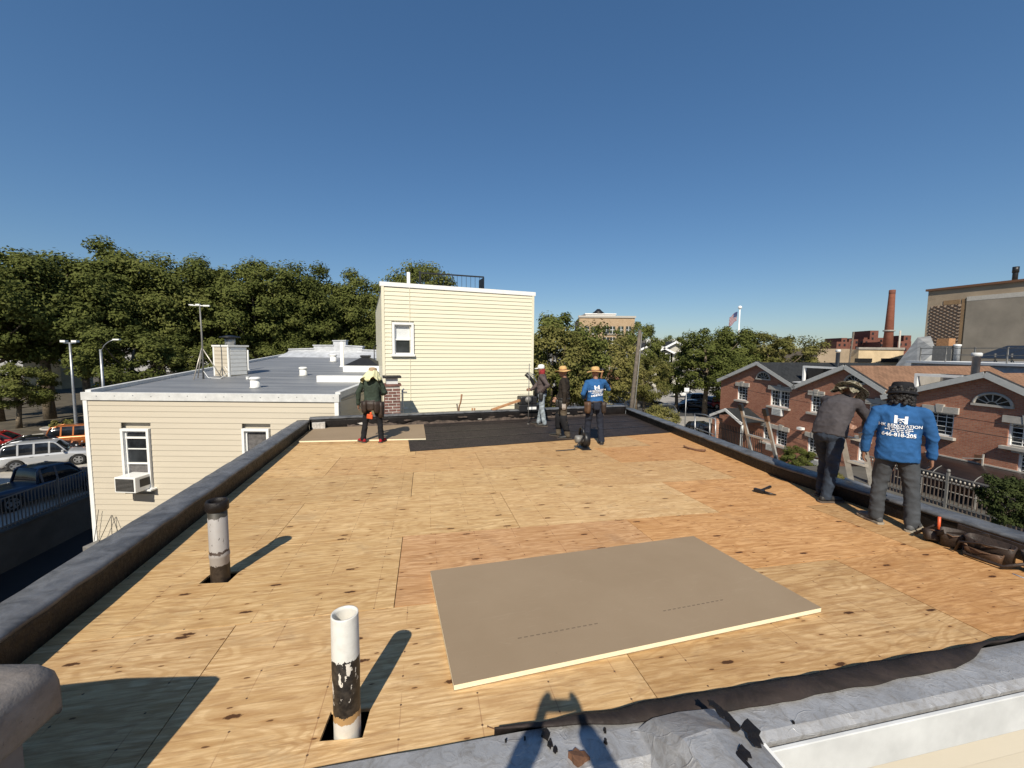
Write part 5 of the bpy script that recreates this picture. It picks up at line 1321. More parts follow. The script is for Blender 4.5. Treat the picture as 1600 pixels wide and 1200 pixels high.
def hand(mb, w, d, back, side, curl=0.7, s=1.0):
    """palm and five fingers; d = direction of the hand, back = direction of the back of the hand, side = towards the thumb"""
    w, d, back, side = Vector(w), Vector(d).normalized(), Vector(back).normalized(), Vector(side).normalized()
    k = w + d * 0.085 * s
    trunk_loft(mb, [(w - d * 0.02, side * 0.026 * s, back * 0.02 * s), (w + d * 0.02 * s, side * 0.033 * s, back * 0.018 * s), (k, side * 0.041 * s, back * 0.014 * s), (k + d * 0.012 * s, side * 0.036 * s, back * 0.010 * s)], 14, 2.4)
    for i, (o, L) in enumerate(((0.030, 0.066), (0.010, 0.075), (-0.010, 0.070), (-0.029, 0.055))):
        p = k + side * o * s; dd = d
        for j, f in enumerate((0.42, 0.33, 0.25)):
            dd = (dd * math.cos(curl * (0.45 + 0.25 * j)) - back * math.sin(curl * (0.45 + 0.25 * j))).normalized()
            q = p + dd * L * f * s; capsule(mb, p, q, (0.0092 - 0.0008 * j) * s, (0.0086 - 0.0008 * j) * s, 8); p = q
    p = w + d * 0.022 * s + side * 0.028 * s
    q = p + (side * 0.6 + d * 0.7 - back * 0.35).normalized() * 0.042 * s; capsule(mb, p, q, 0.0125 * s, 0.0105 * s, 8)
    capsule(mb, q, q + (d * 0.9 - back * 0.5 + side * 0.05).normalized() * 0.034 * s, 0.0105 * s, 0.0085 * s, 8)

def person(label, loc, rz, k=1.0, pose=None, cl=None, wide=1.0, group='roofers at work'):
    J = dict(hip=(0, 0, 0.90), waist=(0, 0.01, 1.03), chest=(0, 0.0, 1.24), neck=(0, -0.01, 1.44), head=(0, 0.03, 1.58), face=(0, 1, -0.05), up=(0, 0, 1),
             shL=(-0.185, -0.01, 1.385), shR=(0.185, -0.01, 1.385), elL=(-0.235, -0.03, 1.12), elR=(0.235, -0.03, 1.12), wrL=(-0.245, 0.05, 0.88), wrR=(0.245, 0.05, 0.88),
             hiL=(-0.092, 0, 0.88), hiR=(0.092, 0, 0.88), knL=(-0.11, 0.02, 0.48), knR=(0.11, 0.02, 0.48), anL=(-0.12, -0.02, 0.085), anR=(0.12, -0.02, 0.085),
             toL=(-0.25, 1, 0), toR=(0.25, 1, 0), hdL=None, hdR=None, bkL=(-1, 0, 0), bkR=(1, 0, 0), curlL=0.7, curlR=0.7)
    J.update(pose or {})
    V = {a: (Vector(b) if isinstance(b, (tuple, list)) else b) for a, b in J.items()}
    cl = cl or {}
    root = thing('person', label, 'person', loc, rz, group); root.scale = (k, k, k)
    mat_skin = M[cl.get('skin', 'skin')]
    # ---- body: one continuous skin
    mb = MB()
    spine = [(V['hip'], 0.135, 0.095), (V['waist'], 0.125, 0.085), (V['chest'], 0.145, 0.10), (V['neck'] - (V['neck'] - V['chest']) * 0.25, 0.12, 0.075), (V['neck'], 0.06, 0.06)]
    sx = (V['shR'] - V['shL']).normalized()
    def frame(i, pts):
        d = (pts[min(i + 1, len(pts) - 1)] - pts[max(i - 1, 0)]).normalized()
        x = sx if i >= 2 else (V['hiR'] - V['hiL']).normalized()
        x = (x - d * x.dot(d)).normalized(); return x, d.cross(x)
    pts = [s[0] for s in spine]; secs = []
    for i, (c, a, b) in enumerate(spine):
        x, y = frame(i, pts); secs.append((c, x * a, y * b))
    trunk_loft(mb, secs, 20, 2.3)
    fc = V['face'].normalized(); up = (V['up'] - fc * V['up'].dot(fc)).normalized(); hx = fc.cross(up).normalized()
    h = V['head']; rot = Matrix((hx, fc, up)).transposed()
    mb.ell(h + up * 0.02, (0.076, 0.096, 0.105), 18, 12, rot)
    mb.ell(h - up * 0.055 + fc * 0.022, (0.056, 0.070, 0.065), 14, 8, rot)
    mb.ell(h - up * 0.012 + fc * 0.098, (0.013, 0.020, 0.024), 8, 6, rot)
    mb.ell(h - up * 0.052 + fc * 0.088, (0.024, 0.010, 0.008), 8, 6, rot)
    for s in (-1, 1): mb.ell(h + hx * s * 0.078 - fc * 0.012 - up * 0.005, (0.012, 0.019, 0.031), 8, 6, rot)
    capsule(mb, V['neck'] - up * 0.04, h - up * 0.04 - fc * 0.015, 0.054, 0.052)
    for S in 'LR':
        capsule(mb, V['sh' + S], V['el' + S], 0.046, 0.038); capsule(mb, V['el' + S], V['wr' + S], 0.037, 0.026)
        d = V['hd' + S] if V['hd' + S] else (V['wr' + S] - V['el' + S]).normalized()
        bk = V['bk' + S]; bk = (bk - d * bk.dot(d)).normalized(); sd = d.cross(bk)
        if sd.dot(Vector((0, 1, 0.2))) < 0: sd = -sd
        hand(mb, V['wr' + S], d, bk, sd, J['curl' + S], 1.05)
        capsule(mb, V['hi' + S], V['kn' + S], 0.068, 0.05); capsule(mb, V['kn' + S], V['an' + S], 0.05, 0.036)
        t = V['to' + S].normalized(); capsule(mb, V['an' + S] - Vector((0, 0, 0.02)), V['an' + S] + t * 0.13 - Vector((0, 0, 0.045)), 0.034, 0.026)
    remeshed(mb, 'body', mat_skin, root, 0.0075, 3)
    for s in (-1, 1):
        MB().ell(h + hx * s * 0.030 + fc * 0.083 + up * 0.012, (0.011, 0.008, 0.006), 8, 6, rot).build('eye', M['eye'], root)
    # ---- trousers
    w = wide; mb = MB(); leg = cl.get('leg', 1.0)
    hp = V['hip']; hxv = (V['hiR'] - V['hiL']).normalized(); fw = Vector((0, 1, 0))
    trunk_loft(mb, [(V['waist'] + Vector((0, 0, -0.01)), hxv * 0.140 * w, fw * 0.100 * w), (hp + Vector((0, 0, 0.05)), hxv * 0.156 * w, fw * 0.112 * w), (hp + Vector((0, -0.012, -0.03)), hxv * 0.166 * w, fw * 0.120 * w), (hp + Vector((0, 0, -0.10)), hxv * 0.150 * w, fw * 0.105 * w)], 24, 2.4)
    for S in 'LR':
        capsule(mb, V['hi' + S] + Vector((0, 0, -0.03)), V['kn' + S], 0.092 * w, 0.069 * leg)
        an = V['an' + S]; mid = V['kn' + S].lerp(an, 0.55)
        capsule(mb, V['kn' + S], mid, 0.069 * leg, 0.064 * leg); capsule(mb, mid, an + Vector((0, 0, 0.0)), 0.064 * leg, 0.063 * leg)
    tr = remeshed(mb, 'trousers', M[cl.get('trousers', 'black_cloth')], root, 0.011, 5, 0.012, (6, 6, 8), seed=k * 17 + loc[0])
    # ---- shirt
    mb = MB(); sl = cl.get('sleeve', 1.0)
    c_h = V['hip'] + Vector((0, 0, cl.get('hem', -0.02)))
    prof = [(c_h, 0.182 * w, 0.137 * w), (V['waist'] + Vector((0, -0.005, 0.0)), 0.174 * w, 0.128 * w), (V['waist'].lerp(V['chest'], 0.55), 0.172 * w, 0.124 * w), (V['chest'], 0.180 * (1 + (w - 1) * 0.6), 0.126 * (1 + (w - 1) * 0.6)),
            (V['chest'].lerp(V['neck'], 0.55), 0.165, 0.112), (V['chest'].lerp(V['neck'], 0.86), 0.125, 0.088), (V['neck'] + (V['neck'] - V['chest']) * 0.10, 0.068, 0.066)]
    pts = [p[0] for p in prof]; secs = []
    for i, (c, a, b) in enumerate(prof):
        d = (pts[min(i + 1, len(pts) - 1)] - pts[max(i - 1, 0)]).normalized()
        x = sx if i > 1 else (V['hiR'] - V['hiL']).normalized(); x = (x - d * x.dot(d)).normalized()
        secs.append((c, x * a, d.cross(x) * b))
    trunk_loft(mb, secs, 28, 2.6)
    for S in 'LR':
        capsule(mb, V['sh' + S] - Vector((0, 0, 0.012)), V['el' + S], 0.063 * sl, 0.058 * sl)
        e, wr = V['el' + S], V['wr' + S]; cuff = e.lerp(wr, cl.get('cuff', 0.93))
        capsule(mb, e, cuff, 0.058 * sl, 0.046 * sl)
        capsule(mb, V['sh' + S].lerp(V['chest'], 0.40), V['sh' + S] - Vector((0, 0, 0.008)), 0.080, 0.062 * sl)
        capsule(mb, V['neck'].lerp(V['sh' + S], 0.30) - Vector((0, 0, 0.02)), V['sh' + S] - Vector((0, 0, 0.005)), 0.052, 0.058)
    shirt = remeshed(mb, 'shirt', M[cl.get('shirt', 'blue_shirt')], root, 0.011, 5, 0.012, (6.5, 6.5, 8), seed=k * 31 + loc[1])
    # ---- shoes
    for S in 'LR':
        an, t = V['an' + S], V['to' + S].copy(); t.z = 0; t.normalize(); sd = Vector((t.y, -t.x, 0)); g = an - Vector((0, 0, 0.085)); zt = V['to' + S].normalized().z
        mb = MB(); rings = []
        for s, hw, hh in ((-0.085, 0.028, 0.05), (-0.06, 0.038, 0.085), (0.0, 0.040, 0.10), (0.06, 0.044, 0.078), (0.13, 0.052, 0.064), (0.19, 0.048, 0.056), (0.235, 0.028, 0.036)):
            c = g + t * s + Vector((0, 0, max(0, s) * zt)); rings.append([c + sd * hw * a + Vector((0, 0, hh * b + 0.018)) for a, b in ((-1, 0), (-1, 0.45), (-0.7, 0.85), (0, 1), (0.7, 0.85), (1, 0.45), (1, 0))])
        mb.loft(rings); sh = mb.build('shoe', M[cl.get('shoe', 'black_shoe')], root)
        sm = sh.modifiers.new('sub', 'SUBSURF'); sm.levels = 1; sm.render_levels = 1
        mb = MB(); out = [(-0.095, 0.022), (-0.08, 0.042), (0.0, 0.045), (0.07, 0.049), (0.14, 0.056), (0.205, 0.050), (0.247, 0.024)]
        lp = [g + t * s + sd * hw for s, hw in out] + [g + t * s - sd * hw for s, hw in out[::-1]]
        mb.loft([[p + Vector((0, 0, 0.002)) for p in lp], [p + Vector((0, 0, 0.024)) for p in lp]], smooth=False).build('sole', M[cl.get('sole', 'dark_sole')], sh)
    root['_h'] = 0; del root['_h']
    return root, V, (h, hx, fc, up, rot), shirt, tr
def wear(mb, name, mat, root, fr, off=(0, 0, 0)):
    """geometry built round the head centre (x right, y face, z up)"""
    h, hx, fc, up, rot = fr
    mt = rot.to_4x4(); mt.translation = h
    o = mb.build(name, M[mat], root); o.data.transform(mt); return o
def brim(mb, r0, r1, z0, wav, droop, n=40, th=0.004, fwd=1.0, seed=0):
    top, bot = [], []
    for rr, kk in ((r0, 0), ((r0 + r1) / 2, 0.5), (r1, 1.0)):
        ring = []
        for i in range(n):
            t = i * 2 * PI / n; s = 1 + (fwd - 1) * max(0, math.sin(t)) * kk
            ring.append(Vector((rr * s * math.cos(t), rr * s * 1.08 * math.sin(t), z0 - droop * kk + wav * kk * math.sin(3 * t + seed) + wav * 0.6 * kk * math.sin(2 * t + 2 + seed))))
        top.append(ring); bot.append([p - Vector((0, 0, th)) for p in ring])
    mb.loft(top + bot[::-1], cap=False); return mb
def straw_hat(root, fr, seed):
    mb = MB().lathe([(0.092, 0.045), (0.095, 0.09), (0.088, 0.125), (0.06, 0.152), (0.0, 0.158)], n=28, cap=False)
    hat = wear(mb, 'straw_hat', 'straw', root, fr)
    o = wear(brim(MB(), 0.088, 0.185, 0.052, 0.012, 0.016, seed=seed), 'brim', 'straw', root, fr); o.parent = hat
    o = wear(MB().lathe([(0.096, 0.052), (0.098, 0.075), (0.094, 0.076)], n=28, cap=False), 'hat_band', 'tool_wood', root, fr); o.parent = hat
def tool_belt(root, V, pouches, k=1.0, z=-0.01, leather='leather', w=1.0):
    hp = V['hip'] + Vector((0, 0, 0.06 + z)); rings = []
    for zz, e in ((-0.028, 0.0), (-0.026, 0.006), (0.026, 0.006), (0.028, 0.0), (0.0, -0.012)):
        rings.append([hp + Vector((math.cos(t * 2 * PI / 32) * (0.186 * w + e), math.sin(t * 2 * PI / 32) * (0.140 * w + e), zz + 0.006 * math.sin(t))) for t in range(32)])
    belt = MB().loft(rings, cap=False).build('tool_belt', M[leather], root)
    for (ang, wd, ht, dp, mt, drop) in pouches:
        c = hp + Vector((math.cos(ang) * 0.20 * w, math.sin(ang) * 0.155 * w, -drop))
        mb = MB(); rr = []
        for zz, s in ((0.0, 1.04), (-0.3 * ht, 1.0), (-0.75 * ht, 0.96), (-0.96 * ht, 0.8), (-ht, 0.5)):
            ring = []
            for i in range(16):
                t = i * 2 * PI / 16; cs, sn = math.cos(t), math.sin(t)
                ring.append(Vector((math.copysign(abs(cs) ** 0.6, cs) * wd * s, math.copysign(abs(sn) ** 0.6, sn) * dp * s, zz)))
            rr.append(ring)
        mb.loft(rr); mb.build('pouch', M[mt], belt, c, (0, 0, ang - PI / 2))
    return belt
def flat_print(shirt, polys, texts, cz, rot2=0.0, s=1.0, cx=0.0):
    """white printing laid on the back of the shirt"""
    bm = bmesh.new()
    def add_poly(pts):
        vs = [bm.verts.new((p[0], p[1], 0)) for p in pts]; bm.faces.new(vs)
    for p in polys: add_poly(p)
    for txt, size, x, y, bold in texts:
        cu = bpy.data.curves.new('t', 'FONT'); cu.body = txt; cu.size = size; cu.align_x = 'CENTER'; cu.offset = bold; cu.resolution_u = 3
        to = bpy.data.objects.new('t', cu); C.objects.link(to); dg = bpy.context.evaluated_depsgraph_get()
        me = bpy.data.meshes.new_from_object(to.evaluated_get(dg)); bpy.data.objects.remove(to)
        me.transform(Matrix.Translation((x, y, 0))); bm.from_mesh(me)
    bmesh.ops.triangulate(bm, faces=bm.faces[:])
    bmesh.ops.subdivide_edges(bm, edges=[e for e in bm.edges if e.calc_length() > 0.007], cuts=3, use_grid_fill=False)
    bmesh.ops.triangulate(bm, faces=bm.faces[:])
    tree = BVHTree.FromPolygons([v.co.copy() for v in shirt.data.vertices], [tuple(p.vertices) for p in shirt.data.polygons])
    cr, sr = math.cos(rot2), math.sin(rot2)
    for v in bm.verts:
        x, z = (v.co.x * cr - v.co.y * sr) * s + cx, (v.co.x * sr + v.co.y * cr) * s + cz
        hit = tree.ray_cast(Vector((x, -1.0, z)), Vector((0, 1, 0)))
        y = hit[0].y if hit[0] else -0.12
        v.co = Vector((x, y - 0.007, z))
    me = bpy.data.meshes.new('print'); bm.to_mesh(me); bm.free(); me.materials.append(M['print_white'])
    return link('printed_logo', me, shirt)
LOGO = [[(-0.062, 0.002), (-0.032, 0), (-0.034, 0.098), (-0.064, 0.10)], [(0.030, 0), (0.060, 0.002), (0.062, 0.096), (0.032, 0.094)],
        [(-0.034, 0.052), (0.032, 0.052), (0.032, 0.064), (-0.034, 0.064)],
        [(-0.026, 0.036), (-0.003, 0.054), (-0.003, 0.044), (-0.026, 0.026)], [(-0.003, 0.054), (0.031, 0.024), (0.031, 0.012), (-0.003, 0.044)],
        [(-0.012, 0.008), (0.004, 0.008), (0.004, 0.024), (-0.012, 0.024)]]
rnd = random.Random(12)
for yy, x0, x1 in ((-0.062, -0.115, 0.115), (-0.085, -0.14, 0.12), (-0.108, -0.09, 0.09)):
    x = x0
    while x < x1:
        wd = rnd.uniform(0.012, 0.03); LOGO.append([(x, yy), (min(x + wd, x1), yy), (min(x + wd, x1), yy + 0.0115), (x, yy + 0.0115)]); x += wd + rnd.choice((0.004, 0.004, 0.014))
TEXTS = [('HK RENOVATION', 0.050, 0.0, -0.043, 0.0012), ('646-818-205', 0.062, -0.005, -0.160, 0.0018)]

# worker with the red shoes, seen from behind
A = deck(583, 691, 0.0)
r, V, fr, sh, tr = person('worker in dark green shirt and red shoes with a cream cloth down his neck', A, 0.06, 0.965,
    dict(anL=(-0.21, -0.02, 0.085), anR=(0.19, -0.02, 0.085), knL=(-0.17, 0.03, 0.48), knR=(0.15, 0.03, 0.48), toL=(-0.9, 1, 0), toR=(0.15, 1, 0),
         elL=(-0.30, -0.04, 1.13), wrL=(-0.315, 0.02, 0.87), elR=(0.27, 0.03, 1.14), wrR=(0.17, 0.24, 1.08), hdR=(-0.5, 0.8, -0.1), head=(0, 0.06, 1.57), face=(0, 1, -0.35)),
    dict(shirt='green_shirt', trousers='black_cloth', shoe='red_shoe', sole='dark_sole', leg=0.95, hem=0.03))
tool_belt(r, V, [(-PI * 0.5, 0.085, 0.20, 0.03, 'leather', 0.0), (-PI * 0.28, 0.07, 0.26, 0.045, 'leather', 0.0), (-0.15, 0.085, 0.36, 0.06, 'leather', 0.02), (-PI * 0.80, 0.09, 0.26, 0.05, 'leather', 0.0)])
o = MB().box((0, 0, 0), (0.13, 0.05, 0.10)).box((0.02, -0.01, 0.07), (0.05, 0.03, 0.08)).build('orange_tool', M['orange'], r, (-0.015, -0.17, 0.62), (0.2, 0.15, 0), 0.012)
wear(MB().lathe([(0.090, 0.035), (0.094, 0.08), (0.085, 0.115), (0.05, 0.128), (0, 0.13)], n=24, cap=False), 'sun_hat', 'tan_cloth', r, fr)
mb = MB(); rings = []      # draped cloth
for kx, z, rr, bk in ((0, 0.055, 0.105, 0.0), (1, 0.02, 0.125, 0.01), (2, -0.06, 0.150, 0.03), (3, -0.14, 0.185, 0.06), (4, -0.20, 0.215, 0.085)):
    ring = []
    for i in range(25):
        t = PI * 0.86 + (PI * 1.28) * i / 24
        wv = 0.010 * kx * math.sin(i * 1.7 + kx)
        ring.append(Vector(((rr + wv) * math.cos(t), (rr * 0.72 + wv) * math.sin(t) - bk, z + 0.014 * kx * math.sin(i * 0.9 + 1))))
    rings.append(ring)
out = rings + [[p * 0.965 + Vector((0, 0.004, 0)) for p in rg] for rg in rings[::-1]]
mb.loft(out, closed=False, cap=False); wear(mb, 'neck_cloth', 'cream_cloth', r, fr)

# man with white cap
Bp = deck(846, 665, 0.012)
r, V, fr, sh, tr = person('worker in white cap, grey shirt and pale jeans, one hand on his hip', Bp, R(78), 1.0,
    dict(elL=(-0.30, -0.20, 1.16), wrL=(-0.20, -0.03, 0.98), hdL=(0.5, 0.6, -0.5), bkL=(-0.7, 0, 0.5), elR=(0.22, 0.16, 1.14), wrR=(0.17, 0.33, 0.98), hdR=(-0.1, 1, 0), curlR=1.3,
         face=(0.05, 1, -0.05), anL=(-0.11, -0.10, 0.085), anR=(0.13, 0.10, 0.085), knL=(-0.11, -0.02, 0.48), toL=(-0.1, 1, 0), toR=(0.35, 1, 0)),
    dict(shirt='mauve_shirt', trousers='pale_jeans', shoe='black_shoe', skin='skin', hem=0.02))
cap = wear(MB().lathe([(0.092, 0.02), (0.096, 0.06), (0.085, 0.105), (0.055, 0.128), (0, 0.134)], n=24, cap=False), 'cap', 'white_cap', r, fr)
bill = []
for y, wd, z in ((0.07, 0.082, 0.04), (0.12, 0.078, 0.040), (0.165, 0.055, 0.030), (0.182, 0.02, 0.024)):
    bill.append([Vector((wd * s, y, z - 0.018 * s * s)) for s in (-1, -0.5, 0, 0.5, 1)] + [Vector((wd * s, y, z - 0.006 - 0.018 * s * s)) for s in (1, 0.5, 0, -0.5, -1)])
o = wear(MB().loft(bill), 'cap_bill', 'white_cap', r, fr); o.parent = cap
mb = MB()
trunk_loft(mb, [(Vector((0, -0.02, -0.17)), Vector((0.10, 0, 0)), Vector((0, 0.095, 0))), (Vector((0, -0.02, -0.10)), Vector((0.078, 0, 0)), Vector((0, 0.082, 0))), (Vector((0, -0.035, 0.0)), Vector((0.086, 0, 0)), Vector((0, 0.075, 0)))], 20, 2.2)
wear(mb, 'bandana', 'red_cloth', r, fr)
tool_belt(r, V, [(PI * 1.0, 0.06, 0.22, 0.05, 'black_shoe', 0.0)], leather='black_shoe')
rod = thing('steel_rod', 'tall thin steel rod held upright by the man in the white cap', 'rod', r.matrix_world @ Vector((0, 0, 0)))
w = Matrix.Rotation(R(78), 4, 'Z') @ Vector((0.15, 0.40, 0)); rod.location = Bp + w
MB().tube([(0, 0, 0), (0.01, 0, 1.72)], 0.012, 8).build('shaft', M['rail_grey'], rod)
MB().tube([(-0.03, 0, 0.0), (0.03, 0, 0.0)], 0.014, 8).build('foot', M['rail_grey'], rod)

# man in dark brown with a straw hat
Cp = deck(880, 684, 0.0)
r, V, fr, sh, tr = person('worker in straw hat and dark brown shirt with black knee pads, facing left', Cp, R(72), 0.985,
    dict(elL=(-0.25, -0.06, 1.12), wrL=(-0.24, -0.05, 0.87), elR=(0.22, 0.06, 1.12), wrR=(0.18, 0.2, 0.95), anL=(-0.11, -0.13, 0.085), anR=(0.12, 0.14, 0.085), knL=(-0.11, -0.03, 0.48), knR=(0.11, 0.12, 0.48), face=(-0.1, 1, -0.1)),
    dict(shirt='brown_shirt', trousers='olive_trousers', shoe='black_shoe', skin='skin', hem=-0.02, leg=1.05))
straw_hat(r, fr, 1.0)
for S in 'LR':
    p = V['kn' + S]; q = V['an' + S]
    mb = MB(); trunk_loft(mb, [(p + Vector((0, 0.01, 0.09)), (0.080, 0, 0), (0, 0.082, 0)), (p + Vector((0, 0.018, 0)), (0.084, 0, 0), (0, 0.092, 0)), (p.lerp(q, 0.6) + Vector((0, 0.01, 0)), (0.074, 0, 0), (0, 0.082, 0)), (p.lerp(q, 0.72), (0.070, 0, 0), (0, 0.074, 0))], 20, 2.3)
    mb.build('knee_pad', M['black_cloth'], r)
mb = MB(); hand(mb, V['wrL'], V['wrL'] - V['elL'], (-1, 0, 0), (0, 1, 0), 0.7, 1.22); capsule(mb, V['wrL'] + Vector((0, 0, 0.03)), V['wrL'], 0.036, 0.034)
remeshed(mb, 'glove', M['glove'], r, 0.008, 2)
tool_belt(r, V, [(PI * 0.95, 0.06, 0.2, 0.045, 'black_shoe', 0.02), (PI * 0.6, 0.05, 0.18, 0.04, 'black_shoe', 0.02)], leather='black_shoe')

# man in blue with a straw hat, from behind
Dp = deck(928, 693, 0.0)
r, V, fr, sh, tr = person('worker in straw hat and blue shirt with a tool belt, back turned, right arm raised', Dp, R(4), 0.985,
    dict(elL=(-0.28, -0.03, 1.13), wrL=(-0.20, 0.20, 1.02), elR=(0.33, 0.10, 1.22), wrR=(0.20, 0.26, 1.36), hdR=(-0.2, 0.5, 0.8), curlR=1.3, shR=(0.19, 0.0, 1.40), anL=(-0.14, 0.08, 0.085), anR=(0.14, -0.10, 0.085), knL=(-0.12, 0.10, 0.48), knR=(0.13, 0.0, 0.48), face=(-0.25, 1, -0.05), hdL=(0.5, 0.7, -0.2)),
    dict(shirt='blue_shirt', trousers='navy_cloth', shoe='black_shoe', hem=0.05, cuff=0.85, leg=1.08))
straw_hat(r, fr, 2.5)
flat_print(sh, LOGO, TEXTS, 1.235, 0.14, 0.92, 0.01)
tool_belt(r, V, [(-PI * 0.5, 0.075, 0.17, 0.035, 'navy_cloth', 0.0), (PI * 1.14, 0.08, 0.25, 0.055, 'tan_leather', 0.0), (-PI * 0.12, 0.08, 0.25, 0.055, 'leather', 0.0)], leather='leather')
hm = thing('hammer', 'claw hammer raised over the right shoulder of the man in straw hat and blue', 'hammer', Dp + Matrix.Rotation(R(4), 3, 'Z') @ (Vector((0.185, 0.29, 1.40)) * 0.985))
MB().bar((0.0, 0, -0.06), (0.05, 0.0, 0.24), 0.024, 0.034).build('handle', M['tool_wood'], hm, bevel=0.005)
MB().tube([(-0.03, 0.0, 0.235), (0.06, 0.0, 0.255), (0.09, 0, 0.262)], [0.02, 0.017, 0.02], 10).box((0.0, 0, 0.25), (0.07, 0.02, 0.03)).build('hammer_head', M['black_metal'], hm)

# man leaning out over the right parapet
Ep = deck(1283, 782, 0.0)
r, V, fr, sh, tr = person('worker in camouflage sun hat and charcoal shirt leaning over the right parapet', Ep, R(-62), 1.0,
    dict(hip=(0.0, 0.08, 0.90), waist=(0.0, 0.13, 1.03), chest=(0.0, 0.24, 1.22), neck=(0.0, 0.40, 1.345), head=(0.02, 0.52, 1.445), face=(0.1, 0.80, -0.65), up=(0, 0.5, 0.85),
         shL=(-0.185, 0.35, 1.325), shR=(0.185, 0.33, 1.315), elR=(0.24, 0.50, 1.10), wrR=(0.17, 0.66, 0.93), elL=(-0.22, 0.52, 1.12), wrL=(-0.10, 0.70, 0.98), hiL=(-0.09, 0.09, 0.88), hiR=(0.09, 0.06, 0.88),
         knR=(0.09, 0.02, 0.48), anR=(0.06, -0.02, 0.085), knL=(-0.10, 0.24, 0.50), anL=(-0.11, 0.22, 0.085), toR=(0.45, 1, 0), toL=(0.1, 1, 0)),
    dict(shirt='grey_shirt', trousers='dark_jeans', shoe='black_shoe', hem=-0.03, leg=1.0), wide=1.08)
hat = wear(MB().lathe([(0.094, 0.03), (0.098, 0.075), (0.09, 0.115), (0.06, 0.132), (0, 0.136)], n=28, cap=False), 'sun_hat', 'camo', r, fr)
o = wear(brim(MB(), 0.09, 0.18, 0.036, 0.012, 0.02, fwd=1.12), 'brim', 'camo', r, fr); o.parent = hat
rings = []
for kx, z, rr, bk in ((0, 0.03, 0.10, 0.0), (1, -0.03, 0.115, 0.03), (2, -0.09, 0.135, 0.075), (3, -0.12, 0.15, 0.115)):
    rings.append([Vector(((rr + 0.006 * kx * math.sin(i * 1.9)) * math.cos(PI + PI * i / 20), rr * 0.8 * math.sin(PI + PI * i / 20) - bk, z + 0.01 * kx * math.sin(i))) for i in range(21)])
o = wear(MB().loft(rings + [[p * 0.97 for p in g] for g in rings[::-1]], closed=False, cap=False), 'neck_flap', 'camo', r, fr); o.parent = hat
mb = MB(); trunk_loft(mb, [(V['anR'] + Vector((0, -0.0, 0.0)), (0.048, 0, 0), (0, 0.05, 0)), (V['anR'] + Vector((0, 0, 0.03)), (0.046, 0, 0), (0, 0.048, 0))], 14, 2); mb.build('sock', M['white_cap'], r)

# man in blue with the black bucket hat
Fp = deck(1392, 821, 0.0)
r, V, fr, sh, tr = person('worker in black bucket hat and blue shirt, back turned, arms at his sides', Fp, R(-40), 0.955,
    dict(shL=(-0.20, -0.01, 1.365), shR=(0.20, -0.01, 1.365), elL=(-0.27, -0.03, 1.11), elR=(0.27, -0.03, 1.11), wrL=(-0.29, 0.03, 0.86), wrR=(0.29, 0.03, 0.86), anL=(-0.14, 0.02, 0.085), anR=(0.17, -0.05, 0.085), knL=(-0.13, 0.03, 0.48), knR=(0.145, 0.02, 0.48), toL=(-0.85, 1, 0), toR=(0.35, 1, 0), face=(0.05, 1, -0.2), head=(0, 0.03, 1.57)),
    dict(shirt='blue_shirt', trousers='grey_trousers', shoe='grey_shoe', sole='sole', hem=-0.11, leg=1.10, sleeve=1.0), wide=1.10)
flat_print(sh, LOGO, TEXTS, 1.235, -0.02, 0.92, 0.0)
mb = MB(); rg = random.Random(5)
for i in range(150):
    t = rg.uniform(PI * 0.95, PI * 2.05); z = rg.uniform(-0.13, 0.06)
    mb.ell(Vector((0.098 * math.cos(t), 0.105 * math.sin(t), z)) * rg.uniform(0.92, 1.10), (0.024, 0.024, 0.022), 6, 5)
hr = wear(mb, 'hair', 'hair', r, fr)
hat = wear(MB().lathe([(0.102, 0.03), (0.104, 0.07), (0.092, 0.118), (0.082, 0.128), (0.0, 0.134)], n=28, cap=False), 'bucket_hat', 'black_cloth', r, fr)
o = wear(brim(MB(), 0.10, 0.142, 0.036, 0.004, 0.045), 'brim', 'black_cloth', r, fr); o.parent = hat

# the photographer, whose raised arms throw the shadow on the near edge
gp = Vector((0.0, -0.42, dz(0, -0.42) + 0.088))
hh = lambda p: tuple((Vector(p) - gp))
r, V, fr, sh, tr = person('person taking the photograph with a raised phone, behind the near parapet', gp, 0.0, 1.0,
    dict(elL=hh((-0.24, -0.20, -0.27)), wrL=hh((-0.115, -0.085, -0.085)), elR=hh((0.24, -0.20, -0.27)), wrR=hh((0.115, -0.085, -0.085)), hdL=(0.25, 0.32, 0.9), hdR=(-0.25, 0.32, 0.9), bkL=(-0.9, -0.3, 0.2), bkR=(0.9, -0.3, 0.2), curlL=0.35, curlR=0.35, shL=(-0.19, 0.0, 1.36), shR=(0.19, 0.0, 1.36), chest=(0, -0.02, 1.22), head=(0, 0.02, 1.545), neck=(0, -0.02, 1.41)),
    dict(shirt='brown_shirt', trousers='dark_jeans', shoe='black_shoe'), group=None)
ph = thing('phone', 'black phone held level in both raised hands of the person taking the photograph', 'phone', (0.0, -0.022, 0.0))
b = box('case', (0, 0, -0.02), (0.155, 0.009, 0.078), M['black_metal'], ph, bevel=0.004)
box('screen', (0, -0.0056, -0.02), (0.146, 0.001, 0.070), M['glass'], ph)
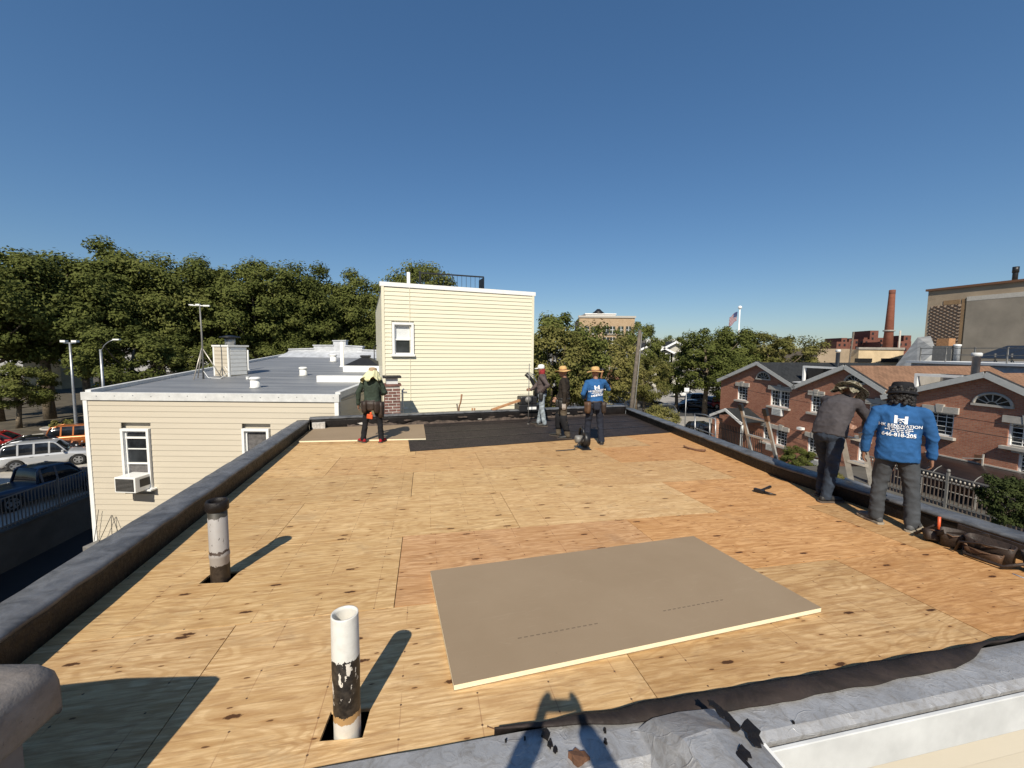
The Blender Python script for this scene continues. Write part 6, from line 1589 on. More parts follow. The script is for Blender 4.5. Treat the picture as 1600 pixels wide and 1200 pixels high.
# ------------------------------------------------------------------ trees
def crown_mesh(name, seed, rx, rz, n_clump, per, leaf_s, mat, flat=1.0, squash=1.0):
    """leaf-sized faces gathered in clumps through the volume of the crown; z = 0 is the crown centre"""
    rg = random.Random(seed); vs, fs = [], []
    cl = []
    for i in range(n_clump):
        while True:
            p = Vector((rg.uniform(-1, 1), rg.uniform(-1, 1), rg.uniform(-1, 1)))
            if 0.25 < p.length < 1: break
        p = p.normalized() * (p.length ** 0.45)
        k = 0.78 + 0.34 * noise.noise(p * 2.3 + Vector((seed, 0, 0)))
        top = 1.0 if p.z > 0 else 0.85
        cl.append((Vector((p.x * rx * k, p.y * rx * k, p.z * rz * k * top)), rg.uniform(0.10, 0.22) * rx))
    for c, r in cl:
        for j in range(per):
            d = Vector((rg.gauss(0, 1), rg.gauss(0, 1), rg.gauss(0, 0.62)))
            if d.length > 1.75: d = d * (1.75 / d.length) * rg.uniform(0.6, 1.0)
            p = c + d * r * 0.62
            nn = (Vector((rg.gauss(0, 0.42), rg.gauss(0, 0.42), 0.45 + rg.gauss(0, 0.35))) + d.normalized() * 0.75 + c.normalized() * 0.35).normalized()
            a = nn.orthogonal().normalized(); a.rotate(Matrix.Rotation(rg.uniform(0, 2 * PI), 3, nn)); b = nn.cross(a)
            s = leaf_s * rg.uniform(0.6, 1.25); k = len(vs)
            bend = nn * s * rg.uniform(-0.25, 0.1)
            vs += [p - a * s, p - b * s * 0.55 + bend, p + a * s, p + b * s * 0.55 + bend]; fs.append((k, k + 1, k + 2, k + 3))
    me = bpy.data.meshes.new(name); me.from_pydata([tuple(v) for v in vs], [], fs); me.materials.append(M[mat]); me.update(); return me, cl
def trunk_mesh(seed, h, r, cl, cz):
    rg = random.Random(seed); mb = MB()
    top = Vector((rg.uniform(-0.3, 0.3), rg.uniform(-0.3, 0.3), cz * 0.92))
    pts = [Vector((0, 0, 0)), Vector((0.08, 0.03, cz * 0.25)), Vector((0.15, -0.06, cz * 0.55)), top, top + Vector((0.2, 0.1, h * 0.18))]
    mb.tube(pts, [r * 1.25, r, r * 0.85, r * 0.6, r * 0.25], 9)
    for c, rr in cl[:16]:
        e = c + Vector((0, 0, cz)); s = pts[1].lerp(pts[3], rg.uniform(0.35, 1.0)); m = s.lerp(e, 0.5) + Vector((0, 0, -0.4))
        mb.tube([s, m, e], [r * 0.36, r * 0.22, r * 0.06], 6)
    return mb.mesh('trunk', M['bark'])
protos = []
def proto(seed, H, rx, rz, n, per, ls, mat, r=0.3):
    cz = H - rz; me, cl = crown_mesh('crown', seed, rx, rz, n, per, ls, mat); tm = trunk_mesh(seed, H, r, cl, cz)
    protos.append((H, cz, me, tm)); return len(protos) - 1
PL = [proto(11, 18, 6.6, 7.2, 120, 250, 0.175, 'leaf', 0.36), proto(12, 18, 7.2, 6.8, 130, 250, 0.175, 'leaf', 0.40), proto(13, 18, 6.0, 7.6, 110, 270, 0.175, 'leaf', 0.34)]
SM = [proto(21, 10, 4.0, 4.1, 80, 210, 0.125, 'leaf', 0.22), proto(22, 10, 4.4, 3.9, 85, 210, 0.125, 'leaf_light', 0.22)]
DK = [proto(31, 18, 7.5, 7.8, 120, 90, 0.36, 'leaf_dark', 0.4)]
def tree(pi, x, y, H, label, cat='tree', group=None, wide=1.0, rz=None, name='tree', base=None):
    Hp, cz, cm, tm = protos[pi]; s = H / Hp
    t = thing(name, label, cat, (x, y, GZ if base is None else base), random.uniform(0, 6.28) if rz is None else rz, group)
    t.scale = (s * wide, s * wide, s)
    link('trunk', tm, t); link('crown', cm, t, (0, 0, cz)); return t
def tree_px(pi, px, pytop, Y, label, **kw):
    q = at(px, pytop, Y); return tree(pi, q.x, Y, q.z - GZ, label, **kw)
# plane trees along the park on the left, front row
front = [(-30, 372, 44, 'broad plane tree at the left edge of the picture'), (55, 376, 46, 'plane tree above the far street lamp with twin heads, second from the left edge'), (120, 392, 49, 'plane tree between the twin lamp and the bent street lamp'), (172, 380, 52, 'plane tree with the highest rounded top, above the bent street lamp'),
         (240, 389, 55, 'plane tree just left of the tripod mast'), (322, 398, 58, 'plane tree directly behind the tripod mast'), (398, 410, 60, 'plane tree behind the beige roof chimney'), (446, 403, 63, 'plane tree with pointed top, left of the stepped parapet'), (505, 428, 66, 'plane tree behind the stepped silver parapet'), (556, 428, 69, 'plane tree touching the left corner of the yellow house')]
for i, (px, py, Y, lab) in enumerate(front): tree_px(PL[i % 3], px, py - 9, Y, lab, group='plane trees along the park', wide=random.uniform(0.92, 1.08))
tree_px(PL[1], 652, 392, 58, 'large plane tree rising above the roof of the yellow house', group='plane trees along the park', wide=0.80)
low = [(20, 560, 40.5), (205, 498, 43), (350, 528, 47), (455, 520, 56), (560, 520, 62)]
for i, (px, py, Y) in enumerate(low): tree_px(SM[0], px, py, Y, ['small tree low beside the red car, far left', 'small bushy tree under the plane trees, above the beige house corner', 'small tree half behind the beige roof chimney', 'small tree low behind the grey roof', 'small tree low against the left edge of the yellow house'][i], group='understorey trees of the park', wide=1.35)
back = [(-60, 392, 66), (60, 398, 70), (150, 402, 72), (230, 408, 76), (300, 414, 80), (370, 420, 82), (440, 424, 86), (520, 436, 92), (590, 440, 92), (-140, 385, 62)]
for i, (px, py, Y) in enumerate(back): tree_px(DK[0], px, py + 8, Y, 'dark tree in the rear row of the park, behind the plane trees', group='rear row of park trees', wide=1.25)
# street trees in the centre and right
tree_px(SM[0], 884, 474, 34, 'leafy street tree standing right beside the yellow house', wide=0.98, group='street trees in the centre')
tree_px(SM[1], 862, 500, 32, 'lower tree hugging the right corner of the yellow house', wide=0.9, group='street trees in the centre')
tree_px(SM[1], 945, 517, 40, 'yellowish street tree behind the straw hats', wide=0.95, group='street trees in the centre')
tree_px(SM[0], 998, 494, 58, 'tall street tree right of the tan apartment house', wide=0.82, group='street trees in the centre')
tree_px(SM[1], 1010, 548, 46, 'low tree between utility pole and the lone bush', wide=0.9, group='street trees in the centre')
tree_px(SM[0], 1049, 519, 105, 'small distant tree top against the sky, left of the flagpole', wide=0.9, group='street trees in the centre')
tree_px(SM[0], 1108, 504, 52, 'broad street tree left of the flagpole', wide=1.15, group='street trees in the centre')
tree_px(SM[0], 1140, 501, 56, 'street tree in front of the flagpole', wide=0.95, group='street trees in the centre')
tree_px(SM[0], 1060, 545, 56, 'low dense tree in front of the pale gabled houses', wide=1.2, group='street trees in the centre')
tree_px(SM[1], 1185, 530, 58, 'yellow green tree peeping over the end brick house', wide=1.0, group='street trees in the centre')
tree_px(SM[1], 1228, 513, 56, 'rounded yellow green tree behind the charcoal roof', wide=1.25, group='street trees in the centre')
tree_px(SM[0], 1150, 548, 48, 'low dark tree left of the end brick house', wide=1.1, group='street trees in the centre')
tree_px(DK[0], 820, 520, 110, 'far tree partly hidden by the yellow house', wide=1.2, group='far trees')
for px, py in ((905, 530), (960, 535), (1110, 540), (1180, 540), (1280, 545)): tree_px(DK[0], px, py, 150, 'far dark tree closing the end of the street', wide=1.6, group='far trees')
q = at(1030, 624, 24); tree(SM[1], q.x, 24, 4.7, 'dense bush beyond the right parapet, beside the utility pole', 'bush', wide=0.82, name='bush', base=q.z - 4.7)
q = at(985, 640, 22); tree(SM[0], q.x, 22, 3.3, 'low bush at the foot of the utility pole', 'bush', wide=0.8, name='bush', base=q.z - 3.3)
q = atx(1246, 700, 17.6); tree(SM[0], q.x, q.y, 2.6, 'green shrub right of the aluminium ladder, against the brick wall', 'shrub', wide=1.2, name='shrub', base=q.z - 2.3)
q = atx(1302, 738, 16.0); tree(SM[1], q.x, q.y, 1.6, 'small shrub behind the leaning worker\'s legs', 'shrub', wide=1.3, name='shrub', base=q.z - 1.5)
q = atx(1100, 690, 15.0); tree(SM[1], q.x, q.y, 1.5, 'small green shrub by the grey gate posts beyond the right parapet', 'shrub', wide=1.2, name='shrub', base=q.z - 1.3)
q = atx(1585, 745, 16.3); tree(DK[0], q.x, q.y, 2.4, 'dark conifer shrub before the awning at the right edge', 'shrub', wide=0.9, name='shrub', base=q.z - 2.2)
# ------------------------------------------------------------------ vehicles
def carmat(name, c, metal=0.3):
    m = NT(name); m.base(c); m.set(0.28, metal, 0.5); m.b.inputs['Coat Weight'].default_value = 0.6; m.b.inputs['Coat Roughness'].default_value = 0.08; return m.m
M['car_orange'] = carmat('burnt_orange_paint', (0.42, 0.13, 0.03)); M['car_red'] = carmat('red_paint', (0.28, 0.012, 0.012)); M['car_silver'] = carmat('silver_white_paint', (0.50, 0.51, 0.52))
M['car_blue'] = carmat('dark_blue_paint', (0.028, 0.055, 0.10)); M['car_black'] = carmat('black_paint', (0.010, 0.010, 0.012)); M['car_white'] = carmat('white_paint', (0.65, 0.65, 0.64), 0.0); M['car_grey'] = carmat('grey_paint', (0.12, 0.125, 0.13))
M['tyre'] = plain('tyre_rubber', (0.012, 0.012, 0.012), 0.85); M['alloy'] = plain('alloy_wheel', (0.45, 0.46, 0.47), 0.3, 0.8)
M['lens_red'] = plain('red_tail_lens', (0.35, 0.012, 0.01), 0.2); M['lens_clear'] = plain('clear_lens', (0.6, 0.62, 0.64), 0.1)
M['car_glass'] = glass('car_glass', (0.010, 0.012, 0.015))
STY = dict(  # length, width, ground clearance, sill-to-belt profile and roof profile along the length from the rear
    suv=(4.6, 1.84, [(0, .95), (.06, 1.05), (.66, 1.03), (.72, 1.02), (.95, .90), (1, .70)], [(.03, 1.02), (.07, 1.68), (.20, 1.76), (.50, 1.76), (.58, 1.70), (.70, 1.03)], 0.38, (.19, .81)),
    box=(4.5, 1.82, [(0, .95), (.03, 1.06), (.66, 1.06), (.70, 1.05), (.96, .98), (1, .75)], [(.015, 1.05), (.05, 1.72), (.16, 1.80), (.52, 1.80), (.58, 1.74), (.67, 1.06)], 0.40, (.20, .81)),
    sedan=(4.7, 1.80, [(0, .80), (.05, .95), (.18, .97), (.66, .93), (.72, .92), (.95, .76), (1, .58)], [(.14, .96), (.30, 1.38), (.42, 1.45), (.55, 1.43), (.60, 1.38), (.74, .93)], 0.33, (.20, .80)),
    pickup=(5.4, 1.95, [(0, 1.05), (.03, 1.10), (.40, 1.10), (.70, 1.12), (.76, 1.12), (.97, 1.03), (1, .8)], [(.38, 1.09), (.40, 1.80), (.48, 1.86), (.62, 1.84), (.66, 1.78), (.75, 1.12)], 0.42, (.19, .80)))
def lerp_prof(p, t):
    if t <= p[0][0]: return p[0][1]
    for (a, b), (c, d) in zip(p[:-1], p[1:]):
        if t <= c: return b + (d - b) * (t - a) / (c - a)
    return p[-1][1]
def car(style, paint, label, loc, rz, group=None, detail=True, name='parked_car'):
    L, W, belt, roof, wr, axles = STY[style]
    t = thing(name, label, 'car' if style != 'pickup' else 'pickup truck', loc, rz, group)
    N = 44; rings = []
    for i in range(N + 1):
        s = i / N; x = (s - 0.5) * L; hb = lerp_prof(belt, s); e = min(1, min(s, 1 - s) / 0.10); hw = W / 2 * (0.86 + 0.14 * math.sqrt(e)); zb_ = 0.30 + 0.10 * (1 - e)
        c = []
        for y, z in ((-0.92, 0), (-1, .12), (-1.0, .45), (-0.985, .75), (-0.94, .97), (-0.80, 1.0), (-0.4, 1.015), (0, 1.02), (0.4, 1.015), (0.80, 1.0), (0.94, .97), (0.985, .75), (1.0, .45), (1, .12), (0.92, 0)):
            yy, zz = y * hw, zb_ + (hb - zb_) * z
            for ax in axles:                         # wheel arches
                d = abs(x - (ax - 0.5) * L)
                if abs(y) > 0.9 and d < wr + 0.09: zz = max(zz, min(0.32 + math.sqrt((wr + 0.09) ** 2 - d * d), hb * 0.94))
            c.append((x, yy, zz))
        rings.append(c)
    body = MB().loft(rings).build('body', M[paint], t)
    # cabin: glasshouse and roof skin
    s0, s1 = roof[0][0], roof[-1][0]; rg_, rr_ = [], []
    for i in range(25):
        s = s0 + (s1 - s0) * i / 24; x = (s - 0.5) * L; zr = lerp_prof(roof, s); hb = lerp_prof(belt, s) - 0.02; k = (zr - hb) / 0.75
        hw = W / 2 * 0.925; tw = hw - 0.20 * max(0.05, k)
        rg_.append([(x, -hw, hb), (x, -(hw + tw) / 2 - 0.01, (hb + zr) / 2), (x, -tw, zr - 0.03), (x, -tw * 0.8, zr), (x, 0, zr + 0.02), (x, tw * 0.8, zr), (x, tw, zr - 0.03), (x, (hw + tw) / 2 + 0.01, (hb + zr) / 2), (x, hw, hb)])
    MB().loft(rg_).build('glasshouse', M['car_glass'], t)
    zmax = max(z for _, z in roof); mb = MB()
    for i in range(25):
        s = s0 + (s1 - s0) * i / 24; zr = lerp_prof(roof, s)
        if zr > zmax - 0.16:
            x = (s - 0.5) * L; k = (zr - 1.0) / 0.75; hw = W / 2 * 0.925; tw = hw - 0.20 * max(0.05, k)
            rr_.append([(x, -tw - 0.012, zr - 0.075), (x, -tw - 0.006, zr - 0.025), (x, -tw * 0.8, zr + 0.012), (x, 0, zr + 0.032), (x, tw * 0.8, zr + 0.012), (x, tw + 0.006, zr - 0.025), (x, tw + 0.012, zr - 0.075)])
    MB().loft(rr_, closed=False, cap=False).build('roof', M[paint], t)
    # pillars
    mids = {'suv': (.215, .37, .52), 'box': (.20, .36, .52), 'sedan': (.30, .47,), 'pickup': (.415, .53,)}[style]
    def side_pt(s, up, sgn, o=0.012):
        x = (s - 0.5) * L; zr = lerp_prof(roof, s); hb = lerp_prof(belt, s) - 0.02; k = (zr - hb) / 0.75; hw = W / 2 * 0.925; tw = hw - 0.20 * max(0.05, k)
        return Vector((x, sgn * (hw + (tw - hw) * up + o), hb + (zr - 0.05 - hb) * up))
    for sg in (-1, 1):
        for s in mids: MB().bar(side_pt(s, 0, sg), side_pt(s, 1, sg), 0.09, 0.03, up=(0, 1, 0)).build('pillar', M[paint], t)
        k = 0.14; a, b = roof[0][0], roof[-1][0]
        MB().tube([(lambda q: q)(Vector(((s - 0.5) * L, sg * (W / 2 * 0.925 - 0.20 * max(0.05, (lerp_prof(roof, s) - lerp_prof(belt, s)) / 0.75) + 0.0), lerp_prof(roof, s) - 0.02))) for s in [roof[-3][0] + (b - roof[-3][0]) * i / 6 for i in range(7)]], 0.045, 6).build('pillar', M[paint], t)
        MB().tube([Vector(((s - 0.5) * L, sg * (W / 2 * 0.925 - 0.20 * max(0.05, (lerp_prof(roof, s) - lerp_prof(belt, s)) / 0.75)), lerp_prof(roof, s) - 0.02)) for s in [a + (roof[2][0] - a) * i / 6 for i in range(7)]], 0.06, 6).build('pillar', M[paint], t)
        for ax in axles:
            cx = (ax - 0.5) * L
            wh = MB(); n = 24; pr = [(0.02, wr * 0.62), (0.0, wr * 0.70), (0.0, wr * 0.94), (0.03, wr), (0.19, wr), (0.21, wr * 0.94)]
            wh.loft([[(r_ * math.cos(j * 2 * PI / n), sg * (W / 2 - o - 0.01), r_ * math.sin(j * 2 * PI / n)) for j in range(n)] for o, r_ in pr])
            w_ = thing('wheel', None, None, (cx, 0, wr)); w_.parent = t
            wh.build('tyre', M['tyre'], w_)
            rm = MB()
            for j in range(5):
                a_ = j * 2 * PI / 5; rm.bar((0, sg * (W / 2 - 0.03), 0), (wr * 0.62 * math.cos(a_), sg * (W / 2 - 0.02), wr * 0.62 * math.sin(a_)), 0.10, 0.03, up=(0, 1, 0))
            rm.loft([[(wr * 0.64 * math.cos(j * 2 * PI / n), sg * (W / 2 - 0.015), wr * 0.64 * math.sin(j * 2 * PI / n)) for j in range(n)], [(wr * 0.56 * math.cos(j * 2 * PI / n), sg * (W / 2 - 0.015), wr * 0.56 * math.sin(j * 2 * PI / n)) for j in range(n)]], cap=False)
            rm.build('rim', M['alloy'], w_)
        if detail:
            hb = lerp_prof(belt, 0.02); box('tail_light', (-L / 2 + 0.06, sg * W * 0.41, hb - 0.12), (0.16, 0.16, 0.22), M['lens_red'], t, bevel=0.02)
            hb = lerp_prof(belt, 0.98); box('headlight', (L / 2 - 0.13, sg * W * 0.38, hb - 0.06), (0.22, 0.30, 0.13), M['lens_clear'], t, bevel=0.03)
            s = mids[-1] + 0.14 if style != 'pickup' else .70; box('mirror', ((s - 0.5) * L, sg * (W / 2 + 0.06), lerp_prof(belt, s) + 0.08), (0.12, 0.18, 0.14), M[paint], t, bevel=0.03)
            for s in mids[1:]: MB().box(((s - 0.5) * L - 0.12, sg * (W / 2 - 0.0), lerp_prof(belt, s) - 0.14), (0.16, 0.03, 0.03)).build('handle', M[paint], t)
    box('bumper', (-L / 2 + 0.03, 0, 0.52), (0.16, W * 0.86, 0.24), M['black_metal'] if style in ('suv', 'pickup') else M[paint], t, bevel=0.04)
    box('bumper', (L / 2 - 0.04, 0, 0.48), (0.16, W * 0.82, 0.26), M[paint], t, bevel=0.04)
    return t
sdir = math.atan2(SD.y, SD.x)
def on_ground(px, py, z=GZ): return atz(px, py, z)
q = on_ground(124, 698); car('box', 'car_orange', 'burnt orange boxy car beside the corner of the beige house', (q.x + 0.3, q.y + 0.5, GZ), R(28), 'cars parked on the left street')
q = on_ground(62, 733); car('suv', 'car_silver', 'silver white car parked behind the black iron fence', (q.x - 0.2, q.y + 0.9, GZ), R(38), 'cars parked on the left street')
q = on_ground(-6, 703); car('sedan', 'car_red', 'red car cut off by the left edge of the picture', (q.x, q.y, GZ), R(35), 'cars parked on the left street')
q = on_ground(34, 716); car('sedan', 'car_black', 'black car half hidden behind the silver white car', (q.x, q.y + 1.0, GZ), R(36), 'cars parked on the left street')
q = on_ground(42, 812); car('pickup', 'car_blue', 'dark blue pickup in the shade behind the grey railing', (-25.2, 21.6, GZ), R(80), 'cars parked on the left street')
q = on_ground(62, 700)
pt_ = thing('planter', 'large pale concrete planter with a dry plant, left of the orange car', 'planter', (q.x - 1.0, q.y + 2.6, GZ + 0.13))
MB().lathe([(0.75, 0), (0.85, 0.1), (1.15, 0.95), (1.25, 1.0), (1.25, 1.12), (1.1, 1.12), (1.0, 1.0), (0, 1.0)], n=24).build('pot', M['pale_concrete'], pt_)
me, _ = crown_mesh('plant', 5, 1.0, 0.45, 16, 40, 0.14, 'leaf_light'); link('plant', me, pt_, (0, 0, 1.35))
far_cars = [(975, 622, 66, 'suv', 'car_white', 'white van like car beyond the green container, far down the street', 0.1), (1010, 628, 60, 'suv', 'car_black', 'dark car behind the utility pole', 0.0), (1070, 614, 74, 'sedan', 'car_white', 'white car in the far cross street', 0.0),
            (1083, 636, 58, 'sedan', 'car_black', 'black car on the cross street under the broad tree', 0.05), (1125, 632, 60, 'suv', 'car_red', 'dark red car just left of the end brick house', 0.3), (1095, 628, 64, 'suv', 'car_grey', 'grey car in the middle of the cross street', 0.1), (1040, 640, 53, 'sedan', 'car_grey', 'grey car half hidden by the dense bush', 1.5)]
for px, py, Y, st, pn, lab, rz in far_cars:
    q = atz(px, py + 20, GZ) if False else at(px, py, Y); car(st, pn, lab, (q.x, Y, GZ), rz, 'cars on the cross street', detail=False)
q = at(1090, 668, 38); car('suv', 'car_black', 'black car parked below, right of the dense bush', (q.x, 38, GZ), R(100), 'cars parked on the right street')
q = at(972, 640, 44); car('suv', 'car_black', 'dark car with bright bumper beside the slim lamp post', (q.x, 44, GZ), R(95), 'cars parked on the right street')
q = at(982, 612, 46); cg = thing('utility_cabinet', 'small green cabinet behind the slim lamp post', 'cabinet', (q.x, 46, GZ)); box('cabinet', (0, 0, 0.9), (1.4, 0.9, 1.8), plain('green_paint', (0.03, 0.16, 0.11), 0.5), cg, bevel=0.03)
# red shop front glimpsed under the trees
q = at(960, 604, 84); sp_ = thing('brick_shop', 'low red brick building glimpsed beneath the central trees', 'building', (q.x, 84, GZ)); box('wall', (0, 3, 2.2), (9, 6, 4.4), M['brick_x'], sp_); box('roof', (0, 3, 4.5), (9.4, 6.4, 0.25), M['concrete'], sp_)
for x in (-2.5, 0, 2.5): box('window', (x, -0.05, 1.6), (1.6, 0.1, 1.6), M['glass'], sp_)
q = at(30, 610, 74); sp_ = thing('park_house', 'small sunlit tan building seen between the park trees', 'building', (at(68, 610, 78).x, 78, GZ)); box('wall', (0, 3, 2.6), (7, 6, 5.2), M['cream_wall'], sp_); box('roof', (0, 3, 5.3), (7.4, 6.4, 0.25), M['stone'], sp_); box('doorway', (1.0, -0.04, 1.6), (2.2, 0.1, 3.0), M['black_metal'], sp_)
# ------------------------------------------------------------------ poles and lamps
def lamp_post(px, pytop, Y, label, kind, lean=0.0):
    q = at(px, pytop, Y); H = q.z - GZ
    t = thing('street_lamp', label, 'street lamp', (q.x, Y, GZ))
    MB().lathe([(0.16, 0), (0.13, 0.3), (0.11, H * 0.5), (0.085, H)], n=12).build('post', M['grey_metal'], t)
    if kind == 'twin':
        MB().bar((-0.55, 0, H - 0.05), (0.55, 0, H - 0.05), 0.08).build('arm', M['grey_metal'], t)
        for s in (-1, 1): MB().box((s * 0.5, 0, H + 0.10), (0.45, 0.3, 0.18)).build('lamp_head', M['white'], t)
    else:
        s = 1 if kind == 'right' else -1
        MB().tube([(0, 0, H - 0.2), (s * 0.35, 0, H + 0.35), (s * 0.7, 0, H + 0.62), (s * 1.15, 0, H + 0.80)], 0.032, 8).build('arm', M['grey_metal'], t)
        MB().box((s * 1.35, 0, H + 0.80), (0.5, 0.2, 0.10)).build('lamp_head', M['white'], t)
lamp_post(109, 535, 37.0, 'street lamp with twin white heads in front of the park', 'twin')
lamp_post(157, 546, 33.0, 'grey street lamp with bent arm behind the beige house corner', 'right')
lamp_post(980, 550, 40.0, 'slim street lamp left of the wooden utility pole', 'left')
q = at(1000, 516, 27.0); b0 = at(984, 645, 27.0)
up = thing('utility_pole', 'leaning weathered wooden utility pole beside the slim street lamp', 'utility pole', (b0.x - 0.25, 27.0, GZ))
top = q - Vector((b0.x - 0.25, 27.0, GZ)); MB().tube([(0, 0, 0), top * 0.5, top], [0.15, 0.13, 0.105], 12).build('pole', M['wood_pole'], up)
MB().tube([top * 0.3, top * 0.5 + Vector((0.18, -0.1, 0)), top * 0.98 + Vector((0.1, -0.15, 0))], 0.03, 6).build('riser_pipe', M['rail_grey'], up)
cable('long cable from the utility pole to the end brick house', q - Vector((0, 0, 0.6)), atf(1130, 600, -0.3), 0.7)
q = at(1335, 545, 60); q2 = at(1338, 525, 60)
tag(MB().tube([(0, 0, 0), (0.8, 0, q2.z + 0.6 - (GZ))], [0.13, 0.10], 8).build('utility_pole', M['wood_pole'], None, (at(1327, 570, 60).x - 0.5, 60, GZ)), 'thin dark utility pole in front of the cream building', 'utility pole')
sg_ = at(1073, 609, 36); t = thing('street_sign', 'white sign on a thin post at the edge of the right street', 'sign', (sg_.x, 36, GZ)); box('plate', (0, 0, sg_.z - GZ), (0.42, 0.04, 0.34), M['white'], t); MB().tube([(0, 0.05, 0), (0, 0.05, sg_.z - GZ)], 0.04, 6).build('post', M['grey_metal'], t)
# chain link gate posts seen beyond the right parapet
t = thing('pipe_gate', 'grey pipe gate with arched top rails beyond the right parapet', 'gate', (0, 0, 0))
for px in (1086, 1109, 1118): a, b = atx(px, 646 if px < 1100 else 655, 15.5), atx(px, 700, 15.5); MB().tube([a, b], 0.06, 8).build('post', M['grey_metal'], t)
a, b = atx(1086, 646, 15.5), atx(1118, 655, 15.5); MB().tube([a, a.lerp(b, 0.5) + Vector((0, 0, 0.12)), b], 0.05, 6).tube([a - Vector((0, 0, 1.2)), b - Vector((0, 0, 1.2))], 0.04, 6).build('rail', M['grey_metal'], t)

# ------------------------------------------------------------------ ladders
def ladder(label, top1, top2, foot_dir, length, rungs, caps=True):
    top1, top2 = Vector(top1), Vector(top2)
    t = thing('ladder', label, 'ladder', top1, 0, 'aluminium ladders'); d = Vector(foot_dir).normalized(); o2 = top2 - top1
    for o in (Vector((0, 0, 0)), o2):
        MB().bar(o, o + d * length, 0.028, 0.066, up=o2).build('rail', M['aluminium'], t)
        if caps: MB().bar(o - d * 0.11, o + d * 0.02, 0.05, 0.085, up=o2).build('end_cap', M['black_metal'], t)
    for i in range(rungs): MB().bar(d * (0.12 + 0.36 * i), o2 + d * (0.12 + 0.36 * i), 0.04, 0.035).build('rung', M['aluminium'], t)
    if caps: MB().bar(o2 + d * 0.02, o2 + d * 0.12, 0.045, 0.080, up=o2).build('bracket', M['rust'], t)
    return t
ladder('aluminium extension ladder with black end caps rising over the right parapet', atx(1159, 640, 4.34), atx(1197, 648, 4.46), (0.23, -0.10, -1), 4.6, 13)
ladder('second aluminium ladder between the leaning worker and the man in the bucket hat', atx(1313, 668, 4.62), atx(1346, 676, 4.80), (0.24, -0.05, -1), 4.6, 13, caps=False)
a, b = atx(1322, 750, 4.75), atx(1372, 768, 4.78)
tag(MB().tube([(0, 0, 0), b - a], 0.035, 10).build('metal_pipe', M['grey_metal'], None, a), 'grey metal pipe lying along the right parapet beside the second ladder', 'pipe')
a, b = atx(1335, 722, 5.2), atx(1385, 742, 5.2)

# ------------------------------------------------------------------ tools on the roof
c = deck(912, 701, 0.0)
t = thing('circular_saw', 'black circular saw standing on the plywood beside the man in blue with the straw hat', 'saw', c, R(104))
box('base_plate', (0, 0, 0.012), (0.34, 0.20, 0.02), M['black_metal'], t, bevel=0.004)
MB().tube([(0.02, -0.09, 0.19), (0.02, 0.03, 0.19)], [0.155, 0.155], 24).build('blade_guard', M['black_metal'], t)
MB().tube([(0.02, 0.03, 0.20), (0.02, 0.17, 0.20), (0.02, 0.185, 0.20)], [0.085, 0.08, 0.05], 18).build('motor', M['rail_grey'], t)
MB().tube([(-0.10, 0.04, 0.28), (-0.06, 0.04, 0.40), (0.03, 0.04, 0.45), (0.12, 0.04, 0.40), (0.14, 0.04, 0.27)], 0.024, 10).build('handle', M['black_metal'], t)
MB().tube([(0.02, -0.095, 0.19), (0.02, -0.10, 0.19)], [0.10, 0.098], 24).build('blade', M['rail_grey'], t)
MB().tube([(-0.12, 0.05, 0.30), (-0.12, 0.16, 0.16), (-0.10, 0.26, 0.02), (-0.12, 0.66, 0.012)], 0.012, 8).build('cord', M['black_metal'], t)
c = deck(1186, 770); t = thing('hammer', 'black hammer lying on the plywood near the right parapet', 'hammer', c, R(35))
MB().tube([(0, 0, 0.025), (0.2, 0.01, 0.022), (0.34, 0.0, 0.025)], [0.016, 0.013, 0.02], 8).build('handle', M['black_metal'], t)
MB().box((0, 0, 0.03), (0.05, 0.13, 0.045)).tube([(0, -0.05, 0.03), (0.01, -0.14, 0.03), (0.05, -0.20, 0.02)], [0.02, 0.014, 0.006], 8).build('hammer_head', M['black_metal'], t)
c = deck(1078, 702); t = thing('pry_bar', 'short brown bent pry bar lying by the right parapet', 'pry bar', c, R(-62))
MB().tube([(-0.20, 0.06, 0.03), (-0.14, 0.01, 0.02), (0.0, 0.0, 0.016), (0.18, -0.01, 0.016), (0.28, 0.02, 0.03), (0.33, 0.06, 0.05)], [0.012, 0.022, 0.022, 0.026, 0.026, 0.02], 8).build('bar', M['rust'], t)
# nail lying on the near sheet
def nail_(px, py, rz, L=0.07, lab=''):
    t = tag(MB().tube([(0, 0, 0.003), (L, 0, 0.003)], 0.0022, 6).tube([(0, 0, 0.003), (-0.001, 0, 0.003)], 0.006, 8).build('nail', M['rust'], None, deck(px, py, 0.001), (0, 0, rz)), lab, 'nail', 'loose nails')
nail_(762, 1136, -0.35, 0.06, 'longer loose rusty nail on the plywood, left of the photographer shadow'); nail_(815, 1138, 0.9, 0.03, 'short loose rusty nail on the plywood at the edge of the photographer shadow')
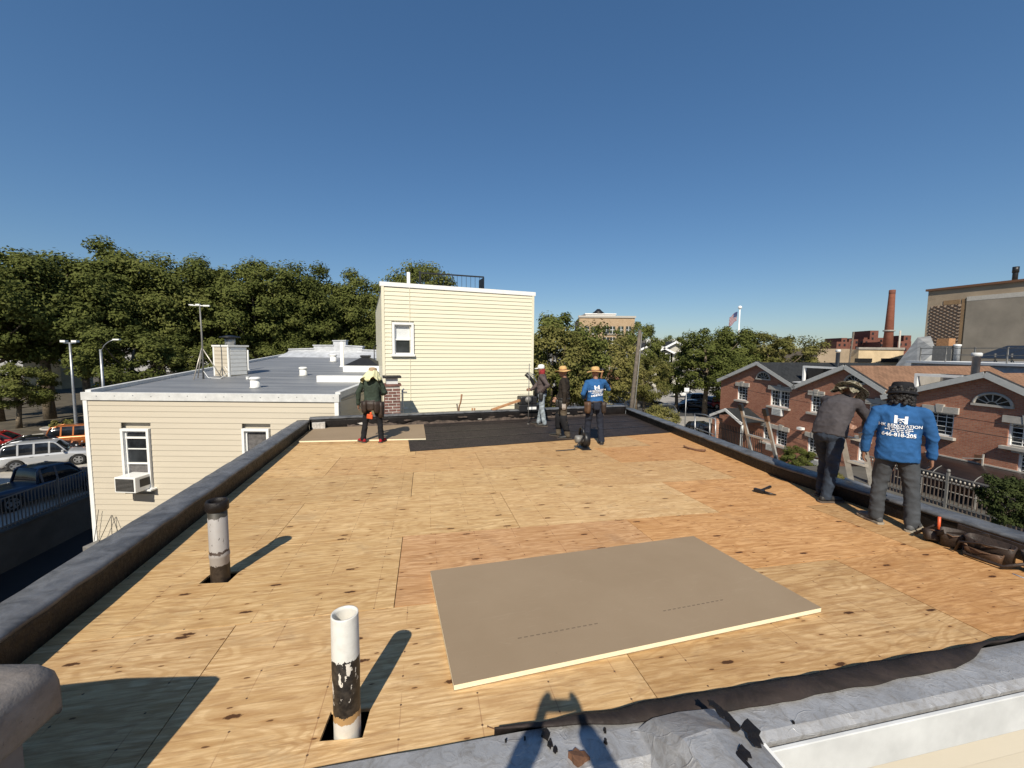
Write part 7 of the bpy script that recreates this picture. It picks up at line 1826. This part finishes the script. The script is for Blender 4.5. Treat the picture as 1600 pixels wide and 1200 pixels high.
# tool belt bundle against the right parapet
c = deck(1543, 876); t = thing('tool_bag', 'worn brown leather tool pouches piled against the right parapet', 'tool bag', c, R(-74)); t.scale = (0.78, 0.78, 0.78)
def pouch_mesh(w, h, d, lip=1.08):
    mb = MB(); rr = []
    for z, s in ((0.0, 0.82), (0.05 * h, 0.95), (0.5 * h, 1.0), (h, lip), (h, lip - 0.07), (0.3 * h, 0.9)):
        rr.append([Vector((math.copysign(abs(math.cos(a)) ** 0.55, math.cos(a)) * w * s, math.copysign(abs(math.sin(a)) ** 0.55, math.sin(a)) * d * s, z)) for a in [i * 2 * PI / 20 for i in range(20)]])
    return mb.loft(rr)
for (x, y, w, h, d, rx, rz, mt) in ((0.0, 0.06, 0.20, 0.24, 0.07, 0.25, 0.05, 'leather'), (-0.02, -0.04, 0.16, 0.13, 0.05, 0.15, 0.05, 'tan_leather'), (-0.36, 0.05, 0.11, 0.22, 0.06, 0.3, 0.5, 'leather'), (0.36, 0.08, 0.09, 0.25, 0.06, 0.2, -0.3, 'black_shoe'), (-0.52, 0.0, 0.09, 0.14, 0.07, -0.4, 0.8, 'leather')):
    p = pouch_mesh(w, h, d).build('pouch', M[mt], t, (x, y, 0.01), (rx, 0, rz))
    MB().tube([(-w * 1.05, -d * 0.6, h), (0, -d * 1.3, h * 0.86), (w * 1.05, -d * 0.6, h)], 0.008, 6).build('piping', M['tan_leather'], p)
MB().tube([(-0.7, -0.05, 0.03), (-0.55, 0.08, 0.2), (-0.3, 0.14, 0.10), (-0.15, -0.12, 0.03), (0.2, -0.15, 0.05), (0.42, 0.0, 0.2)], 0.02, 6).tube([(-0.25, -0.1, 0.02), (-0.2, -0.13, 0.16), (-0.02, -0.13, 0.22), (0.2, -0.1, 0.24)], 0.014, 6).bar((-0.35, 0.12, 0.26), (0.35, 0.14, 0.24), 0.02, 0.07).bar((-0.62, -0.02, 0.06), (-0.05, 0.1, 0.27), 0.02, 0.06).bar((-0.6, 0.08, 0.03), (-0.35, -0.12, 0.22), 0.02, 0.05).build('strap', M['leather'], t)
MB().tube([(-0.50, 0.05, 0.12), (-0.51, 0.06, 0.33)], 0.017, 8).build('tool_handle', M['orange'], t)
MB().tube([(0.28, -0.16, 0.01), (0.62, -0.20, 0.01)], 0.010, 6).build('rod', M['white'], t)
# hoist engine, plank and tool handles on and behind the far parapet
def far_top(px, py): return at(px, py, 12.85)
q = at(826, 641, 13.0)
t = thing('power_tool', 'dark engine powered machine with curved handle standing on the far parapet', 'machine', q, R(18))
box('base', (0, 0, 0.10), (0.80, 0.5, 0.22), M['black_metal'], t, bevel=0.02); box('engine', (-0.06, 0, 0.33), (0.55, 0.40, 0.26), M['black_metal'], t, bevel=0.04)
MB().tube([(-0.1, -0.2, 0.36), (-0.1, -0.24, 0.36)], [0.10, 0.10], 18).build('flywheel', M['rail_grey'], t); box('label_plate', (0.02, -0.252, 0.10), (0.28, 0.01, 0.08), M['white'], t)
MB().tube([(0.26, 0, 0.4), (0.22, 0, 0.7), (0.08, 0, 0.98), (-0.10, 0, 1.15)], [0.05, 0.05, 0.06, 0.07], 10).build('handle', M['black_metal'], t)
MB().tube([(0.34, 0.0, 0.4), (0.34, 0, 0.75), (0.16, 0, 1.06), (-0.08, 0, 1.20), (0.2, 0.0, 1.12)], 0.018, 8).build('lever', M['grey_metal'], t)
MB().tube([(0.28, -0.2, 0.3), (0.36, -0.22, 0.42), (0.40, -0.22, 0.40)], 0.05, 8).build('tank', M['white'], t)
a, b = at(768, 642, 12.55), at(822, 622, 12.9)
a.z = max(a.z, dz(a.x, a.y) + 0.30)
tag(MB().bar((0, 0, 0), b - a, 0.18, 0.045).build('plank', M['lumber'], None, a), 'red brown plank propped from the far parapet up to the machine', 'plank')
a = at(715, 646, 12.75); t = thing('digging_tools', 'two crossed wooden tool handles sticking up behind the far parapet', 'tool handle', a)
MB().tube([(0.0, 0, -0.5), (0.05, 0, 0.22), (0.10, 0, 0.36), (0.13, 0, 0.60)], [0.02, 0.02, 0.022, 0.028], 8).build('handle', M['tool_wood'], t); MB().tube([(0.10, 0.05, -0.5), (-0.03, 0.05, 0.30)], 0.022, 8).build('handle', M['wood_pole'], t)
for px, l in ((738, 'left of a pair of short wooden stakes behind the far parapet'), (741.5, 'right of a pair of short wooden stakes behind the far parapet')):
    tag(MB().box((0, 0, -0.2), (0.045, 0.045, 0.66)).build('wooden_stake', M['lumber'], None, at(px, 644, 12.9)), l, 'stake', 'wooden stakes')
